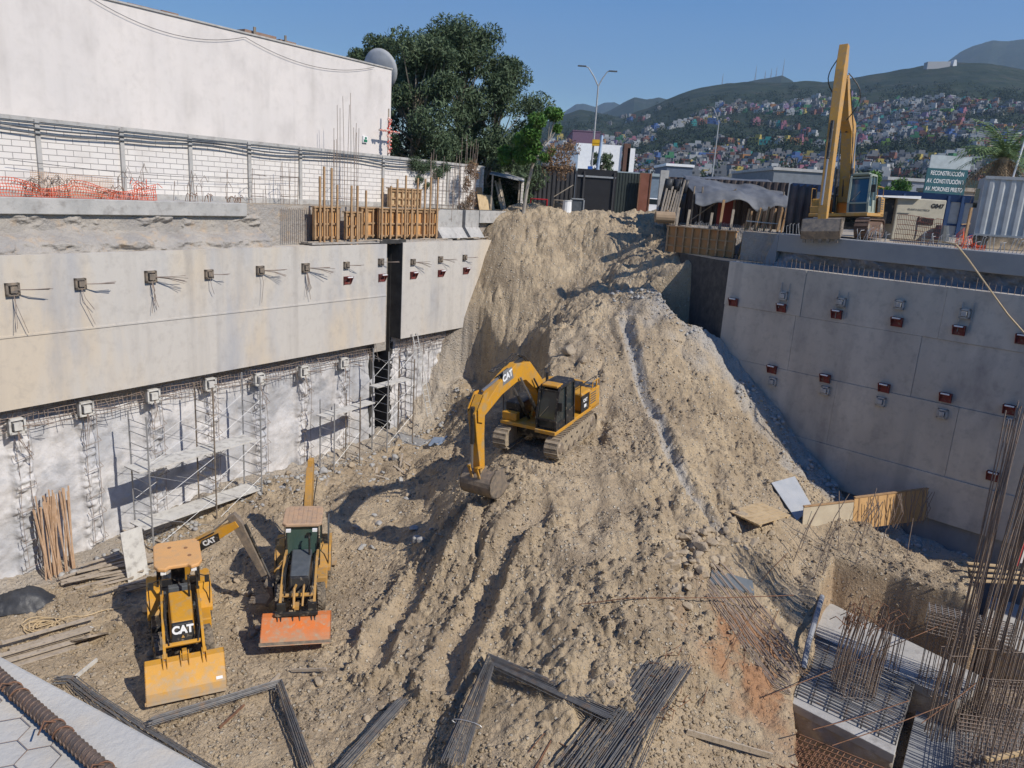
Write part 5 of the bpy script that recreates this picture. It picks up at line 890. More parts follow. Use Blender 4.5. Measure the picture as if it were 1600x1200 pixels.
    if new: ln = [(0,.75),(.25,1.5),(.85,2.6),(2.35,3.55)]; st = [(2.1,3.85),(2.35,3.5),(3.3,1.5)]; bc = (3.35,1.2)
    else: ln = [(0,.75),(.3,1.6),(.55,2.6),(.9,3.9)]; st = [(1.05,4.2),(1.05,3.9),(.85,2.0)]; bc = (.9,1.75)
    b = boxbeam(ln, [.2,.24,.24,.13], -.14, .14); b.xf(pv); bm2 = P(b, 'backhoe_boom', Y, root, bevel=.015)
    b = boxbeam(st, [.16,.2,.11], -.11, .11); b.xf(pv); P(b, 'dipper_stick', MT['steel'] if new else Y, root, bevel=.015)
    a, c = pv @ Vector((ln[1][0]-.15,0,ln[1][1]+.45)), pv @ Vector((st[0][0],0,st[0][1]-.05)); ram(bm2, a, c, .06)
    a, c = pv @ Vector((st[1][0]+.28,0,st[1][1])), pv @ Vector((bc[0]+.22,0,bc[1]+.1)); ram(bm2, a, c, .05)
    b = MB(); x, z = bc; b.prism([(x,z+.1),(x+.3,z-.05),(x+.35,z-.5),(x+.1,z-.8),(x-.45,z-.75),(x-.45,z-.7),(x+.05,z-.7),(x+.22,z-.4),(x+.1,z-.1)], -.3, .3)
    for k in range(4): b.box((x-.52,-.24+.16*k,z-.73),(.18,.06,.05))
    b.xf(pv); P(b, 'digging_bucket', MT['steel'], root)
    if new:
        b = MB(); b.add([(.85,-.146,2.33),(1.7,-.146,2.87),(1.65,-.146,3.17),(1.0,-.146,2.82)],[(0,1,2,3)]); b.xf(pv); k0 = P(b, 'decal_panel', MT['black'], bm2)
        ang = math.atan2(.8,1.5); r3 = pv.to_3x3() @ Matrix.Rotation(-ang, 3, 'Y') @ Matrix.Rotation(R_(90), 3, 'X'); text('CAT', .26, pv @ Vector((1.3,-.155,2.8)), r3, LETTER, k0, bold=.012)
        b = MB(); b.add([(.85,.146,2.33),(1.7,.146,2.87),(1.65,.146,3.17),(1.0,.146,2.82)],[(0,1,2,3)]); b.xf(pv); P(b, 'decal_panel', MT['black'], bm2)
    b = MB(); pts = [pv @ Vector(p) for p in ((0,.05,1.1),(.2,.2,1.9),(.7,.22,2.7),(1.6,.18,3.2))]; b.tube(pts,.025,5); b.tube([pv @ Vector(p) for p in ((0,-.05,1.1),(.2,-.2,1.9),(.7,-.22,2.75),(1.5,-.18,3.2))],.025,5); P(b, 'hoses', MT['black'], bm2)
    return root
def place(label, roof, zr, bucket, zb, new):
    r_ = atz(*roof, zr); k = atz(*bucket, zb); a = math.atan2(k.y-r_.y, k.x-r_.x); return backhoe(label, (r_.x, r_.y, zr-2.82*.92), a, new)
place('clean yellow backhoe loader with a peach roof and a yellow front bucket, at lower left', (277,866), -12.0, (292,1072), -14.3, True)
place('faded yellow backhoe loader with a dark grey hood and an orange front bucket', (474,806), -11.6, (460,1003), -13.9, False)
# ---- tracked excavator
def crawler(root, L1=4.3, gauge=1.2, shoe=.62, h=.92, mt=None, fm=None):
    for s in (-1,1):
        r = h/2-.05; b = MB(); n = 14; fr = []
        for i in range(n+1): a = -math.pi/2+math.pi*i/n; fr.append((L1/2-r+math.cos(a)*r*.8, h/2+math.sin(a)*r*.8))
        for i in range(n+1): a = math.pi/2+math.pi*i/n; fr.append((-L1/2+r+math.cos(a)*r*.8, h/2+math.sin(a)*r*.8))
        b.prism(fr, s*gauge-shoe*.38, s*gauge+shoe*.38); o = P(b, 'track_frame', fm or MT['track'], root)
        b = MB(); straight = L1-2*r; per = 2*straight+2*math.pi*r; m_ = 48
        for k in range(m_):
            d = per*k/m_
            if d < straight: x, z, a = -straight/2+d, h-.04, 0
            elif d < straight+math.pi*r: q = (d-straight)/r; x, z, a = straight/2+math.sin(q)*r, h/2+math.cos(q)*r, q
            elif d < 2*straight+math.pi*r: x, z, a = straight/2-(d-straight-math.pi*r), .04, math.pi
            else: q = (d-2*straight-math.pi*r)/r; x, z, a = -straight/2-math.sin(q)*r, h/2-math.cos(q)*r, math.pi+q
            rot = Matrix.Rotation(a, 3, 'Y'); b.box((x, s*gauge, z), (per/m_*.92, shoe, .045), rot); c = rot @ Vector((.04,0,.04)); b.box((x+c.x, s*gauge, z+c.z), (.025, shoe*.96, .05), rot)
        P(b, 'track', mt or MT['track'], root)
        for k in range(6): x = -L1/2+.75+k*(L1-1.5)/5; b = MB(); b.cyl((x, s*(gauge+shoe*.38), .2),(x, s*(gauge+shoe*.44), .2),.11,.11,12); P(b, 'roller', MT['steel'], o)
        for x in (-L1/2+.45, L1/2-.45): b = MB(); b.cyl((x, s*(gauge+shoe*.38), h/2),(x, s*(gauge+shoe*.46), h/2),.26,.2,16); P(b, 'idler_wheel', MT['steel'], o)
        b = MB()
        for k in range(5): x = -L1/2+1.0+k*(L1-2)/4; b.box((x, s*(gauge+shoe*.385), h*.62),(.14,.015,.09))
        P(b, 'frame_slots', MT['black'], o)
    b = MB(); b.box((0,0,.6),(2.0,1.9,.35)); b.cyl((0,0,.75),(0,0,1.02),.65,.65,20); P(b, 'undercarriage', MT['black'], root)
def excavator(label, loc, rz, tilt, boom, bw, stick, sw, bucket_prof, bucket_w, slew=0, big=False, dirty=False):
    root = thing('excavator', label, 'excavator', loc, rz); root.rotation_euler = (tilt[0], tilt[1], rz); Y = MT['yellow'] if not big else MT['yellow_old']
    crawler(root, fm=pm('brown_track', (.10,.06,.045), (.16,.10,.07), 3, .8) if big else None, mt=pm('brown_track_shoe', (.12,.075,.055), (.18,.12,.09), 3, .85) if big else None)
    T = Matrix.Rotation(slew, 4, 'Z')
    def p(b, name, mat, par=root, **k): b.xf(T); return b.build(name, mat, par, world=False, **k)
    b = MB(); b.box((-.4,0,1.12),(4.2,2.7,.16)); p(b, 'deck', Y, bevel=.03)
    b = MB(); n = 12; out = [(-1.6,-1.35),(-1.6,1.35)] + [(-2.55-.25*math.sin(math.pi*i/n), 1.35-2.7*i/n) for i in range(n+1)]; b.slab(out, 1.02, 2.0); p(b, 'counterweight', Y, bevel=.08)
    b = MB(); b.box((-1.55,0,1.62),(1.5,2.6,.85)); eh = p(b, 'engine_cover', Y, bevel=.08)
    b = MB(); b.box((-1.2,-.05,2.09),(1.9,1.5,.12)); p(b, 'engine_hood', MT['black'], bevel=.04)
    b = MB(); b.cyl((-1.3,-.7,2.1),(-1.3,-.7,2.6),.07); b.box((-1.2,.2,2.2),(.5,.7,.14)); p(b, 'exhaust', MT['black'])
    b = MB(); b.box((.25,-.98,1.55),(2.0,.72,.72)); p(b, 'side_tank', Y if big else MT['black'], bevel=.05)
    b = MB(); b.box((1.42,-.98,1.38),(.3,.7,.35)); p(b, 'step_box', Y, bevel=.03)
    b = MB(); b.tube([(1.5,-1.3,1.5),(1.5,-1.3,2.4),(.6,-1.3,2.4),(.6,-1.3,1.9)],.022,5); b.tube([(-.6,1.3,2.0),(-.6,1.3,2.5),(-2.2,1.3,2.5),(-2.2,1.3,2.05)],.02,5); b.tube([(-.6,-1.3,2.0),(-.6,-1.3,2.45),(-2.2,-1.3,2.45),(-2.2,-1.3,2.05)],.02,5); p(b, 'handrail', Y if big else MT['black'])
    # side doors left, louvres
    b = MB(); b.box((-.95,1.36,1.62),(.75,.03,.75)); sd_ = p(b, 'side_door', MT['black']); b = MB(); b.box((-1.75,1.36,1.65),(.7,.03,.66)); sl = p(b, 'side_door', Y)
    b = MB()
    for k in range(5): b.box((-1.75,1.382,1.42+k*.11),(.55,.012,.05))
    p(b, 'louvre', MT['dgrey'], sl)
    if not big: 
        text('CAT', .2, T @ Vector((-.95,1.38,1.75)), T.to_3x3() @ Matrix(((-1,0,0),(0,0,1),(0,1,0))), LETTER, sd_, bold=.01); b = MB(); b.box((-.95,1.38,1.5),(.22,.01,.14)); p(b, 'number_plate', MT['white'], sd_)
        for k in (0,1):
            b = MB(); b.box((-1.95-.42*k,1.0,2.03),(.3,.62,.03)); p(b, 'grating', MT['dgrey'], eh)
        b = MB(); b.tube([(-1.7,1.35,2.02),(-1.75,1.35,2.35),(-2.5,1.3,2.3),(-2.72,1.2,2.0)],.03,5); b.tube([(-2.15,1.35,2.02),(-2.2,1.33,2.33)],.03,5); p(b, 'guard_rail', Y)
    # cab
    fr = pm('greygreen_frame', (.30,.33,.27), rough=.5) if big else MT['black']; prof = [(.12,1.2),(1.75,1.2),(1.78,1.65),(1.5,2.82),(1.35,2.95),(.12,2.95)]
    b = MB(); b.prism([(.16,1.24),(1.71,1.24),(1.74,1.66),(1.46,2.80),(.16,2.88)], .49, 1.31); cb_ = p(b, 'cab', MT['glass'] if not big else pm('cab_glass', (.04,.09,.13), rough=.1, spec=.8))
    b = MB()
    for y in (.47,1.33):
        for i in range(len(prof)): a, c = prof[i], prof[(i+1) % len(prof)]; b.beam((a[0],y,a[1]),(c[0],y,c[1]),.07,.09)
        b.beam((.85,y,1.2),(.85,y,2.93),.05,.08); 
        if y > 1: b.box((.5,y-.01,1.5),(.72,.03,.6)); b.box((1.3,y-.01,1.36),(.8,.03,.3))
    for x, z in ((1.75,1.2),(1.78,1.65),(1.5,2.82),(1.35,2.95),(.12,2.95),(.12,1.2)): b.beam((x,.47,z),(x,1.33,z),.07,.07)
    b.box((.13,.9,1.9),(.04,.84,1.4)); p(b, 'cab_frame', fr, cb_)
    b = MB(); b.box((.6,.9,2.985),(1.15,.8,.06)); p(b, 'cab_roof', fr, cb_, bevel=.02)
    b = MB(); b.box((1.22,.9,3.0),(.5,.72,.1)); p(b, 'roof_cap', Y if not big else fr, cb_, bevel=.03)
    b = MB(); b.box((1.0,.9,1.12),(1.75,.95,.16)); p(b, 'cab_base', Y, bevel=.02)
    b = MB(); b.tube([(1.6,1.4,1.9),(1.75,1.5,2.4)],.02,5); b.box((1.75,1.52,2.3),(.05,.2,.35)); p(b, 'mirror', MT['black'], cb_)
    b = MB(); b.tube([(1.79,.62,1.75),(1.66,.95,2.2)],.012,4); p(b, 'wiper', MT['steel'], cb_)
    # front
    b = MB()
    for y in (-.3,.3): b.prism([(0,1.1),(.9,1.1),(.65,2.0),(.3,2.0)], y-.03, y+.03)
    p(b, 'boom_foot', Y)
    hw = .2 if not big else .24; b = boxbeam(boom, bw, -hw, hw); bo = p(b, 'boom', Y, bevel=.02)
    b = boxbeam(stick, sw, -hw*.8, hw*.8); so_ = p(b, 'stick', Y, bevel=.02)
    bi = len(boom)//2
    def rm(par, a, c, r, nm, sp=.6): return ram(par, T @ Vector(a), T @ Vector(c), r, nm, sp)
    for s in (-1,1): rm(bo, (1.05,s*(hw+.1),1.25), (boom[bi][0]-.1,s*(hw+.1),boom[bi][1]-.2), .075, 'boom_ram', .55)
    return root, bo, so_, p, rm, T, hw
# the one on the mound
c0 = aty(856,662,29.8); zc = gz(c0.x-.3, c0.y) + .1; f_ = aty(738,604,24.7); hd_ = math.atan2(f_.y-c0.y, f_.x-c0.x)
gzs = [gz(c0.x+math.cos(hd_)*s, c0.y+math.sin(hd_)*s) for s in (-1.8,1.8)]; gzl = [gz(c0.x-math.sin(hd_)*s, c0.y+math.cos(hd_)*s) for s in (-1.2,1.2)]
pitch = -math.atan2(gzs[1]-gzs[0], 3.6)*.8; roll = math.atan2(gzl[1]-gzl[0], 2.4)*.6
EX_TRACK = math.radians(-117)
boom = [(.45,1.75),(1.1,2.9),(2.0,3.7),(2.9,3.85),(4.1,3.55),(5.4,2.95)]; bw = [.2,.3,.38,.38,.28,.17]
stick = [(5.2,3.6),(5.5,3.0),(5.5,2.0),(5.4,.55)]; sw = [.14,.34,.25,.14]
root, bo, so_, p_, rm_, T, hw = excavator('yellow tracked excavator with a black cab digging halfway down the dirt mound', (c0.x,c0.y,zc+.02), EX_TRACK, (roll*.5,pitch*.6), boom, bw, stick, sw, None, 1.3, slew=hd_-EX_TRACK)
b = MB()
for s in (-1,1): b.prism([(5.0,3.7),(5.3,3.72),(5.75,3.2),(5.75,2.75),(5.4,2.6)], s*.2, s*.235)
p_(b, 'stick_plate', MT['yellow'], so_)
rm_(bo, (2.2,0,4.2), (5.1,0,3.72), .1, 'stick_ram', .62); rm_(so_, (5.75,0,3.3), (5.9,0,.95), .085, 'bucket_ram', .6)
b = MB(); b.beam((5.45,.2,.85),(5.88,.2,.95),.1,.06); b.beam((5.45,-.2,.85),(5.88,-.2,.95),.1,.06); b.beam((5.86,.16,.95),(5.65,.16,.4),.1,.06); b.beam((5.86,-.16,.95),(5.65,-.16,.4),.1,.06); p_(b, 'bucket_link', MT['yellow'], so_)
b = MB(); cx_, cz_ = 5.05, .12; arc = [(cx_+.72*math.cos(a), cz_+.62*math.sin(a)) for a in np.linspace(1.15,-1.9,12)]; inn = [(cx_+.67*math.cos(a), cz_+.57*math.sin(a)) for a in np.linspace(-1.9,1.15,12)]
b.prism(arc+[(4.42,-.3),(4.42,-.25)]+inn, -.68, .68); side = arc+[(4.42,-.3),(4.75,.62)]
for s in (-1,1): b.prism(side, s*.68, s*.64)
bs = p_(b, 'bucket', MT['steel'], root); b = MB()
for k in range(5): b.box((4.34,-.56+.28*k,-.27),(.28,.11,.07))
p_(b, 'teeth', MT['steel'], bs); b = MB()
for s in (-1,1): b.prism([(5.2,.8),(5.7,.5),(5.45,.35),(5.2,.35)], s*.2, s*.16)
p_(b, 'bucket_ears', MT['steel'], bs)
k1 = Vector((3.55,hw+.012,3.88)); b = MB(); b.add([(3.15,hw+.006,3.72),(3.95,hw+.006,3.62),(3.95,hw+.006,4.2),(3.3,hw+.006,4.22)],[(0,1,2,3)]); dp = p_(b, 'decal_panel', simple('decalgrey',(.2,.2,.2)), bo)
text('CAT', .36, T @ Vector((3.62,hw+.012,3.93)), T.to_3x3() @ Matrix.Rotation(.18,3,'Y') @ Matrix(((-1,0,0),(0,0,1),(0,1,0))), LETTER, dp, bold=.018)
b = MB()
for s in (-.12,0,.12): b.tube([(.6,s,2.3),(1.4,s,3.7),(2.2,s,4.35),(2.7,s,4.55),(3.1,s,4.42),(4.5,s*.6,4.3)],.028,5)
b.tube([(.6,.3,1.9),(1.2,.33,2.6),(1.7,.3,3.3)],.04,6); p_(b, 'hoses', MT['black'], bo)
root.scale = (.94,.94,.94)
# the long reach one on the street edge
e0 = aty(1316,380,39.0); e1 = onR(1282,378,34.6); hd2 = math.atan2(e1.y-e0.y, e1.x-e0.x); reach = math.hypot(e1.y-e0.y, e1.x-e0.x)
def prof_at(px, py, s):    # height of a surveyed pixel above the machine's feet at s metres forward
    y = e0.y+(e1.y-e0.y)/reach*s; return aty(px,py,y).z+1.2
boom = [(.4,1.7),(.3,3.4),(.7,5.2),(1.7,prof_at(1330,180,1.7)),(2.7,prof_at(1322,118,2.7))]; bw = [.28,.48,.46,.34,.2]
stick = [(2.9,prof_at(1309,66,2.9)),(3.1,prof_at(1311,110,3.0)),(3.6,5.2),(reach-.15,1.5),(reach,.55)]; sw = [.16,.36,.33,.22,.14]
root, bo, so_, p_, rm_, T, hw = excavator('large long-arm yellow excavator with its arm raised at the right edge of the pit', (e0.x,e0.y,-1.2), hd2, (.08,0), boom, bw, stick, sw, None, 1.6, big=True)
b = MB(); r = reach
for k, (x_, z_) in enumerate([(0,0)]): b.prism([(r-.5,.95),(r+.15,.9),(r+.35,.35),(r+.2,-.0),(r+.1,-.0),(r+.15,.35),(r-.0,.7),(r-.5,.85)], -.85, .85)
for s in (-1,1): b.prism([(r-.5,.95),(r+.15,.9),(r+.35,.35),(r+.2,0),(r-.3,.3)], s*.85, s*.81)
bs = p_(b, 'bucket', MT['steel'], root); b = MB()
for k in range(5): b.box((r+.15,-.7+.35*k,-.06),(.1,.13,.2))
p_(b, 'teeth', MT['steel'], bs)
rm_(so_, (4.0,0,5.2), (r+.35,0,1.5), .08, 'bucket_ram', .45); rm_(bo, (1.1,0,5.0), (2.65,0,stick[0][1]-.7), .09, 'stick_ram', .5)
b = MB(); z9 = stick[0][1]
A_=lambda a,c,m: [Vector(a).lerp(Vector(c),k/8)+Vector((0,m*math.sin(math.pi*k/8),0)) for k in range(9)]
b.tube(A_((2.9,-.2,z9-2.2),(2.9,-.2,z9-.5),-.4),.025,5); b.tube(A_((2.5,.25,z9-3.2),(2.8,.25,z9-1.2),.55),.025,5)
for s in (-.15,.15): b.tube([(.75,s+.1,2.0),(.7,s+.1,3.4),(1.0,s+.1,5.2),(2.2,s+.1,z9-1.8)],.03,5)
p_(b, 'hoses', MT['black'], bo)
# ------------------------------------------------------------------ loose things in the pit
def gh(px, py, up=0): h = hit(px, py); h.z += up; return h
def one(name, b, mat, label, cat, group=None, org=None, **k): return tag(b.build(name, mat, origin=tuple(org if org is not None else b.v[0]), **k), label, cat, group)
# scaffolding
def scaffold(label, ts, pf, pr, zb, zt_, planks, braces=True, wob=.03):
    o = thing('scaffold', label, 'scaffold', tuple(Lw(ts[0], pf, zb[0]))); rr = random.Random(int(ts[0]*10))
    for i, t in enumerate(ts):
        b = MB(); j = rr.uniform(-wob, wob)
        for p in (pf, pr): b.cyl(Lw(t, p, zb[i]), Lw(t+j, p, zt_[i]), .034, n=6)
        z = zb[i]+.4
        while z < zt_[i]-.1: b.cyl(Lw(t+j*.5, pf, z), Lw(t+j*.5, pr, z), .016, n=5, caps=False); z += .47
        b.build('end_frame', MT['galv'] if i % 2 == 0 else MT['steel'], o)
    for i in range(len(ts)-1):
        b = MB(); z = zb[i]+.5
        while z+1.6 < zt_[i]:
            for p in (pf, pr): b.cyl(Lw(ts[i], p, z), Lw(ts[i+1], p, z+1.3), .011, n=4, caps=False); b.cyl(Lw(ts[i], p, z+1.3), Lw(ts[i+1], p, z), .011, n=4, caps=False)
            z += 1.75
        if braces: b.build('cross_brace', MT['galv'], o)
    for (t0, t1, z, w_, dz) in planks:
        b = MB(); pm0 = (pf+pr)/2-.05; b.hexa([Lw(t0,pm0-w_/2,z),Lw(t1,pm0-w_/2,z+dz),Lw(t1,pm0+w_/2,z+dz),Lw(t0,pm0+w_/2,z)],[Lw(t0,pm0-w_/2,z+.05),Lw(t1,pm0-w_/2,z+dz+.05),Lw(t1,pm0+w_/2,z+dz+.05),Lw(t0,pm0+w_/2,z+.05)]); b.build('plank', MT['board'], o)
    return o
pf, pr = 25.9, 27.1
tq = [onL(px, py, pf).dot(DL) for px, py in ((240,855),(339,810),(409,770))]; za = [onL(px, py, pf).z-.6 for px, py in ((240,855),(339,810),(409,770))]; zc_ = [onL(px, py, pf).z for px, py in ((236,650),(335,605),(404,590))]
zA, zB = onL(240,735,pf).z, onL(240,825,pf).z
scaffold('long steel scaffold with two levels of pale planks against the shotcrete wall on the left', tq, pf, pr, za, zc_, [(tq[0]-.35,tq[2]-.1,zA,1.0,.0),(tq[0]-.3,tq[2]+.1,zB,1.0,.0)])
t2 = [onL(px, py, 26.2).dot(DL) for px, py in ((522,705),(562,690))]; z2 = [-14.1,-14.0]; zp = onL(548,645,26.2).z
scaffold('low scaffold with one white plank below the end of the pale wall panel', t2, 26.2, 27.2, z2, [zp+.7,zp+.7], [(t2[0]-.4,t2[1]+1.2,zp,.7,.1)])
t3 = [onL(px, py, 26.2).dot(DL) for px, py in ((605,682),(645,665))]; zp = onL(610,604,26.2).z
scaffold('tall narrow scaffold in front of the dark slot in the left wall', t3, 26.2, 27.3, [-14,-13.9], [zp+1.9,zp+1.2], [(t3[0]-.6,t3[1]+.1,zp,.6,0)])
b = MB(); a0, a1 = onL(672,645,26.3), onL(648,520,27.4); a0.z -= .2; sd = DL*.2
for s in (-1,1): b.beam(a0+sd*s, a1+sd*s, .05, .07)
for k in range(14): c = a0.lerp(a1, (k+.5)/14); b.cyl(c-sd, c+sd, .02, n=5)
one('ladder', b, MT['board'], 'tall white ladder leaning on the wall at the foot of the dirt mound', 'ladder', org=a0)
# long timbers and boards by the left wall
b = MB(); rr = random.Random(2); q = onL(103, 925, 27.0)
for k in range(34): t = q.dot(DL)+rr.uniform(-.55,.55); zb_ = gz(*Lw(t,26.1,0).xy)-.05; b.tube([Lw(t, 27.35+rr.uniform(-.2,.15), zb_), Lw(t+rr.uniform(-.12,.35), 27.75+rr.uniform(-.1,.15), zb_+rr.uniform(2.6,3.2))], rr.uniform(.02,.035), 5)
one('pole_bundle', b, pm('stick_wood', (.42,.27,.16), (.52,.36,.24), 7, .8), 'bundle of thin reddish wooden poles leaning on the white shotcrete wall', 'poles', org=q)
q = gh(217, 905); b = MB(); b.hexa([q+DL*-.4, q+DL*.4, q+DL*.4+NL*.04, q+DL*-.4+NL*.04], [q+DL*-.4+NL*.3+Vector((0,0,1.9)), q+DL*.4+NL*.3+Vector((0,0,1.9)), q+DL*.4+NL*.34+Vector((0,0,1.9)), q+DL*-.4+NL*.34+Vector((0,0,1.9))]); one('board', b, MT['board'], 'pale upright board leaning beside the clean yellow backhoe loader', 'board', org=q)
b = MB(); q = gh(175, 905)
for k in range(16): c = gh(150+rr.uniform(0,75), 880+rr.uniform(0,55), .05+.02*k); d_ = Vector((rr.uniform(.7,1),rr.uniform(.2,.9),rr.uniform(-.03,.1))).normalized()*rr.uniform(.6,1.5); b.beam(c-d_, c+d_, .12, .04)
one('plank_pile', b, MT['wood_g'], 'untidy pile of dark planks between the pole bundle and the clean backhoe loader', 'planks', org=q)
b = MB()
for k in range(9): c = gh(62+rr.uniform(-22,25), 1015+rr.uniform(-20,15), .06+.03*k); d_ = Vector((.75,.66,0))*rr.uniform(.8,1.3); b.beam(c-d_, c+d_, .16, .04)
one('plank_pile', b, MT['wood_g'], 'stack of weathered boards near the lower left corner beside the coiled hose', 'planks', org=gh(62,1015))
# black tarp lump
q = gh(28, 945); u, v = np.meshgrid(np.linspace(-1,1,36), np.linspace(-1,1,24)); hh = np.clip(1-(u**2+v**2)*.9, -.25, 1)**1*.55+(fbm(u*3+5, v*3, 4, 3)-.5)*.35; Vx = q.x+u*1.25*.8-v*.2; Vy = q.y+v*.6+u*.45; tz = terrain(Vx, Vy)
i = np.arange(36*24).reshape(24,36); Qd = np.stack([i[:-1,:-1],i[:-1,1:],i[1:,1:],i[1:,:-1]],-1).reshape(-1,4); o = fastmesh('tarp_heap', np.stack([Vx,Vy,np.maximum(tz-.05, q.z+hh)],-1).reshape(-1,3), Qd, MT['tarp'], origin=tuple(q), smooth=True); tag(o, 'crumpled black plastic sheet heaped against the wall at the left edge', 'tarp')
# hose coil, steel disc, sheets
b = MB(); q = gh(60, 985); pts = []
for k in range(110): a = k*.32; r_ = .35+.12*math.sin(k*.37)+.1*math.sin(k*.11); x, y = q.x+math.cos(a)*r_*(1.3+.4*math.sin(k*.05))+k*.003, q.y+math.sin(a)*r_*.8; pts.append((x, y, gz(x,y)+.05+.05*abs(math.sin(k*.7))))
for k in range(14): x, y = q.x+.5+k*.14, q.y+.25+k*.09+.08*math.sin(k); pts.append((x,y,gz(x,y)+.05))
b.tube(pts, .022, 5); one('hose_coil', b, MT['rope'], 'loosely coiled tan hose on the ground in the lower left corner', 'hose', org=q)
q = gh(140, 1005); b = MB(); M = Matrix.Translation(q+Vector((0,0,.22))) @ Matrix.Rotation(.6,4,'Z') @ Matrix.Rotation(-.55,4,'X'); b.cyl((0,0,-.03),(0,0,.03),.55,.55,26); b.cyl((0,0,.03),(0,0,.09),.12,.12,12); b.xf(M); one('steel_disc', b, MT['steel'], 'round muddy steel disc tilted in the mud below the pole bundle', 'disc', org=q)
b = MB()
for c, r_ in (((-.3,.1,.35),.22),((.15,.25,.4),.28),((.45,-.05,.25),.2),((-.05,-.15,.3),.22)):
    k0 = len(b.v); b.cyl((c[0]-r_,c[1],.1),(c[0]+r_*.7,c[1]+.1,c[2]),r_,r_*.5,7)
b.xf(Matrix.Translation(q+Vector((.25,.25,-.1)))); one('mud_lump', b, MT['soil'], 'lump of broken mud resting on the round steel disc', 'mud', org=q)
def sheet(px, py, w_, l_, az, tlt, label, mat, name='metal_sheet', n=14, wav=.05, up=.06):
    q = gh(px, py, up); u, v = np.meshgrid(np.linspace(-.5,.5,n), np.linspace(-.5,.5,n)); X0 = u*w_; Y0 = v*l_; Z0 = wav*np.sin(u*5+v*3)+tlt*Y0; ca_, sa = math.cos(az), math.sin(az); Vx = q.x+X0*ca_-Y0*sa; Vy = q.y+X0*sa+Y0*ca_; Vz = np.maximum(q.z+Z0, 0*Z0+terrain(Vx,Vy)+.03) if tlt == 0 else q.z+Z0
    i = np.arange(n*n).reshape(n,n); Qd = np.stack([i[:-1,:-1],i[:-1,1:],i[1:,1:],i[1:,:-1]],-1).reshape(-1,4); o = fastmesh(name, np.stack([Vx,Vy,Vz],-1).reshape(-1,3), Qd, mat, origin=tuple(q), smooth=True); o.modifiers.new('s','SOLIDIFY').thickness = .02; return tag(o, label, 'sheet')
sheet(643, 690, 2.0, 1.1, -.5, 0, 'grey steel sheet lying flat near the foot of the ladder', MT['galv']); sheet(684, 692, .9, .6, .8, 0, 'crumpled blue grey sheet at the edge of the shadow below the excavator', simple('bluesheet',(.2,.25,.33)), wav=.2, n=18)
# grey board and timber pallet on the right
q0, q1, q2, q3 = gh(1205,757,.08), gh(1240,756,.35), gh(1268,803,.3), gh(1245,815,.05); b = MB(); dn = Vector((0,0,-.04)); b.hexa([q0+dn,q3+dn,q2+dn,q1+dn],[q0,q3,q2,q1]); one('board', b, pm('greyboard',(.36,.38,.40),(.42,.43,.44),2,.7), 'large grey board lying tilted on the slope left of the timber shutter wall', 'board', org=q0)
b = MB(); q = gh(1185, 818, .32); ax, ay = (gh(1228,822)-gh(1162,832)).normalized(), Vector((0,0,0)); ax.z = 0; ax.normalize(); ay = Vector((-ax.y,ax.x,0)); z0 = q.z+.1
for k in range(7): c = Vector((q.x,q.y,z0))+ay*(-.6+.2*k); b.box(c, (1.9,.17,.035), Matrix.Rotation(math.atan2(ax.y,ax.x),3,'Z'))
for k in (-.8,0,.8): b.box(Vector((q.x,q.y,z0-.06))+ax*k, (.1,1.35,.08), Matrix.Rotation(math.atan2(ax.y,ax.x),3,'Z'))
one('timber_platform', b, MT['ply2'], 'flat panel of light timber boards lying on the stones left of the grey board', 'panel', org=q)
# timber shutter wall
w0, w1, w2 = atz(1252,838,-12.55), atz(1330,828,-12.55), atz(1445,812,-12.4); sh_ = thing('timber_shutter', 'long low timber shutter wall standing on the ledge below the dark right wall', 'shutter', tuple(w0))
def shut(a, c, h, mat, name, n):
    d = (c-a); nn = Vector((d.y,-d.x,0)).normalized()*.03; b = MB(); hh = Vector((0,0,h)); b.hexa([a,c,c+nn,a+nn],[a+hh-nn*5,c+hh-nn*5,c+hh-nn*4,a+hh-nn*4]); b.build(name, mat, sh_)
    b = MB()
    for k in range(n): p = a.lerp(c,(k+.5)/n); b.beam(p+nn*1.2, p+hh-nn*3.8, .05, .03)
    if n: b.build('batten', MT['wood'], sh_)
    b = MB(); b.beam(a+hh-nn*4.5+Vector((0,0,.03)), c+hh-nn*4.5+Vector((0,0,.03)), .1, .05); b.build('top_rail', MT['wood'], sh_)
shut(w0, w1, 1.2, pm('paleshut',(.52,.45,.33),(.44,.37,.27),2,.8), 'pale_face', 0); shut(w1, w2, 1.35, pm('shutter_ply', (.58,.36,.16), (.50,.30,.13), 2, .75), 'plywood_face', 8)
b = MB(); rr = random.Random(17); dsh = (w2-w1); nsh = Vector((dsh.y,-dsh.x,0)).normalized()
for k in range(30): p = w1.lerp(w2, rr.random()*.95)+nsh*rr.uniform(.15,.45); b.tube([p, p+Vector((rr.uniform(-.2,.2),0,.7)), p+Vector((rr.uniform(-.35,.35),.1,rr.uniform(1.1,1.6)))], .014, 4)
one('bar_row', b, MT['rebar'], 'row of thin upright bars in front of the orange plywood of the shutter wall', 'rebar', org=w1)
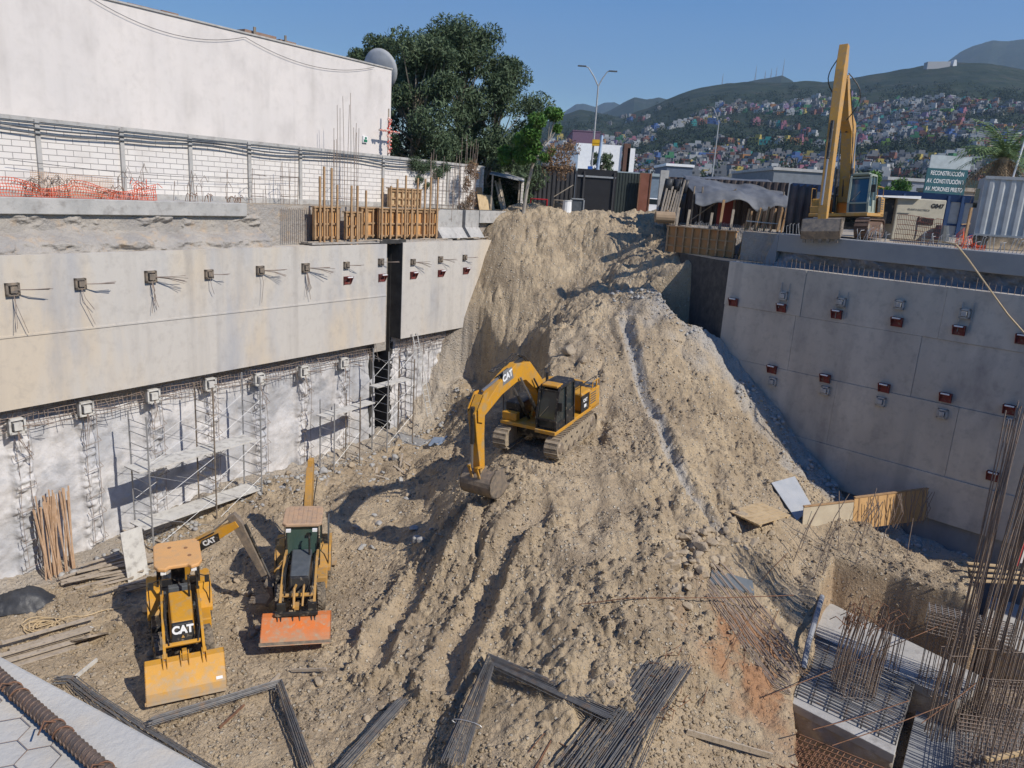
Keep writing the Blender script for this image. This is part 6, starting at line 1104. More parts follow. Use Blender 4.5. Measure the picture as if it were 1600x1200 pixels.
# stakes and thin bars around the ledge
rr = random.Random(9); k = 0
for px, py, h_, lx in ((1238,880,2.6,.8),(1250,862,1.9,.5),(1268,915,2.2,.5),(1285,900,2.4,.3),(1322,868,2.2,.9),(1338,880,3.0,.3),(1352,838,1.5,.5),(1415,885,1.9,.0),(1288,845,2.0,.7),(1310,860,2.4,-.3),(1375,872,1.2,.1)):
    q = gh(px, py, -.05); b = MB(); b.tube([q, q+Vector((lx*.4,.1,h_*.5)), q+Vector((lx,.15,h_))], .016, 5)
    one('bar_stake', b, MT['rebar'], 'thin rebar stake standing in the ledge in front of the timber shutter wall', 'rebar', 'thin rebar stakes on the ledge', org=q)
b = MB(); a0 = gh(890,951,.1); b.tube([a0, gh(980,946,.25), gh(1060,943,.2), atz(1130,934,-12.2), atz(1240,930,-12.3)], .016, 5); one('long_bar', b, MT['rust'], 'single long rusty bar crossing the slope horizontally', 'rebar', org=a0)
# bar bundles on the floor
def bundle(label, pts, n, r_, spread, mat, up=.16, seed=0, ties=(), name='rebar_bundle', grp=None):
    rr = random.Random(seed); P_ = [Vector(p) if len(p) == 3 and abs(p[2]) < 20 and not isinstance(p[0], int) else None for p in pts]; W_ = [gh(p[0], p[1], up) for p in pts]; o = thing(name, label, 'rebar', tuple(W_[0]), 0, grp); b = MB()
    for k in range(n):
        off = (k/(n-1)-.5)*spread if n > 1 else 0; lay = rr.choice((0,.035,.07)); pp = []
        for i, p in enumerate(W_):
            a_ = W_[max(i-1,0)]; c_ = W_[min(i+1,len(W_)-1)]; d = (c_-a_); d.z = 0; d.normalize(); nn = Vector((-d.y,d.x,0)); e = d*rr.uniform(-.12,.12) if i in (0,len(W_)-1) else Vector((0,0,0)); pp.append(p+nn*(off+rr.uniform(-.02,.02))+e+Vector((0,0,lay)))
        b.tube(pp, r_, 5)
    b.build('bars', mat, o)
    for (i, f) in ties:
        c = W_[i].lerp(W_[i+1], f); d = (W_[i+1]-W_[i]).normalized(); nn = d.cross(Vector((0,0,1))).normalized(); b = MB(); s = spread*.55+.05
        b.tube([c+nn*s*math.cos(a)+Vector((0,0,.035+.09*math.sin(a))) for a in np.linspace(0,6.283,13)], .012, 4); b.build('wire_tie', MT['galv'], o)
    return o
bundle('bar bundle along the concrete ledge in the lower left corner', [(90,1070),(112,1070),(150,1100),(225,1150),(330,1215)], 12, .014, .34, MT['newbar'], seed=1)
bundle('bent bar bundle with a sharp corner below the faded backhoe loader', [(236,1143),(436,1082),(482,1215)], 18, .014, .3, MT['newbar'], seed=2, up=.3)
bundle('short straight bar bundle at the bottom edge left of the middle', [(532,1215),(628,1108)], 18, .014, .32, MT['newbar'], seed=3, up=.25)
bundle('tied L-shaped bar bundle in the bottom middle', [(705,1215),(766,1052),(958,1138)], 34, .014, .66, MT['newbar'], up=.4, seed=4, ties=((0,.35),))
bundle('large loose pile of long bars crossing under the L-shaped bundle', [(905,1225),(1035,1040)], 44, .014, 1.45, MT['newbar'], up=.12, seed=5); bundle('second fan of bars lying across the large pile', [(960,1230),(1010,1120),(1060,1045)], 18, .014, .9, MT['newbar'], up=.22, seed=6)
b = MB(); rr = random.Random(6)
for k in range(26): q = gh(1030+rr.uniform(-15,35), 1030+rr.uniform(-10,110), .15); a = rr.uniform(0,6.28); l = rr.uniform(.15,.4); b.tube([q, q+Vector((math.cos(a)*l,math.sin(a)*l,.12)), q+Vector((math.cos(a+1)*l*1.3,math.sin(a+1)*l*1.3,.2))], .013, 4)
one('rebar_hooks', b, MT['rust'], 'tangle of hooked bar ends at the upper end of the large pile', 'rebar', org=gh(1050,1060))
for (a_, c_), lab in zip(((((812,1200),(868,1155)),),(((838,1205),(885,1168)),)), ('',)) if 0 else (): pass
b = MB(); b.tube([gh(812,1195,.06),gh(850,1150,.08),gh(862,1158,.08),gh(835,1205,.06)], .016, 5); b.tube([gh(838,1205,.06),gh(862,1160,.1),gh(885,1172,.1)], .016, 5); one('bent_stirrup', b, MT['rust'], 'bent hairpin bars on the soil inside the corner of the L-shaped bundle', 'rebar', org=gh(850,1170))
for pts, w_, lab, mt in (([(1072,1148),(1205,1188)],.16,'long pale plank near the bottom edge right of the bar pile',MT['wood_g']),([(118,1063),(152,1037)],.12,'short pale plank between the ledge and the clean backhoe loader',MT['board']),([(28,1105),(78,1078)],.1,'',None),([(410,1085),(437,1060)],.1,'small grey plank just left of the bent bar corner',MT['wood_g']),([(343,1142),(382,1108)],.05,'thin dark steel rod lying across the bent bar bundle',MT['rust']),([(455,1052),(510,1052)],.09,'small flat offcut below the orange bucket',MT['wood_g']),([(140,985),(163,993)],.1,'pale timber block on the steel disc',MT['board'])):
    if mt is None: continue
    a0, a1 = gh(*pts[0], .1), gh(*pts[1], .14); b = MB(); b.beam(a0, a1, .05, w_); one('plank', b, mt, lab, 'plank', org=a0)
# bars draped over the bank on the right
o = thing('draped_bars', 'thick band of bars draped over the brown bank into the footing trench', 'rebar', tuple(atz(1180,900,-12.4))); b = MB(); rr = random.Random(12)
for k in range(24):
    f = k/23; A_ = [(1112+f*-8,893+f*42),(1170-f*20,905+f*50),(1215-f*30,925+f*55),(1252-f*34,965+f*50),(1262-f*26,1020+f*38),(1268-f*26,1065+f*30)]; zz_ = [-12.35,-12.3,-12.35,-12.6,-13.4,-14.4]
    wp = [atz(x_, y_, z_) for (x_, y_), z_ in zip(A_, zz_)]; pts = []; wig = rr.uniform(-.04,.04)
    for i_ in range(len(wp)-1):
        for f_ in (0, .33, .66): q = wp[i_].lerp(wp[i_+1], f_); pts.append([q.x+wig, q.y, gz(q.x, q.y)+.04+.04*(k % 3)])
    for i_ in range(1, len(pts)-1): pts[i_][2] = max(pts[i_][2], (pts[i_-1][2]+pts[i_+1][2])/2-.02)
    for i_ in range(1, len(pts)): pts[i_][2] = max(pts[i_][2], pts[i_-1][2]-.55, -15.4)
    b.tube(pts, .017, 4)
b.build('bars', MT['rebar'], o)
b = MB(); c = [gh(1112,893,.12),gh(1175,912,.12),gh(1178,932,.12),gh(1108,915,.12)]; dn = Vector((0,0,-.08)); b.hexa([p+dn for p in c], c); one('sheet_scrap', b, simple('slate',(.13,.15,.17)), 'slate grey sheet lying on the start of the draped bars', 'sheet', org=c[0])
for k, q in enumerate([[(1180,960),(1150,1005),(1128,1050)],[(1215,960),(1195,1010)],[(1165,1000),(1160,1060)],[(1105,1080),(1095,1110)],[(1230,870),(1200,900),(1188,915)]]):
    b = MB(); b.tube([gh(*p, .15) for p in q], .012, 4); one('thin_wire', b, MT['rust'], 'thin dark wire trailing over the brown bank', 'wire', 'thin wires trailing over the brown bank', org=gh(*q[0]))
# ------------------------------------------------------------------ footings in the trench (lower right)
def pz(px, py, z): p = atz(px, py, z); return (p.x, p.y)
wr = pm('wrinkled_concrete', (.40,.34,.28), (.30,.26,.22), 1.6, .9, .12, 2.5, c3=(.5,.46,.40), s3=2)
def footing(label, quad, z1, dep, mat=None, skirt=True):
    o = thing('concrete_footing', label, 'footing', (*quad[0], z1-dep)); b = MB(); b.slab(quad, z1-.28, z1); b.build('top_slab', mat or MT['conc'], o, bevel=.02); 
    cx = sum(q[0] for q in quad)/len(quad); cy = sum(q[1] for q in quad)/len(quad); ql = [(cx+(x-cx)*.985, cy+(y-cy)*.985) for x, y in quad]; V = []; m_ = 0; N1 = 26; per = []
    for i in range(len(ql)):
        a, c = ql[i], ql[(i+1) % len(ql)]
        for k in range(N1): per.append((a[0]+(c[0]-a[0])*k/N1, a[1]+(c[1]-a[1])*k/N1))
    rows_ = 14; pe = np.array(per)
    for j in range(rows_):
        z = z1-.284-(dep-.28)*j/(rows_-1); n_ = (fbm(np.arange(len(pe))*.35, np.full(len(pe), j*.5), 3, 5)-.5)*.22*(j > 0); V += [(cx+(x-cx)*(1+n_[i]/2), cy+(y-cy)*(1+n_[i]/2), z) for i, (x, y) in enumerate(per)]
    n = len(per); F_ = [(j*n+i, j*n+(i+1) % n, (j+1)*n+(i+1) % n, (j+1)*n+i) for j in range(rows_-1) for i in range(n)]; mkobj('base', V, F_, wr, o, smooth=True); return o
def mat_grid(name, label, quad, z, nu, nv, r_, mat, cat='rebar', lift=(0,), grp=None, jit=.015, bend=.0):
    o = thing(name, label, cat, (*quad[0], z), 0, grp); Aq = [Vector((*q, 0)) for q in quad]; b1, b2 = MB(), MB(); rr = random.Random(int(abs(quad[0][0])*10))
    L_ = lambda u, v: Aq[0].lerp(Aq[1],u).lerp(Aq[3].lerp(Aq[2],u),v)
    for dz in lift:
        for k in range(nu):
            u = k/(nu-1); p = [L_(u+rr.uniform(-jit,jit)*.3, v) for v in (0,.5,1)]; pts = [Vector((q.x,q.y,z+dz+rr.uniform(-.01,.01))) for q in p]
            if bend: pts = [pts[0]+Vector((0,0,-bend))] + pts + [pts[-1]+Vector((0,0,-bend))]
            b1.tube(pts, r_, 4)
        for k in range(nv):
            v = k/(nv-1); p = [L_(u, v+rr.uniform(-jit,jit)*.3) for u in (0,.5,1)]; pts = [Vector((q.x,q.y,z+dz+r_*2)) for q in p]
            if bend: pts = [pts[0]+Vector((0,0,-bend))] + pts + [pts[-1]+Vector((0,0,-bend))]
            b2.tube(pts, r_, 4)
    b1.build('cross_bars', mat, o); b2.build('long_bars', mat, o); return o
zf = -14.3
footing('pale concrete footing running back under the undercut ledge', [pz(1294,940,zf),pz(1545,1062,zf),pz(1495,1098,zf),pz(1262,985,zf)], zf, 1.9)
footing('front concrete footing with parallel bars and a tall column cage', [pz(1262,990,zf+.03),pz(1425,1062,zf+.03),pz(1398,1180,zf+.03),pz(1238,1098,zf+.03)], zf+.03, 2.0)
footing('rough concrete footing at the right edge below the bar curtain', [pz(1545,930,-14.3),pz(1640,960,-14.3),pz(1620,1030,-14.3),pz(1535,990,-14.3)], -14.3, 1.6)
footing('low footing in shadow in the lower right corner', [pz(1440,1075,-15.2),pz(1620,1110,-15.2),pz(1640,1290,-15.2),pz(1400,1240,-15.2)], -15.2, .9, MT['conc_dark'])
mat_grid('rebar_mat', 'dense parallel bars wrapped over the front footing', [pz(1272,998,zf+.12),pz(1428,1068,zf+.12),pz(1400,1160,zf+.12),pz(1244,1085,zf+.12)], zf+.12, 7, 22, .024, MT['newbar'], bend=.45)
0 and mat_grid('rebar_mat', 'band of bars across the footing at the foot of the undercut ledge', [pz(1285,955,zf+.1),pz(1420,1015,zf+.1),pz(1400,1040,zf+.1),pz(1268,980,zf+.1)], zf+.1, 4, 8, .018, MT['rebar'])
mat_grid('rebar_mat', 'rusty bar grid at the bottom edge left of the front footing', [pz(1215,1150,-14.9),pz(1400,1225,-14.9),pz(1340,1300,-14.9),pz(1160,1230,-14.9)], -14.9, 22, 12, .017, MT['rust'], lift=(0,.3))
mat_grid('rebar_mat', 'fine bar grid in the shadowed lower right corner', [pz(1500,1075,-14.8),pz(1640,1080,-14.8),pz(1660,1260,-14.8),pz(1490,1210,-14.8)], -14.8, 24, 24, .013, MT['rebar'], lift=(0,.25))
0 and mat_grid('rebar_mat', 'bar grid between the pale footing and the bar curtain', [pz(1415,1090,-15.0),pz(1500,1110,-15.0),pz(1480,1190,-15.0),pz(1410,1160,-15.0)], -15.0, 12, 10, .015, MT['rebar'], lift=(0,.2))
# basket cage
cg = thing('rebar_cage', 'long rectangular rebar cage lying across the trench below the ledge', 'rebar', (*pz(1445,985,-13.6), -13.6)); A0 = Vector((*pz(1447,985,-13.7),0)); A1 = Vector((*pz(1580,1020,-13.7),0)); d = (A1-A0).normalized(); nn = Vector((-d.y,d.x,0)); b = MB()
for z_ in np.linspace(-13.75,-13.0,7):
    for q_ in (0,.7): b.tube([A0+nn*q_+Vector((0,0,z_)), A1+nn*q_+Vector((0,0,z_))], .017, 4)
for q_ in np.linspace(0,.7,6): b.tube([A0+nn*q_+Vector((0,0,-13.0)), A1+nn*q_+Vector((0,0,-13.0))], .017, 4)
b.build('long_bars', MT['rebar'], cg); b = MB()
for k in range(14): s = d*((A1-A0).length*k/13); b.tube([A0+s+Vector((0,0,-13.77)),A0+s+Vector((0,0,-12.98)),A0+s+nn*.7+Vector((0,0,-12.98)),A0+s+nn*.7+Vector((0,0,-13.77))], .014, 4)
b.build('stirrups', MT['galv'], cg)
# standing column cages
q = pz(1330,1082,zf); rebar_column('column_cage', 'tall rusty-topped column cage standing on the front footing', q, .95, 2.9, 40, MT['rebar'], zf, None, ties=1, seed=31, hvar=.25, lean=.08, r=.016)
b = MB(); rr = random.Random(8)
for k in range(34): c = Vector((q[0]+rr.uniform(-.6,.9), q[1]+rr.uniform(-.5,.6), zf+rr.uniform(1.9,2.5))); a = rr.uniform(0,6.28); b.tube([c, c+Vector((math.cos(a)*.1,math.sin(a)*.1,.35)), c+Vector((math.cos(a)*.35,math.sin(a)*.3,.5)), c+Vector((math.cos(a)*.5,math.sin(a)*.45,.35))], .013, 4)
one('wire_tangle', b, MT['rust'], 'rusty tangle of hooked bars around the top of the tall column cage', 'rebar', org=Vector((*q,zf+2)))
q = pz(1465,1075,-14.3); rebar_column('column_cage', 'thin sparse column cage in front of the pale footing', q, .9, 2.0, 18, MT['rebar'], -14.4, None, ties=2, seed=33, hvar=.2, r=.012)
q = pz(1385,1045,-14.2); rebar_column('column_cage', 'second thinner column cage right behind the tall rusty-topped one', q, .5, 2.6, 12, MT['rebar'], -14.2, None, ties=1, seed=34, hvar=.3, r=.013)
for px, py, h_, w_, n_, lab in ((1497,1130,10.6,.8,34,'dense curtain of very tall column bars rising at the right edge'),(1548,1135,10.8,.9,26,'second very tall group of column bars cut by the right edge'),(1462,1150,4.2,.5,14,'medium height group of bars left of the very tall bar curtain'),(1560,1230,3.2,1.2,24,'low standing bars in the lower right corner in front of the bar curtain')):
    q = pz(px, py, -15.2); rebar_column('column_cage', lab, q, w_, h_, n_, MT['rebar'], -15.4, 'standing column cages at lower right', ties=2, seed=px, hvar=.15, r=.019, tiez=3.0, lean=.02)
for k, (a_, c_) in enumerate((((1205,1085),(1510,960)),((1270,1140),(1420,1095)),((1300,1165),(1480,1100)),((1440,1130),(1560,1040)))):
    b = MB(); p0, p1 = atz(*a_, -13.6), atz(*c_, -13.4); b.tube([p0, p0.lerp(p1,.5)+Vector((0,0,-.05)), p1], .014, 5); one('loose_bar', b, MT['rust'], ('long thin bar slanting across the trench above the front footing','short thin bar above the front edge of the front footing','thin bar slanting over the bars of the front footing','thin bar slanting in front of the sparse column cage')[k], 'rebar', org=p0)
b = MB(); p0, p1 = atz(1540,1187,-14.3), atz(1600,1176,-14.3); b.beam(p0, p1, .12, .08); one('plank', b, MT['ply2'], 'short light plank lying on the fine bar grid at lower right', 'plank', org=p0)
b = MB(); rr = random.Random(14)
for k in range(4): p = atz(1512+k*3, 880+k*9, -12.5); b.beam(p, p+Vector((1.9,-.1+.05*k,0)), .15, .05)
one('plank_walkway', b, MT['ply2'], 'few planks forming a walkway at the right end of the ledge', 'planks', org=p)
p = atz(1590,878,-12.2); o = thing('red_panel', 'red edged pale panel at the far right edge behind the bar curtain', 'panel', tuple(p)); b = MB(); b.box((0,0,.5),(.1,.1,1.3)); P(b,'edge',simple('brightred',(.6,.03,.04)),o); b = MB(); b.box((.6,.05,.5),(1.05,.05,1.1)); P(b,'panel',MT['white'],o)
b = MB(); b.tube([Vector((*pz(1283,940,-13.4),-13.2)),Vector((*pz(1262,1010,-13.6),-13.5)),Vector((*pz(1256,1040,-13.9),-14.0))],.09,8); one('drain_pipe', b, simple('pipeg',(.3,.31,.33)), 'short grey pipe between the brown bank and the front footing', 'pipe', org=b.v[0])
# ------------------------------------------------------------------ rocks
def rockmesh(seed, mat):
    bm = bmesh.new(); bmesh.ops.create_icosphere(bm, subdivisions=3, radius=1); rr = random.Random(seed); off = [Vector((rr.uniform(-1,1),rr.uniform(-1,1),rr.uniform(-1,1))).normalized() for _ in range(9)]; sc = (rr.uniform(.8,1.3),rr.uniform(.7,1.1),rr.uniform(.55,.8))
    for v in bm.verts:
        d = v.co.normalized(); k = 1.0
        for i, q in enumerate(off): t = d.dot(q); c_ = .6+.06*(i % 3); k = min(k, c_/t if t > c_ else 1.0)
        v.co = Vector((d.x*k*sc[0], d.y*k*sc[1], d.z*k*sc[2]))
    me = bpy.data.meshes.new('rock'); bm.to_mesh(me); bm.free(); me.materials.append(mat); return me
RM = [rockmesh(i, MT['rock'] if i % 5 else MT['rockg']) for i in range(10)]
def rock(p, s, label='loose tan rock lying on the dirt slope', group='loose rocks on the dirt', k=None):
    o = bpy.data.objects.new('rock', RM[(random.choice((0,5,5,3)) if ('grey' in label or 'pale' in label) else random.choice((1,2,3,4,6,7,8,9))) if k is None else k]); COL.objects.link(o); o.location = (p.x, p.y, p.z+s*.25); s *= .68; o.scale = (s,s,s); o.rotation_euler = (random.uniform(-.3,.3),random.uniform(-.3,.3),random.uniform(0,6.3)); tag(o, label, 'rock', group)
rr = random.Random(77); b = MB()
for k in range(46): q = gh(rr.uniform(120,640), rr.uniform(700,900) if 0 else 0+rr.uniform(700,760), .06) if k < 26 else gh(rr.uniform(150,330), rr.uniform(820,900), .06); a = rr.uniform(0,3.1); l = rr.uniform(.2,.8); d_ = Vector((math.cos(a)*l, math.sin(a)*l, rr.uniform(-.02,.1))); b.beam(q-d_, q+d_, rr.choice((.04,.08,.12)), .03)
tag(b.build('debris', MT['wood_g'], origin=tuple(gh(450,730))), 'scattered scraps of timber along the foot of the left wall', 'timber', kind='stuff')
def zone(n, x0, y0, x1, y1, s0, s1, label, group):
    for _ in range(n): p = hit(random.uniform(x0,x1), random.uniform(y0,y1)); rock(p, s0+(s1-s0)*random.random()**2, label, group)
zone(80, 1045, 825, 1125, 905, .16, .42, 'rounded stone in the heap left of the timber shutter wall', 'stones heaped at the foot of the slope'); zone(24, 1120, 805, 1215, 860, .12, .38, 'rounded stone in the heap left of the timber shutter wall', 'stones heaped at the foot of the slope'); zone(20, 1040,900,1075,990,.12,.34,'rounded stone in the heap left of the timber shutter wall', 'stones heaped at the foot of the slope')
zone(30, 555, 745, 690, 860, .1, .35, 'pale broken rock on the slope right of the faded backhoe loader', 'pale rocks right of the backhoe loaders')
zone(60, 400, 695, 650, 770, .08, .36, 'grey broken concrete lump near the foot of the left wall', 'rubble near the foot of the left wall')
zone(26, 340, 850, 450, 1010, .1, .3, 'dark rock lying between the two backhoe loaders', 'rocks between the backhoe loaders')
zone(16, 80, 1010, 230, 1090, .06, .16, 'small rock in the mud near the lower left ledge', 'small rocks near the lower left ledge')
zone(46, 480, 860, 720, 1130, .06, .2, 'loose tan rock lying on the lower slope', 'loose rocks on the lower slope'); zone(22, 820,960,1000,1110,.05,.18,'loose tan rock lying on the lower slope', 'loose rocks on the lower slope')
zone(22, 690, 640, 760, 720, .06,.2,'grey rock beside the excavator bucket','rocks beside the excavator')
for px, py, s in ((612,988,.33),(498,1068,.28),(955,1072,.3),(960,1050,.2),(695,1128,.2),(890,552,.6),(912,566,.45),(940,1040,.22),(122,835,.0),(920,1088,.2),(135,1028,.0),(1150,895,.0),(155,1072,.22),(237,1025,.38),(1270,1105,.2),(240,1022,.2),(690,1060,.2)):
    if s: p = hit(px,py); rock(p, s, k=1+(px % 3), label={612:'pale pair-sized rock at the end of the excavator track rut',498:'large smooth pale rock below the orange bucket',890:'biggest boulder, on the mound just above the excavator cab',695:'round pale stone at bottom centre left of the tied bundle',237:'pale upright rock beside the wheel of the clean backhoe loader'}.get(px,'loose tan rock lying on the lower slope'), group=None if px in (612,498,890,695,237) else 'loose rocks on the lower slope')
# gravel and clods: nobody could count them
g = np.random.default_rng(3); bmi = bmesh.new(); bmesh.ops.create_icosphere(bmi, subdivisions=1, radius=1); IV = np.array([v.co[:] for v in bmi.verts]); IF = np.array([[v.index for v in f.verts] for f in bmi.faces]); bmi.free()
def gravel(name, n, x0, x1, y0, y1, s0, s1, mat, dens=None):
    x = g.uniform(x0,x1,n); y = g.uniform(y1**-1, y0**-1, n)**-1
    k = (fbm(x*.5, y*.5, 3, 21) > .35+.25*g.random(n)); k &= (x*-.8406+y*.5417 < 27.2) & ((x+y)*.7071 < 33.6); 
    if dens is not None: k &= dens(x, y)
    x = x[k]; y = y[k]; m_ = len(x); z = terrain(x, y); s = s0+(s1-s0)*g.random(m_)**3; R3 = g.normal(size=(m_,1,3))*.25+1; V = IV[None]*s[:,None,None]*R3*(1+.25*g.normal(size=(m_,12,1))*.5); V[...,2] *= .7
    a = g.uniform(0,6.28,m_); c_, s_ = np.cos(a)[:,None], np.sin(a)[:,None]; Vx = V[...,0]*c_-V[...,1]*s_; Vy = V[...,0]*s_+V[...,1]*c_; V = np.stack([Vx+x[:,None], Vy+y[:,None], V[...,2]+(z+s*.2)[:,None]],-1).reshape(-1,3)
    Fq = (IF[None]+np.arange(m_)[:,None,None]*12).reshape(-1,3); o = fastmesh(name, V, Fq, mat); tag(o, kind='stuff'); return o
tag(gravel('dirt_clods', 60000, -16, 22, 14.5, 48, .012, .075, MT['soil']), 'crumbly clods of dirt scattered over the whole mound', 'dirt clods')
tag(gravel('gravel', 30000, -16, 22, 14.5, 46, .012, .06, MT['rock']), 'small pale stones scattered over the pit floor and mound', 'gravel')
tag(gravel('rubble', 9000, 4, 20, 26, 42, .03, .16, MT['rockg'], lambda x, y: ((x+y)*.7071 > 32.1+1.0*g.random(len(x)))), 'grey rubble along the foot of the dark right wall', 'rubble')
tag(gravel('rubble', 16000, -17, 2, 22, 44, .025, .14, MT['rockg'], lambda x, y: ((x*-.8406+y*.5417) > 24.2+2.6*g.random(len(x))) & (y > 25)), 'grey rubble and broken concrete along the foot of the left wall', 'rubble')
# ------------------------------------------------------------------ foreground ledge
ZS = -1.62; A0 = atz(-200, 915, ZS); A1 = atz(380, 1228, ZS); d = (A1-A0).normalized(); nn = Vector((d.y,-d.x,0)); nn = nn if nn.y < 0 else -nn
b = MB(); E0 = A0-d*1.5; E1 = A1+d*1.2; b.slab([E0.xy, E1.xy, (E1+nn*1.6).xy, (E0+nn*1.6).xy], ZS-.3, ZS); one('concrete_ledge', b, pm('ledge_concrete', (.46,.435,.39), (.53,.50,.445), 3, .85, .004, 40, c3=(.56,.49,.39), s3=5), 'pale concrete ledge in the near lower left corner', 'ledge', org=A0, bevel=.012)
r0, r1 = atz(-60,1015,ZS), atz(185,1235,ZS); dr = (r1-r0).normalized(); o = thing('thick_rebar', 'thick ribbed rusty bar lying on the near concrete ledge', 'rebar', tuple(r0)); R0 = .020; up_ = Vector((0,0,R0*1.25)); b = MB(); b.tube([r0-dr*.4+up_, r0.lerp(r1,.5)+up_, r1+dr*.4+up_], R0, 14); mt_ = pm('thick_bar', (.13,.105,.09), (.22,.15,.11), 25, .6, .002, 150, metal=.5); b.build('bar', mt_, o, smooth=True)
b = MB(); L1 = (r1-r0).length+.8; u_ = dr.cross(Vector((0,0,1))).normalized(); v_ = u_.cross(dr)
for k in range(int(L1/.022)):
    c = r0-dr*.4+dr*(k*.022)+up_; b.tube([c+dr*(.008*math.cos(a*1))+(u_*math.cos(a)+v_*math.sin(a))*R0*1.04 for a in np.linspace(0,6.283,13)], .0032, 4)
b.build('ribs', mt_, o); rr = random.Random(2)
for k in range(5):
    b = MB(); s = .12+k*.27; c = r0+dr*s+up_; b.tube([c+dr*(.05*(a/6.283)-.02)+(u_*math.cos(a)+v_*math.sin(a))*R0*1.2 for a in np.linspace(0,9.4,22)], .0028, 5); b.tube([c+v_*R0, c+v_*R0*2+u_*.03, c+v_*R0*1.4+u_*.06+dr*.03],.0026,4); b.build('tie_wire', MT['rust'], o)
b = MB(); s_ = .062; w0 = atz(60,1190,ZS)
def hexedge(a, c): 
    if (a-r0).cross(dr).z*1 < 0: return
    b.tube([a, a.lerp(c,.5)+Vector((0,0,.004)), c], .0015, 4)
hx = {}; nnd = Vector((-dr.y,dr.x,0))
for i in range(-14,22):
    for j in range(-14,14):
        c = w0+Vector((0,0,.006))+dr*(i*s_*1.5)+nnd*((j+(i % 2)*.5)*s_*1.732*.9)
        pts = [c+dr*(s_*math.cos(k*math.pi/3))+nnd*(s_*.9*math.sin(k*math.pi/3)) for k in range(6)]
        for k in (0,1,2):
            a, e = pts[k], pts[(k+1) % 6]; side = (a.x-r0.x)*dr.y-(a.y-r0.y)*dr.x
            if side > .01: b.tube([a, e], .0013, 4)
one('chicken_wire', b, MT['rebar'], 'hexagonal chicken wire lying on the near ledge below the thick bar', 'wire mesh', org=w0)
# ------------------------------------------------------------------ hills, hillside town, haze
def azel(px, py): r = ray(px, py); return math.atan2(r.x, r.y), r.z/math.hypot(r.x, r.y)
RID = [(-400,330),(300,300),(600,262),(780,215),(840,196),(880,178),(905,172),(930,176),(960,182),(985,178),(1010,170),(1040,156),(1080,141),(1110,134),(1170,128),(1250,126),(1300,124),(1350,116),(1400,109),(1450,101),(1490,97),(1540,101),(1600,109),(1700,120),(2000,150)]
RA = np.array([azel(*p) for p in RID]); AZ0, AZ1 = RA[0,0], RA[-1,0]
D0, D1 = 380., 1750.
def hillz(az, dist):
    e1 = np.interp(az, RA[:,0], RA[:,1]); t = np.clip((dist-D0)/(D1-D0), 0, None); e0 = .008
    e = e0+(e1-e0)*np.where(t < 1, t**.62, 1); xs, ys = np.sin(az)*dist, np.cos(az)*dist
    n = (fbm(xs/180., ys/180., 4, 5)-.5)*36*np.clip(t,0,1)*(1-np.clip((t-.75)*4,0,1)*.7)+(fbm(xs/40., ys/40., 3, 15)-.5)*7*np.clip(t*3,0,1)
    z = dist*e+n; back = np.clip((dist-D1)/700, 0, 1); return z*(1-back)-30*back
na, nd = 420, 170; AA, DD = np.meshgrid(np.linspace(AZ0-.1, AZ1+.1, na), np.concatenate([np.linspace(D0, D1, nd-25), np.linspace(D1+20, D1+700, 25)])); HZ = hillz(AA, DD)-1.3
i = np.arange(na*nd).reshape(nd,na); Qh = np.stack([i[:-1,:-1],i[:-1,1:],i[1:,1:],i[1:,:-1]],-1).reshape(-1,4)
hm_ = pm('hill_scrub', (.014,.028,.014), (.032,.045,.022), .012, .95, 5, .05, c3=(.06,.06,.04), s3=.03, detail=10)  # scrub colour darkened to put cloud shade into it
tag(fastmesh('hills', np.stack([np.sin(AA)*DD, np.cos(AA)*DD, HZ],-1).reshape(-1,3), Qh, hm_), kind='structure')
def range_(name, pts, dist, mat, rough_=.004, seed=1):
    A = np.array([azel(*p) for p in pts]); n = 260; az = np.linspace(A[0,0], A[-1,0], n); e = np.interp(az, A[:,0], A[:,1])+(fbm(az*60, az*0, 4, seed)-.5)*rough_; V = []; m_ = 14
    for j in range(m_): t = j/(m_-1); dd = dist*(.75+.25*t); V.append(np.stack([np.sin(az)*dd, np.cos(az)*dd, dist*e*t**.8+(fbm(az*50, az*0+t*5, 4, seed)-.5)*dist*.012*np.sin(t*3.14)-2*(1-t)],-1))
    dd = dist*1.15; V.append(np.stack([np.sin(az)*dd, np.cos(az)*dd, az*0-5],-1)); V = np.concatenate(V); i = np.arange(n*(m_+1)).reshape(m_+1,n); tag(fastmesh(name, V, np.stack([i[:-1,:-1],i[:-1,1:],i[1:,1:],i[1:,:-1]],-1).reshape(-1,4), mat), kind='structure')
range_('mountains', [(1380,200),(1440,125),(1475,100),(1500,82),(1520,72),(1552,62),(1575,64),(1600,60),(1650,50),(1750,58),(1900,110)], 5200, hm_, .003, 2)
range_('mountains', [(925,186),(940,178),(955,172),(975,160),(992,152),(1010,155),(1030,152),(1060,160),(1100,180)], 3600, hm_, .002, 3)
range_('mountains', [(780,205),(850,200),(880,176),(900,163),(912,162),(930,167),(945,160),(960,159),(980,170),(1020,190)], 6500, hm_, .002, 4)
range_('mountains', [(1140,150),(1165,128),(1185,124),(1205,121),(1222,118),(1238,126),(1260,150)], 3000, hm_, .001, 5)
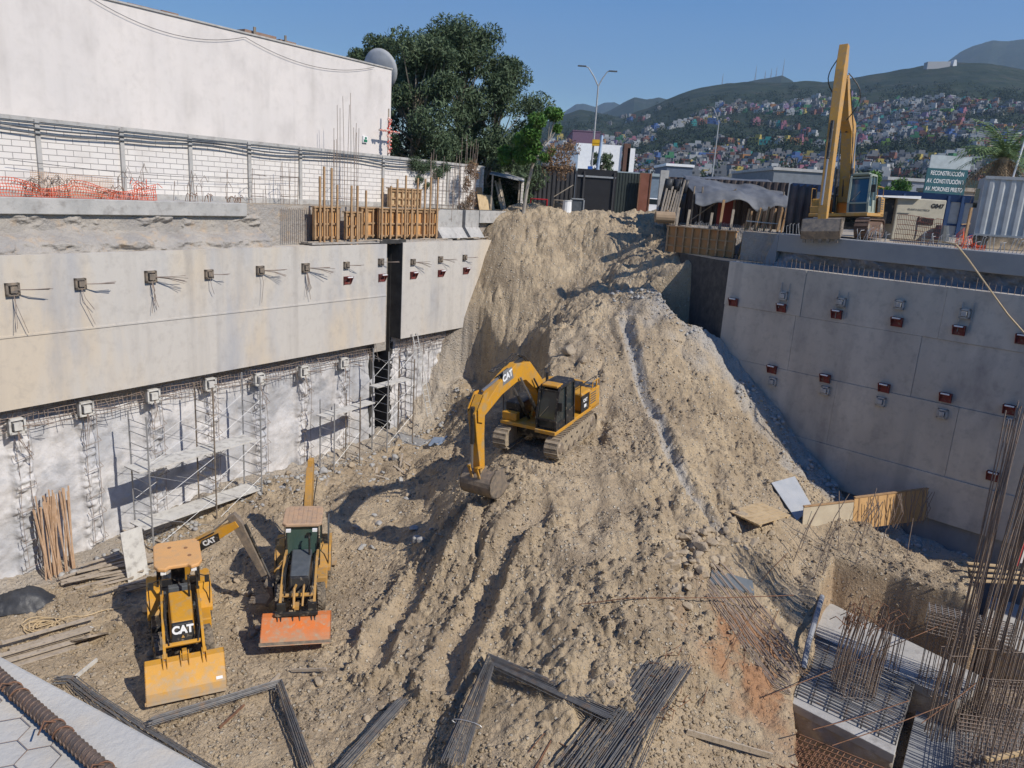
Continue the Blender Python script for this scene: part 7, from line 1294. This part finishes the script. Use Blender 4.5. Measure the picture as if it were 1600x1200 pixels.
# broadcast masts on the ridge
for px, h_, d_ in ((1222,32,3000),(1212,20,3000),(1180,22,3000),(1195,14,3000),(1204,18,3000),(1128,20,2900),(855,45,4500)):
    a, e = azel(px, {855:196,1128:133}.get(px,122)); x, y, z = math.sin(a)*d_, math.cos(a)*d_, e*d_-6; o = thing('radio_mast', {1222:'tallest red and white radio mast on the distant ridge',1128:'lone radio mast left of the group on the distant ridge',855:'faint radio mast far away behind the small green tree'}.get(px,'slim radio mast in the group on the distant ridge'), 'mast', (x,y,z), 0, None if px in (1222,1128,855) else 'radio masts on the ridge')
    b = MB(); k = h_*2.2
    for s in range(3): q = s*2.094; b.cyl((x+math.cos(q)*2.2,y+math.sin(q)*2.2,z),(x,y,z+k),.5,.3,4)
    for s in range(8): f = s/8; b.box((x,y,z+k*f),(3.4*(1-f)+.5,3.4*(1-f)+.5,.5))
    b.build('lattice', simple('mast',(.35,.3,.3)), o)
# white lookout on top of the hill
a, e = azel(1478, 93); x, y = math.sin(a)*1700, math.cos(a)*1700; z = float(hillz(np.array(a), np.array(1700.)))-6; o = thing('hilltop_building', 'long pale building with a white pointed end on top of the hill', 'building', (x,y,z)); b = MB(); b.hexa([(x-32,y,z),(x+10,y,z),(x+10,y+14,z),(x-32,y+14,z)],[(x-32,y,z+13),(x+10,y,z+16),(x+10,y+14,z+16),(x-32,y+14,z+13)]); b.build('wall', simple('lookout',(.42,.42,.42)), o); b = MB(); b.hexa([(x+13,y-2,z-5),(x+24,y-2,z-5),(x+24,y+8,z-5),(x+13,y+8,z-5)],[(x+15,y-2,z+19),(x+19,y-2,z+19),(x+19,y+8,z+19),(x+15,y+8,z+19)]); b.build('white_end', MT['white'], o)
# houses
PAL = [('white',(.45,.45,.44),24),('cream',(.36,.33,.27),16),('grey',(.20,.20,.205),34),('turquoise',(.05,.28,.26),5),('pink',(.34,.14,.18),5),('orange',(.40,.19,.07),6),('yellow',(.42,.33,.09),5),('lime green',(.20,.33,.07),4),('blue',(.07,.13,.30),4),('red brick',(.22,.10,.075),15),('lilac',(.24,.18,.28),3),('green',(.06,.20,.10),4)]
HM = []; roofm = simple('flat_roof',(.22,.215,.21)); win = simple('house_window',(.05,.055,.06))
def housemesh(seed, wall):
    rr = random.Random(seed); b = MB(); w_, d_, h_ = rr.uniform(6,11), rr.uniform(7,10), rr.choice((3.2,3.4,6.2,6.4)); mats = []; b.box((0,0,h_/2-3),(w_,d_,h_+6)); n0 = len(b.f); b.box((0,0,h_+.003),(w_-.5,d_-.5,.1)); n1 = len(b.f)
    if rr.random() < .5: b.box((w_*.2,d_*.1,h_+1.3),(w_*.45,d_*.5,2.5))
    n1b = len(b.f)
    if rr.random() < .6: b.cyl((-w_*.25,0,h_+.1),(-w_*.25,0,h_+1.5),.6,.6,8)
    n2 = len(b.f)
    for f_ in range(2 if h_ > 5 else 1):
        for k in range(3):
            if rr.random() < .8: b.box((-w_*.3+k*w_*.3,-d_/2-.02,1.6+f_*3),(1.3,.1,1.4 if k != 1 or f_ else 2.2))
    me = bpy.data.meshes.new('house'); me.from_pydata(b.v, [], b.f)
    for m_ in (wall, roofm, win): me.materials.append(m_)
    for i_, p in enumerate(me.polygons): p.material_index = 1 if n0 <= i_ < n1 or n1b <= i_ < n2 else (2 if i_ >= n2 else 0)
    return me
for name, c, wt in PAL:
    m_ = simple('wall_'+name, c, .9); HM.append((name, [housemesh(len(HM)*7+k, m_) for k in range(4)], wt))
wts = [h[2] for h in HM]; rr = random.Random(5); spots = []
def hgrid():
    tries = 0
    while len(spots) < 2500 and tries < 80000:
        tries += 1; px = rr.uniform(850, 1640); u = rr.random(); top = np.interp(px, [850,900,1000,1100,1200,1300,1400,1500,1640],[222,196,172,162,165,152,150,158,165]); py = top+(283-top)*u**.85
        a, e = azel(px, py); ds = np.linspace(D0+15, D1-60, 260); z = hillz(np.full(260,a), ds)-1.3; k = np.argmax(z/ds > e)
        if k == 0 and z[0]/ds[0] <= e: continue
        dist = ds[k]; x, y = math.sin(a)*dist, math.cos(a)*dist
        if vn(x/110., y/110.) < .37+.2*(1-u): continue
        if any((x-s[0])**2+(y-s[1])**2 < 80 for s in spots[-400:]): continue
        spots.append((x, y, z[k], dist))
def vn(x, y): return float(fbm(np.array([x]), np.array([y]), 3, 44)[0])
hgrid(); spots.sort(key=lambda s: s[3]); rest = {n_: [] for n_, _, _ in HM}
for k, (x, y, z, dist) in enumerate(spots):
    nm, ms_, _ = rr.choices(HM, wts)[0]; me = rr.choice(ms_); rz = math.atan2(-x, y)*1.0+rr.uniform(-.5,.5); sc = rr.uniform(.75,1.15)*(1 if dist > 600 else .85)
    if k < 300:
        o = bpy.data.objects.new('house', me); COL.objects.link(o); o.location = (x,y,z); o.rotation_euler = (0,0,rz); o.scale = (sc,)*3; tag(o, 'small flat roofed %s house low on the crowded hillside' % nm, 'house', '%s houses low on the hillside' % nm)
    else: rest[nm].append((me, x, y, z, rz, sc))
V, Fq, Mi = [], [], []; mats_ = []
for nm, lst in rest.items():
    for me, x, y, z, rz, sc in lst:
        k0 = len(V); c_, s_ = math.cos(rz)*sc, math.sin(rz)*sc; V += [(v.co.x*c_-v.co.y*s_+x, v.co.x*s_+v.co.y*c_+y, v.co.z*sc+z) for v in me.vertices]
        b0 = mats_.index(me.materials[0].name) if me.materials[0].name in mats_ else (mats_.append(me.materials[0].name) or len(mats_)-1)
        for p in me.polygons: Fq.append([i_+k0 for i_ in p.vertices]); Mi.append((p.material_index, b0))
me = bpy.data.meshes.new('hillside_town'); me.from_pydata(V, [], Fq)
for n_ in mats_: me.materials.append(bpy.data.materials[n_])
me.materials.append(roofm); me.materials.append(win)
me.polygons.foreach_set('material_index', [b0 if a == 0 else len(mats_)+a-1 for a, b0 in Mi]); o = bpy.data.objects.new('hillside_town', me); COL.objects.link(o); tag(o, 'crowd of tiny coloured houses climbing the upper hillside', 'houses', kind='stuff')
# hillside greenery and the tree belt at its foot
def greens(name, n, pxr, fn, size, mat, seed, label, leaf=True):
    rr = random.Random(seed); cs = []
    for _ in range(n):
        px = rr.uniform(*pxr); r_ = fn(px, rr)
        if r_: cs.append(r_)
    V, Qd = leafball(cs, int(n*size[1]), size[0], seed); o = fastmesh(name, V, Qd, mat); tag(o, label, 'greenery', kind='stuff')
def hillspot(px, rr_):
    top = np.interp(px, [850,1000,1200,1400,1640],[200,165,140,130,140]); py = top+(285-top)*rr_.random()**.8; a, e = azel(px, py); ds = np.linspace(D0+10, D1-60, 120); z = hillz(np.full(120,a), ds)-1.3; k = int(np.argmax(z/ds > e)); dist = ds[k]; return (math.sin(a)*dist, math.cos(a)*dist, z[k]+2.5, rr_.uniform(3,7)*(.7+dist/2500))
greens('hillside_trees', 2600, (850,1640), hillspot, (1.6,26), simple('hill_leaf',(.03,.05,.025)), 5, 'dark trees and scrub filling the gaps between the hillside houses')
def belt(px, rr_): y = rr_.uniform(230,330); p = aty(px, 300, y); return (p.x, y, rr_.uniform(0,5), rr_.uniform(3,5.5))
greens('tree_belt', 130, (960,1500), belt, (.8,120), pm('belt_green',(.06,.11,.035),(.10,.15,.05),.05,.8), 7, 'belt of green roadside trees along the foot of the hill')
# ------------------------------------------------------------------ air
b = MB(); b.slab([(-7600,-60),(7600,-60),(7600,7600),(-7600,7600)], -60, 1500); hz_ = b.build('haze', None, None); hz_.data.materials.clear()
hmz = bpy.data.materials.new('haze'); hmz.use_nodes = True; t = hmz.node_tree; t.nodes.remove(t.nodes['Principled BSDF']); pv = t.nodes.new('ShaderNodeVolumePrincipled'); pv.inputs['Color'].default_value = (.55,.75,1,1); pv.inputs['Density'].default_value = .0001; pv.inputs['Anisotropy'].default_value = .1; t.links.new(pv.outputs[0], t.nodes['Material Output'].inputs['Volume']); hz_.data.materials.append(hmz)
tag(hz_, 'thin blue haze filling the air towards the mountains', 'haze', kind='stuff')
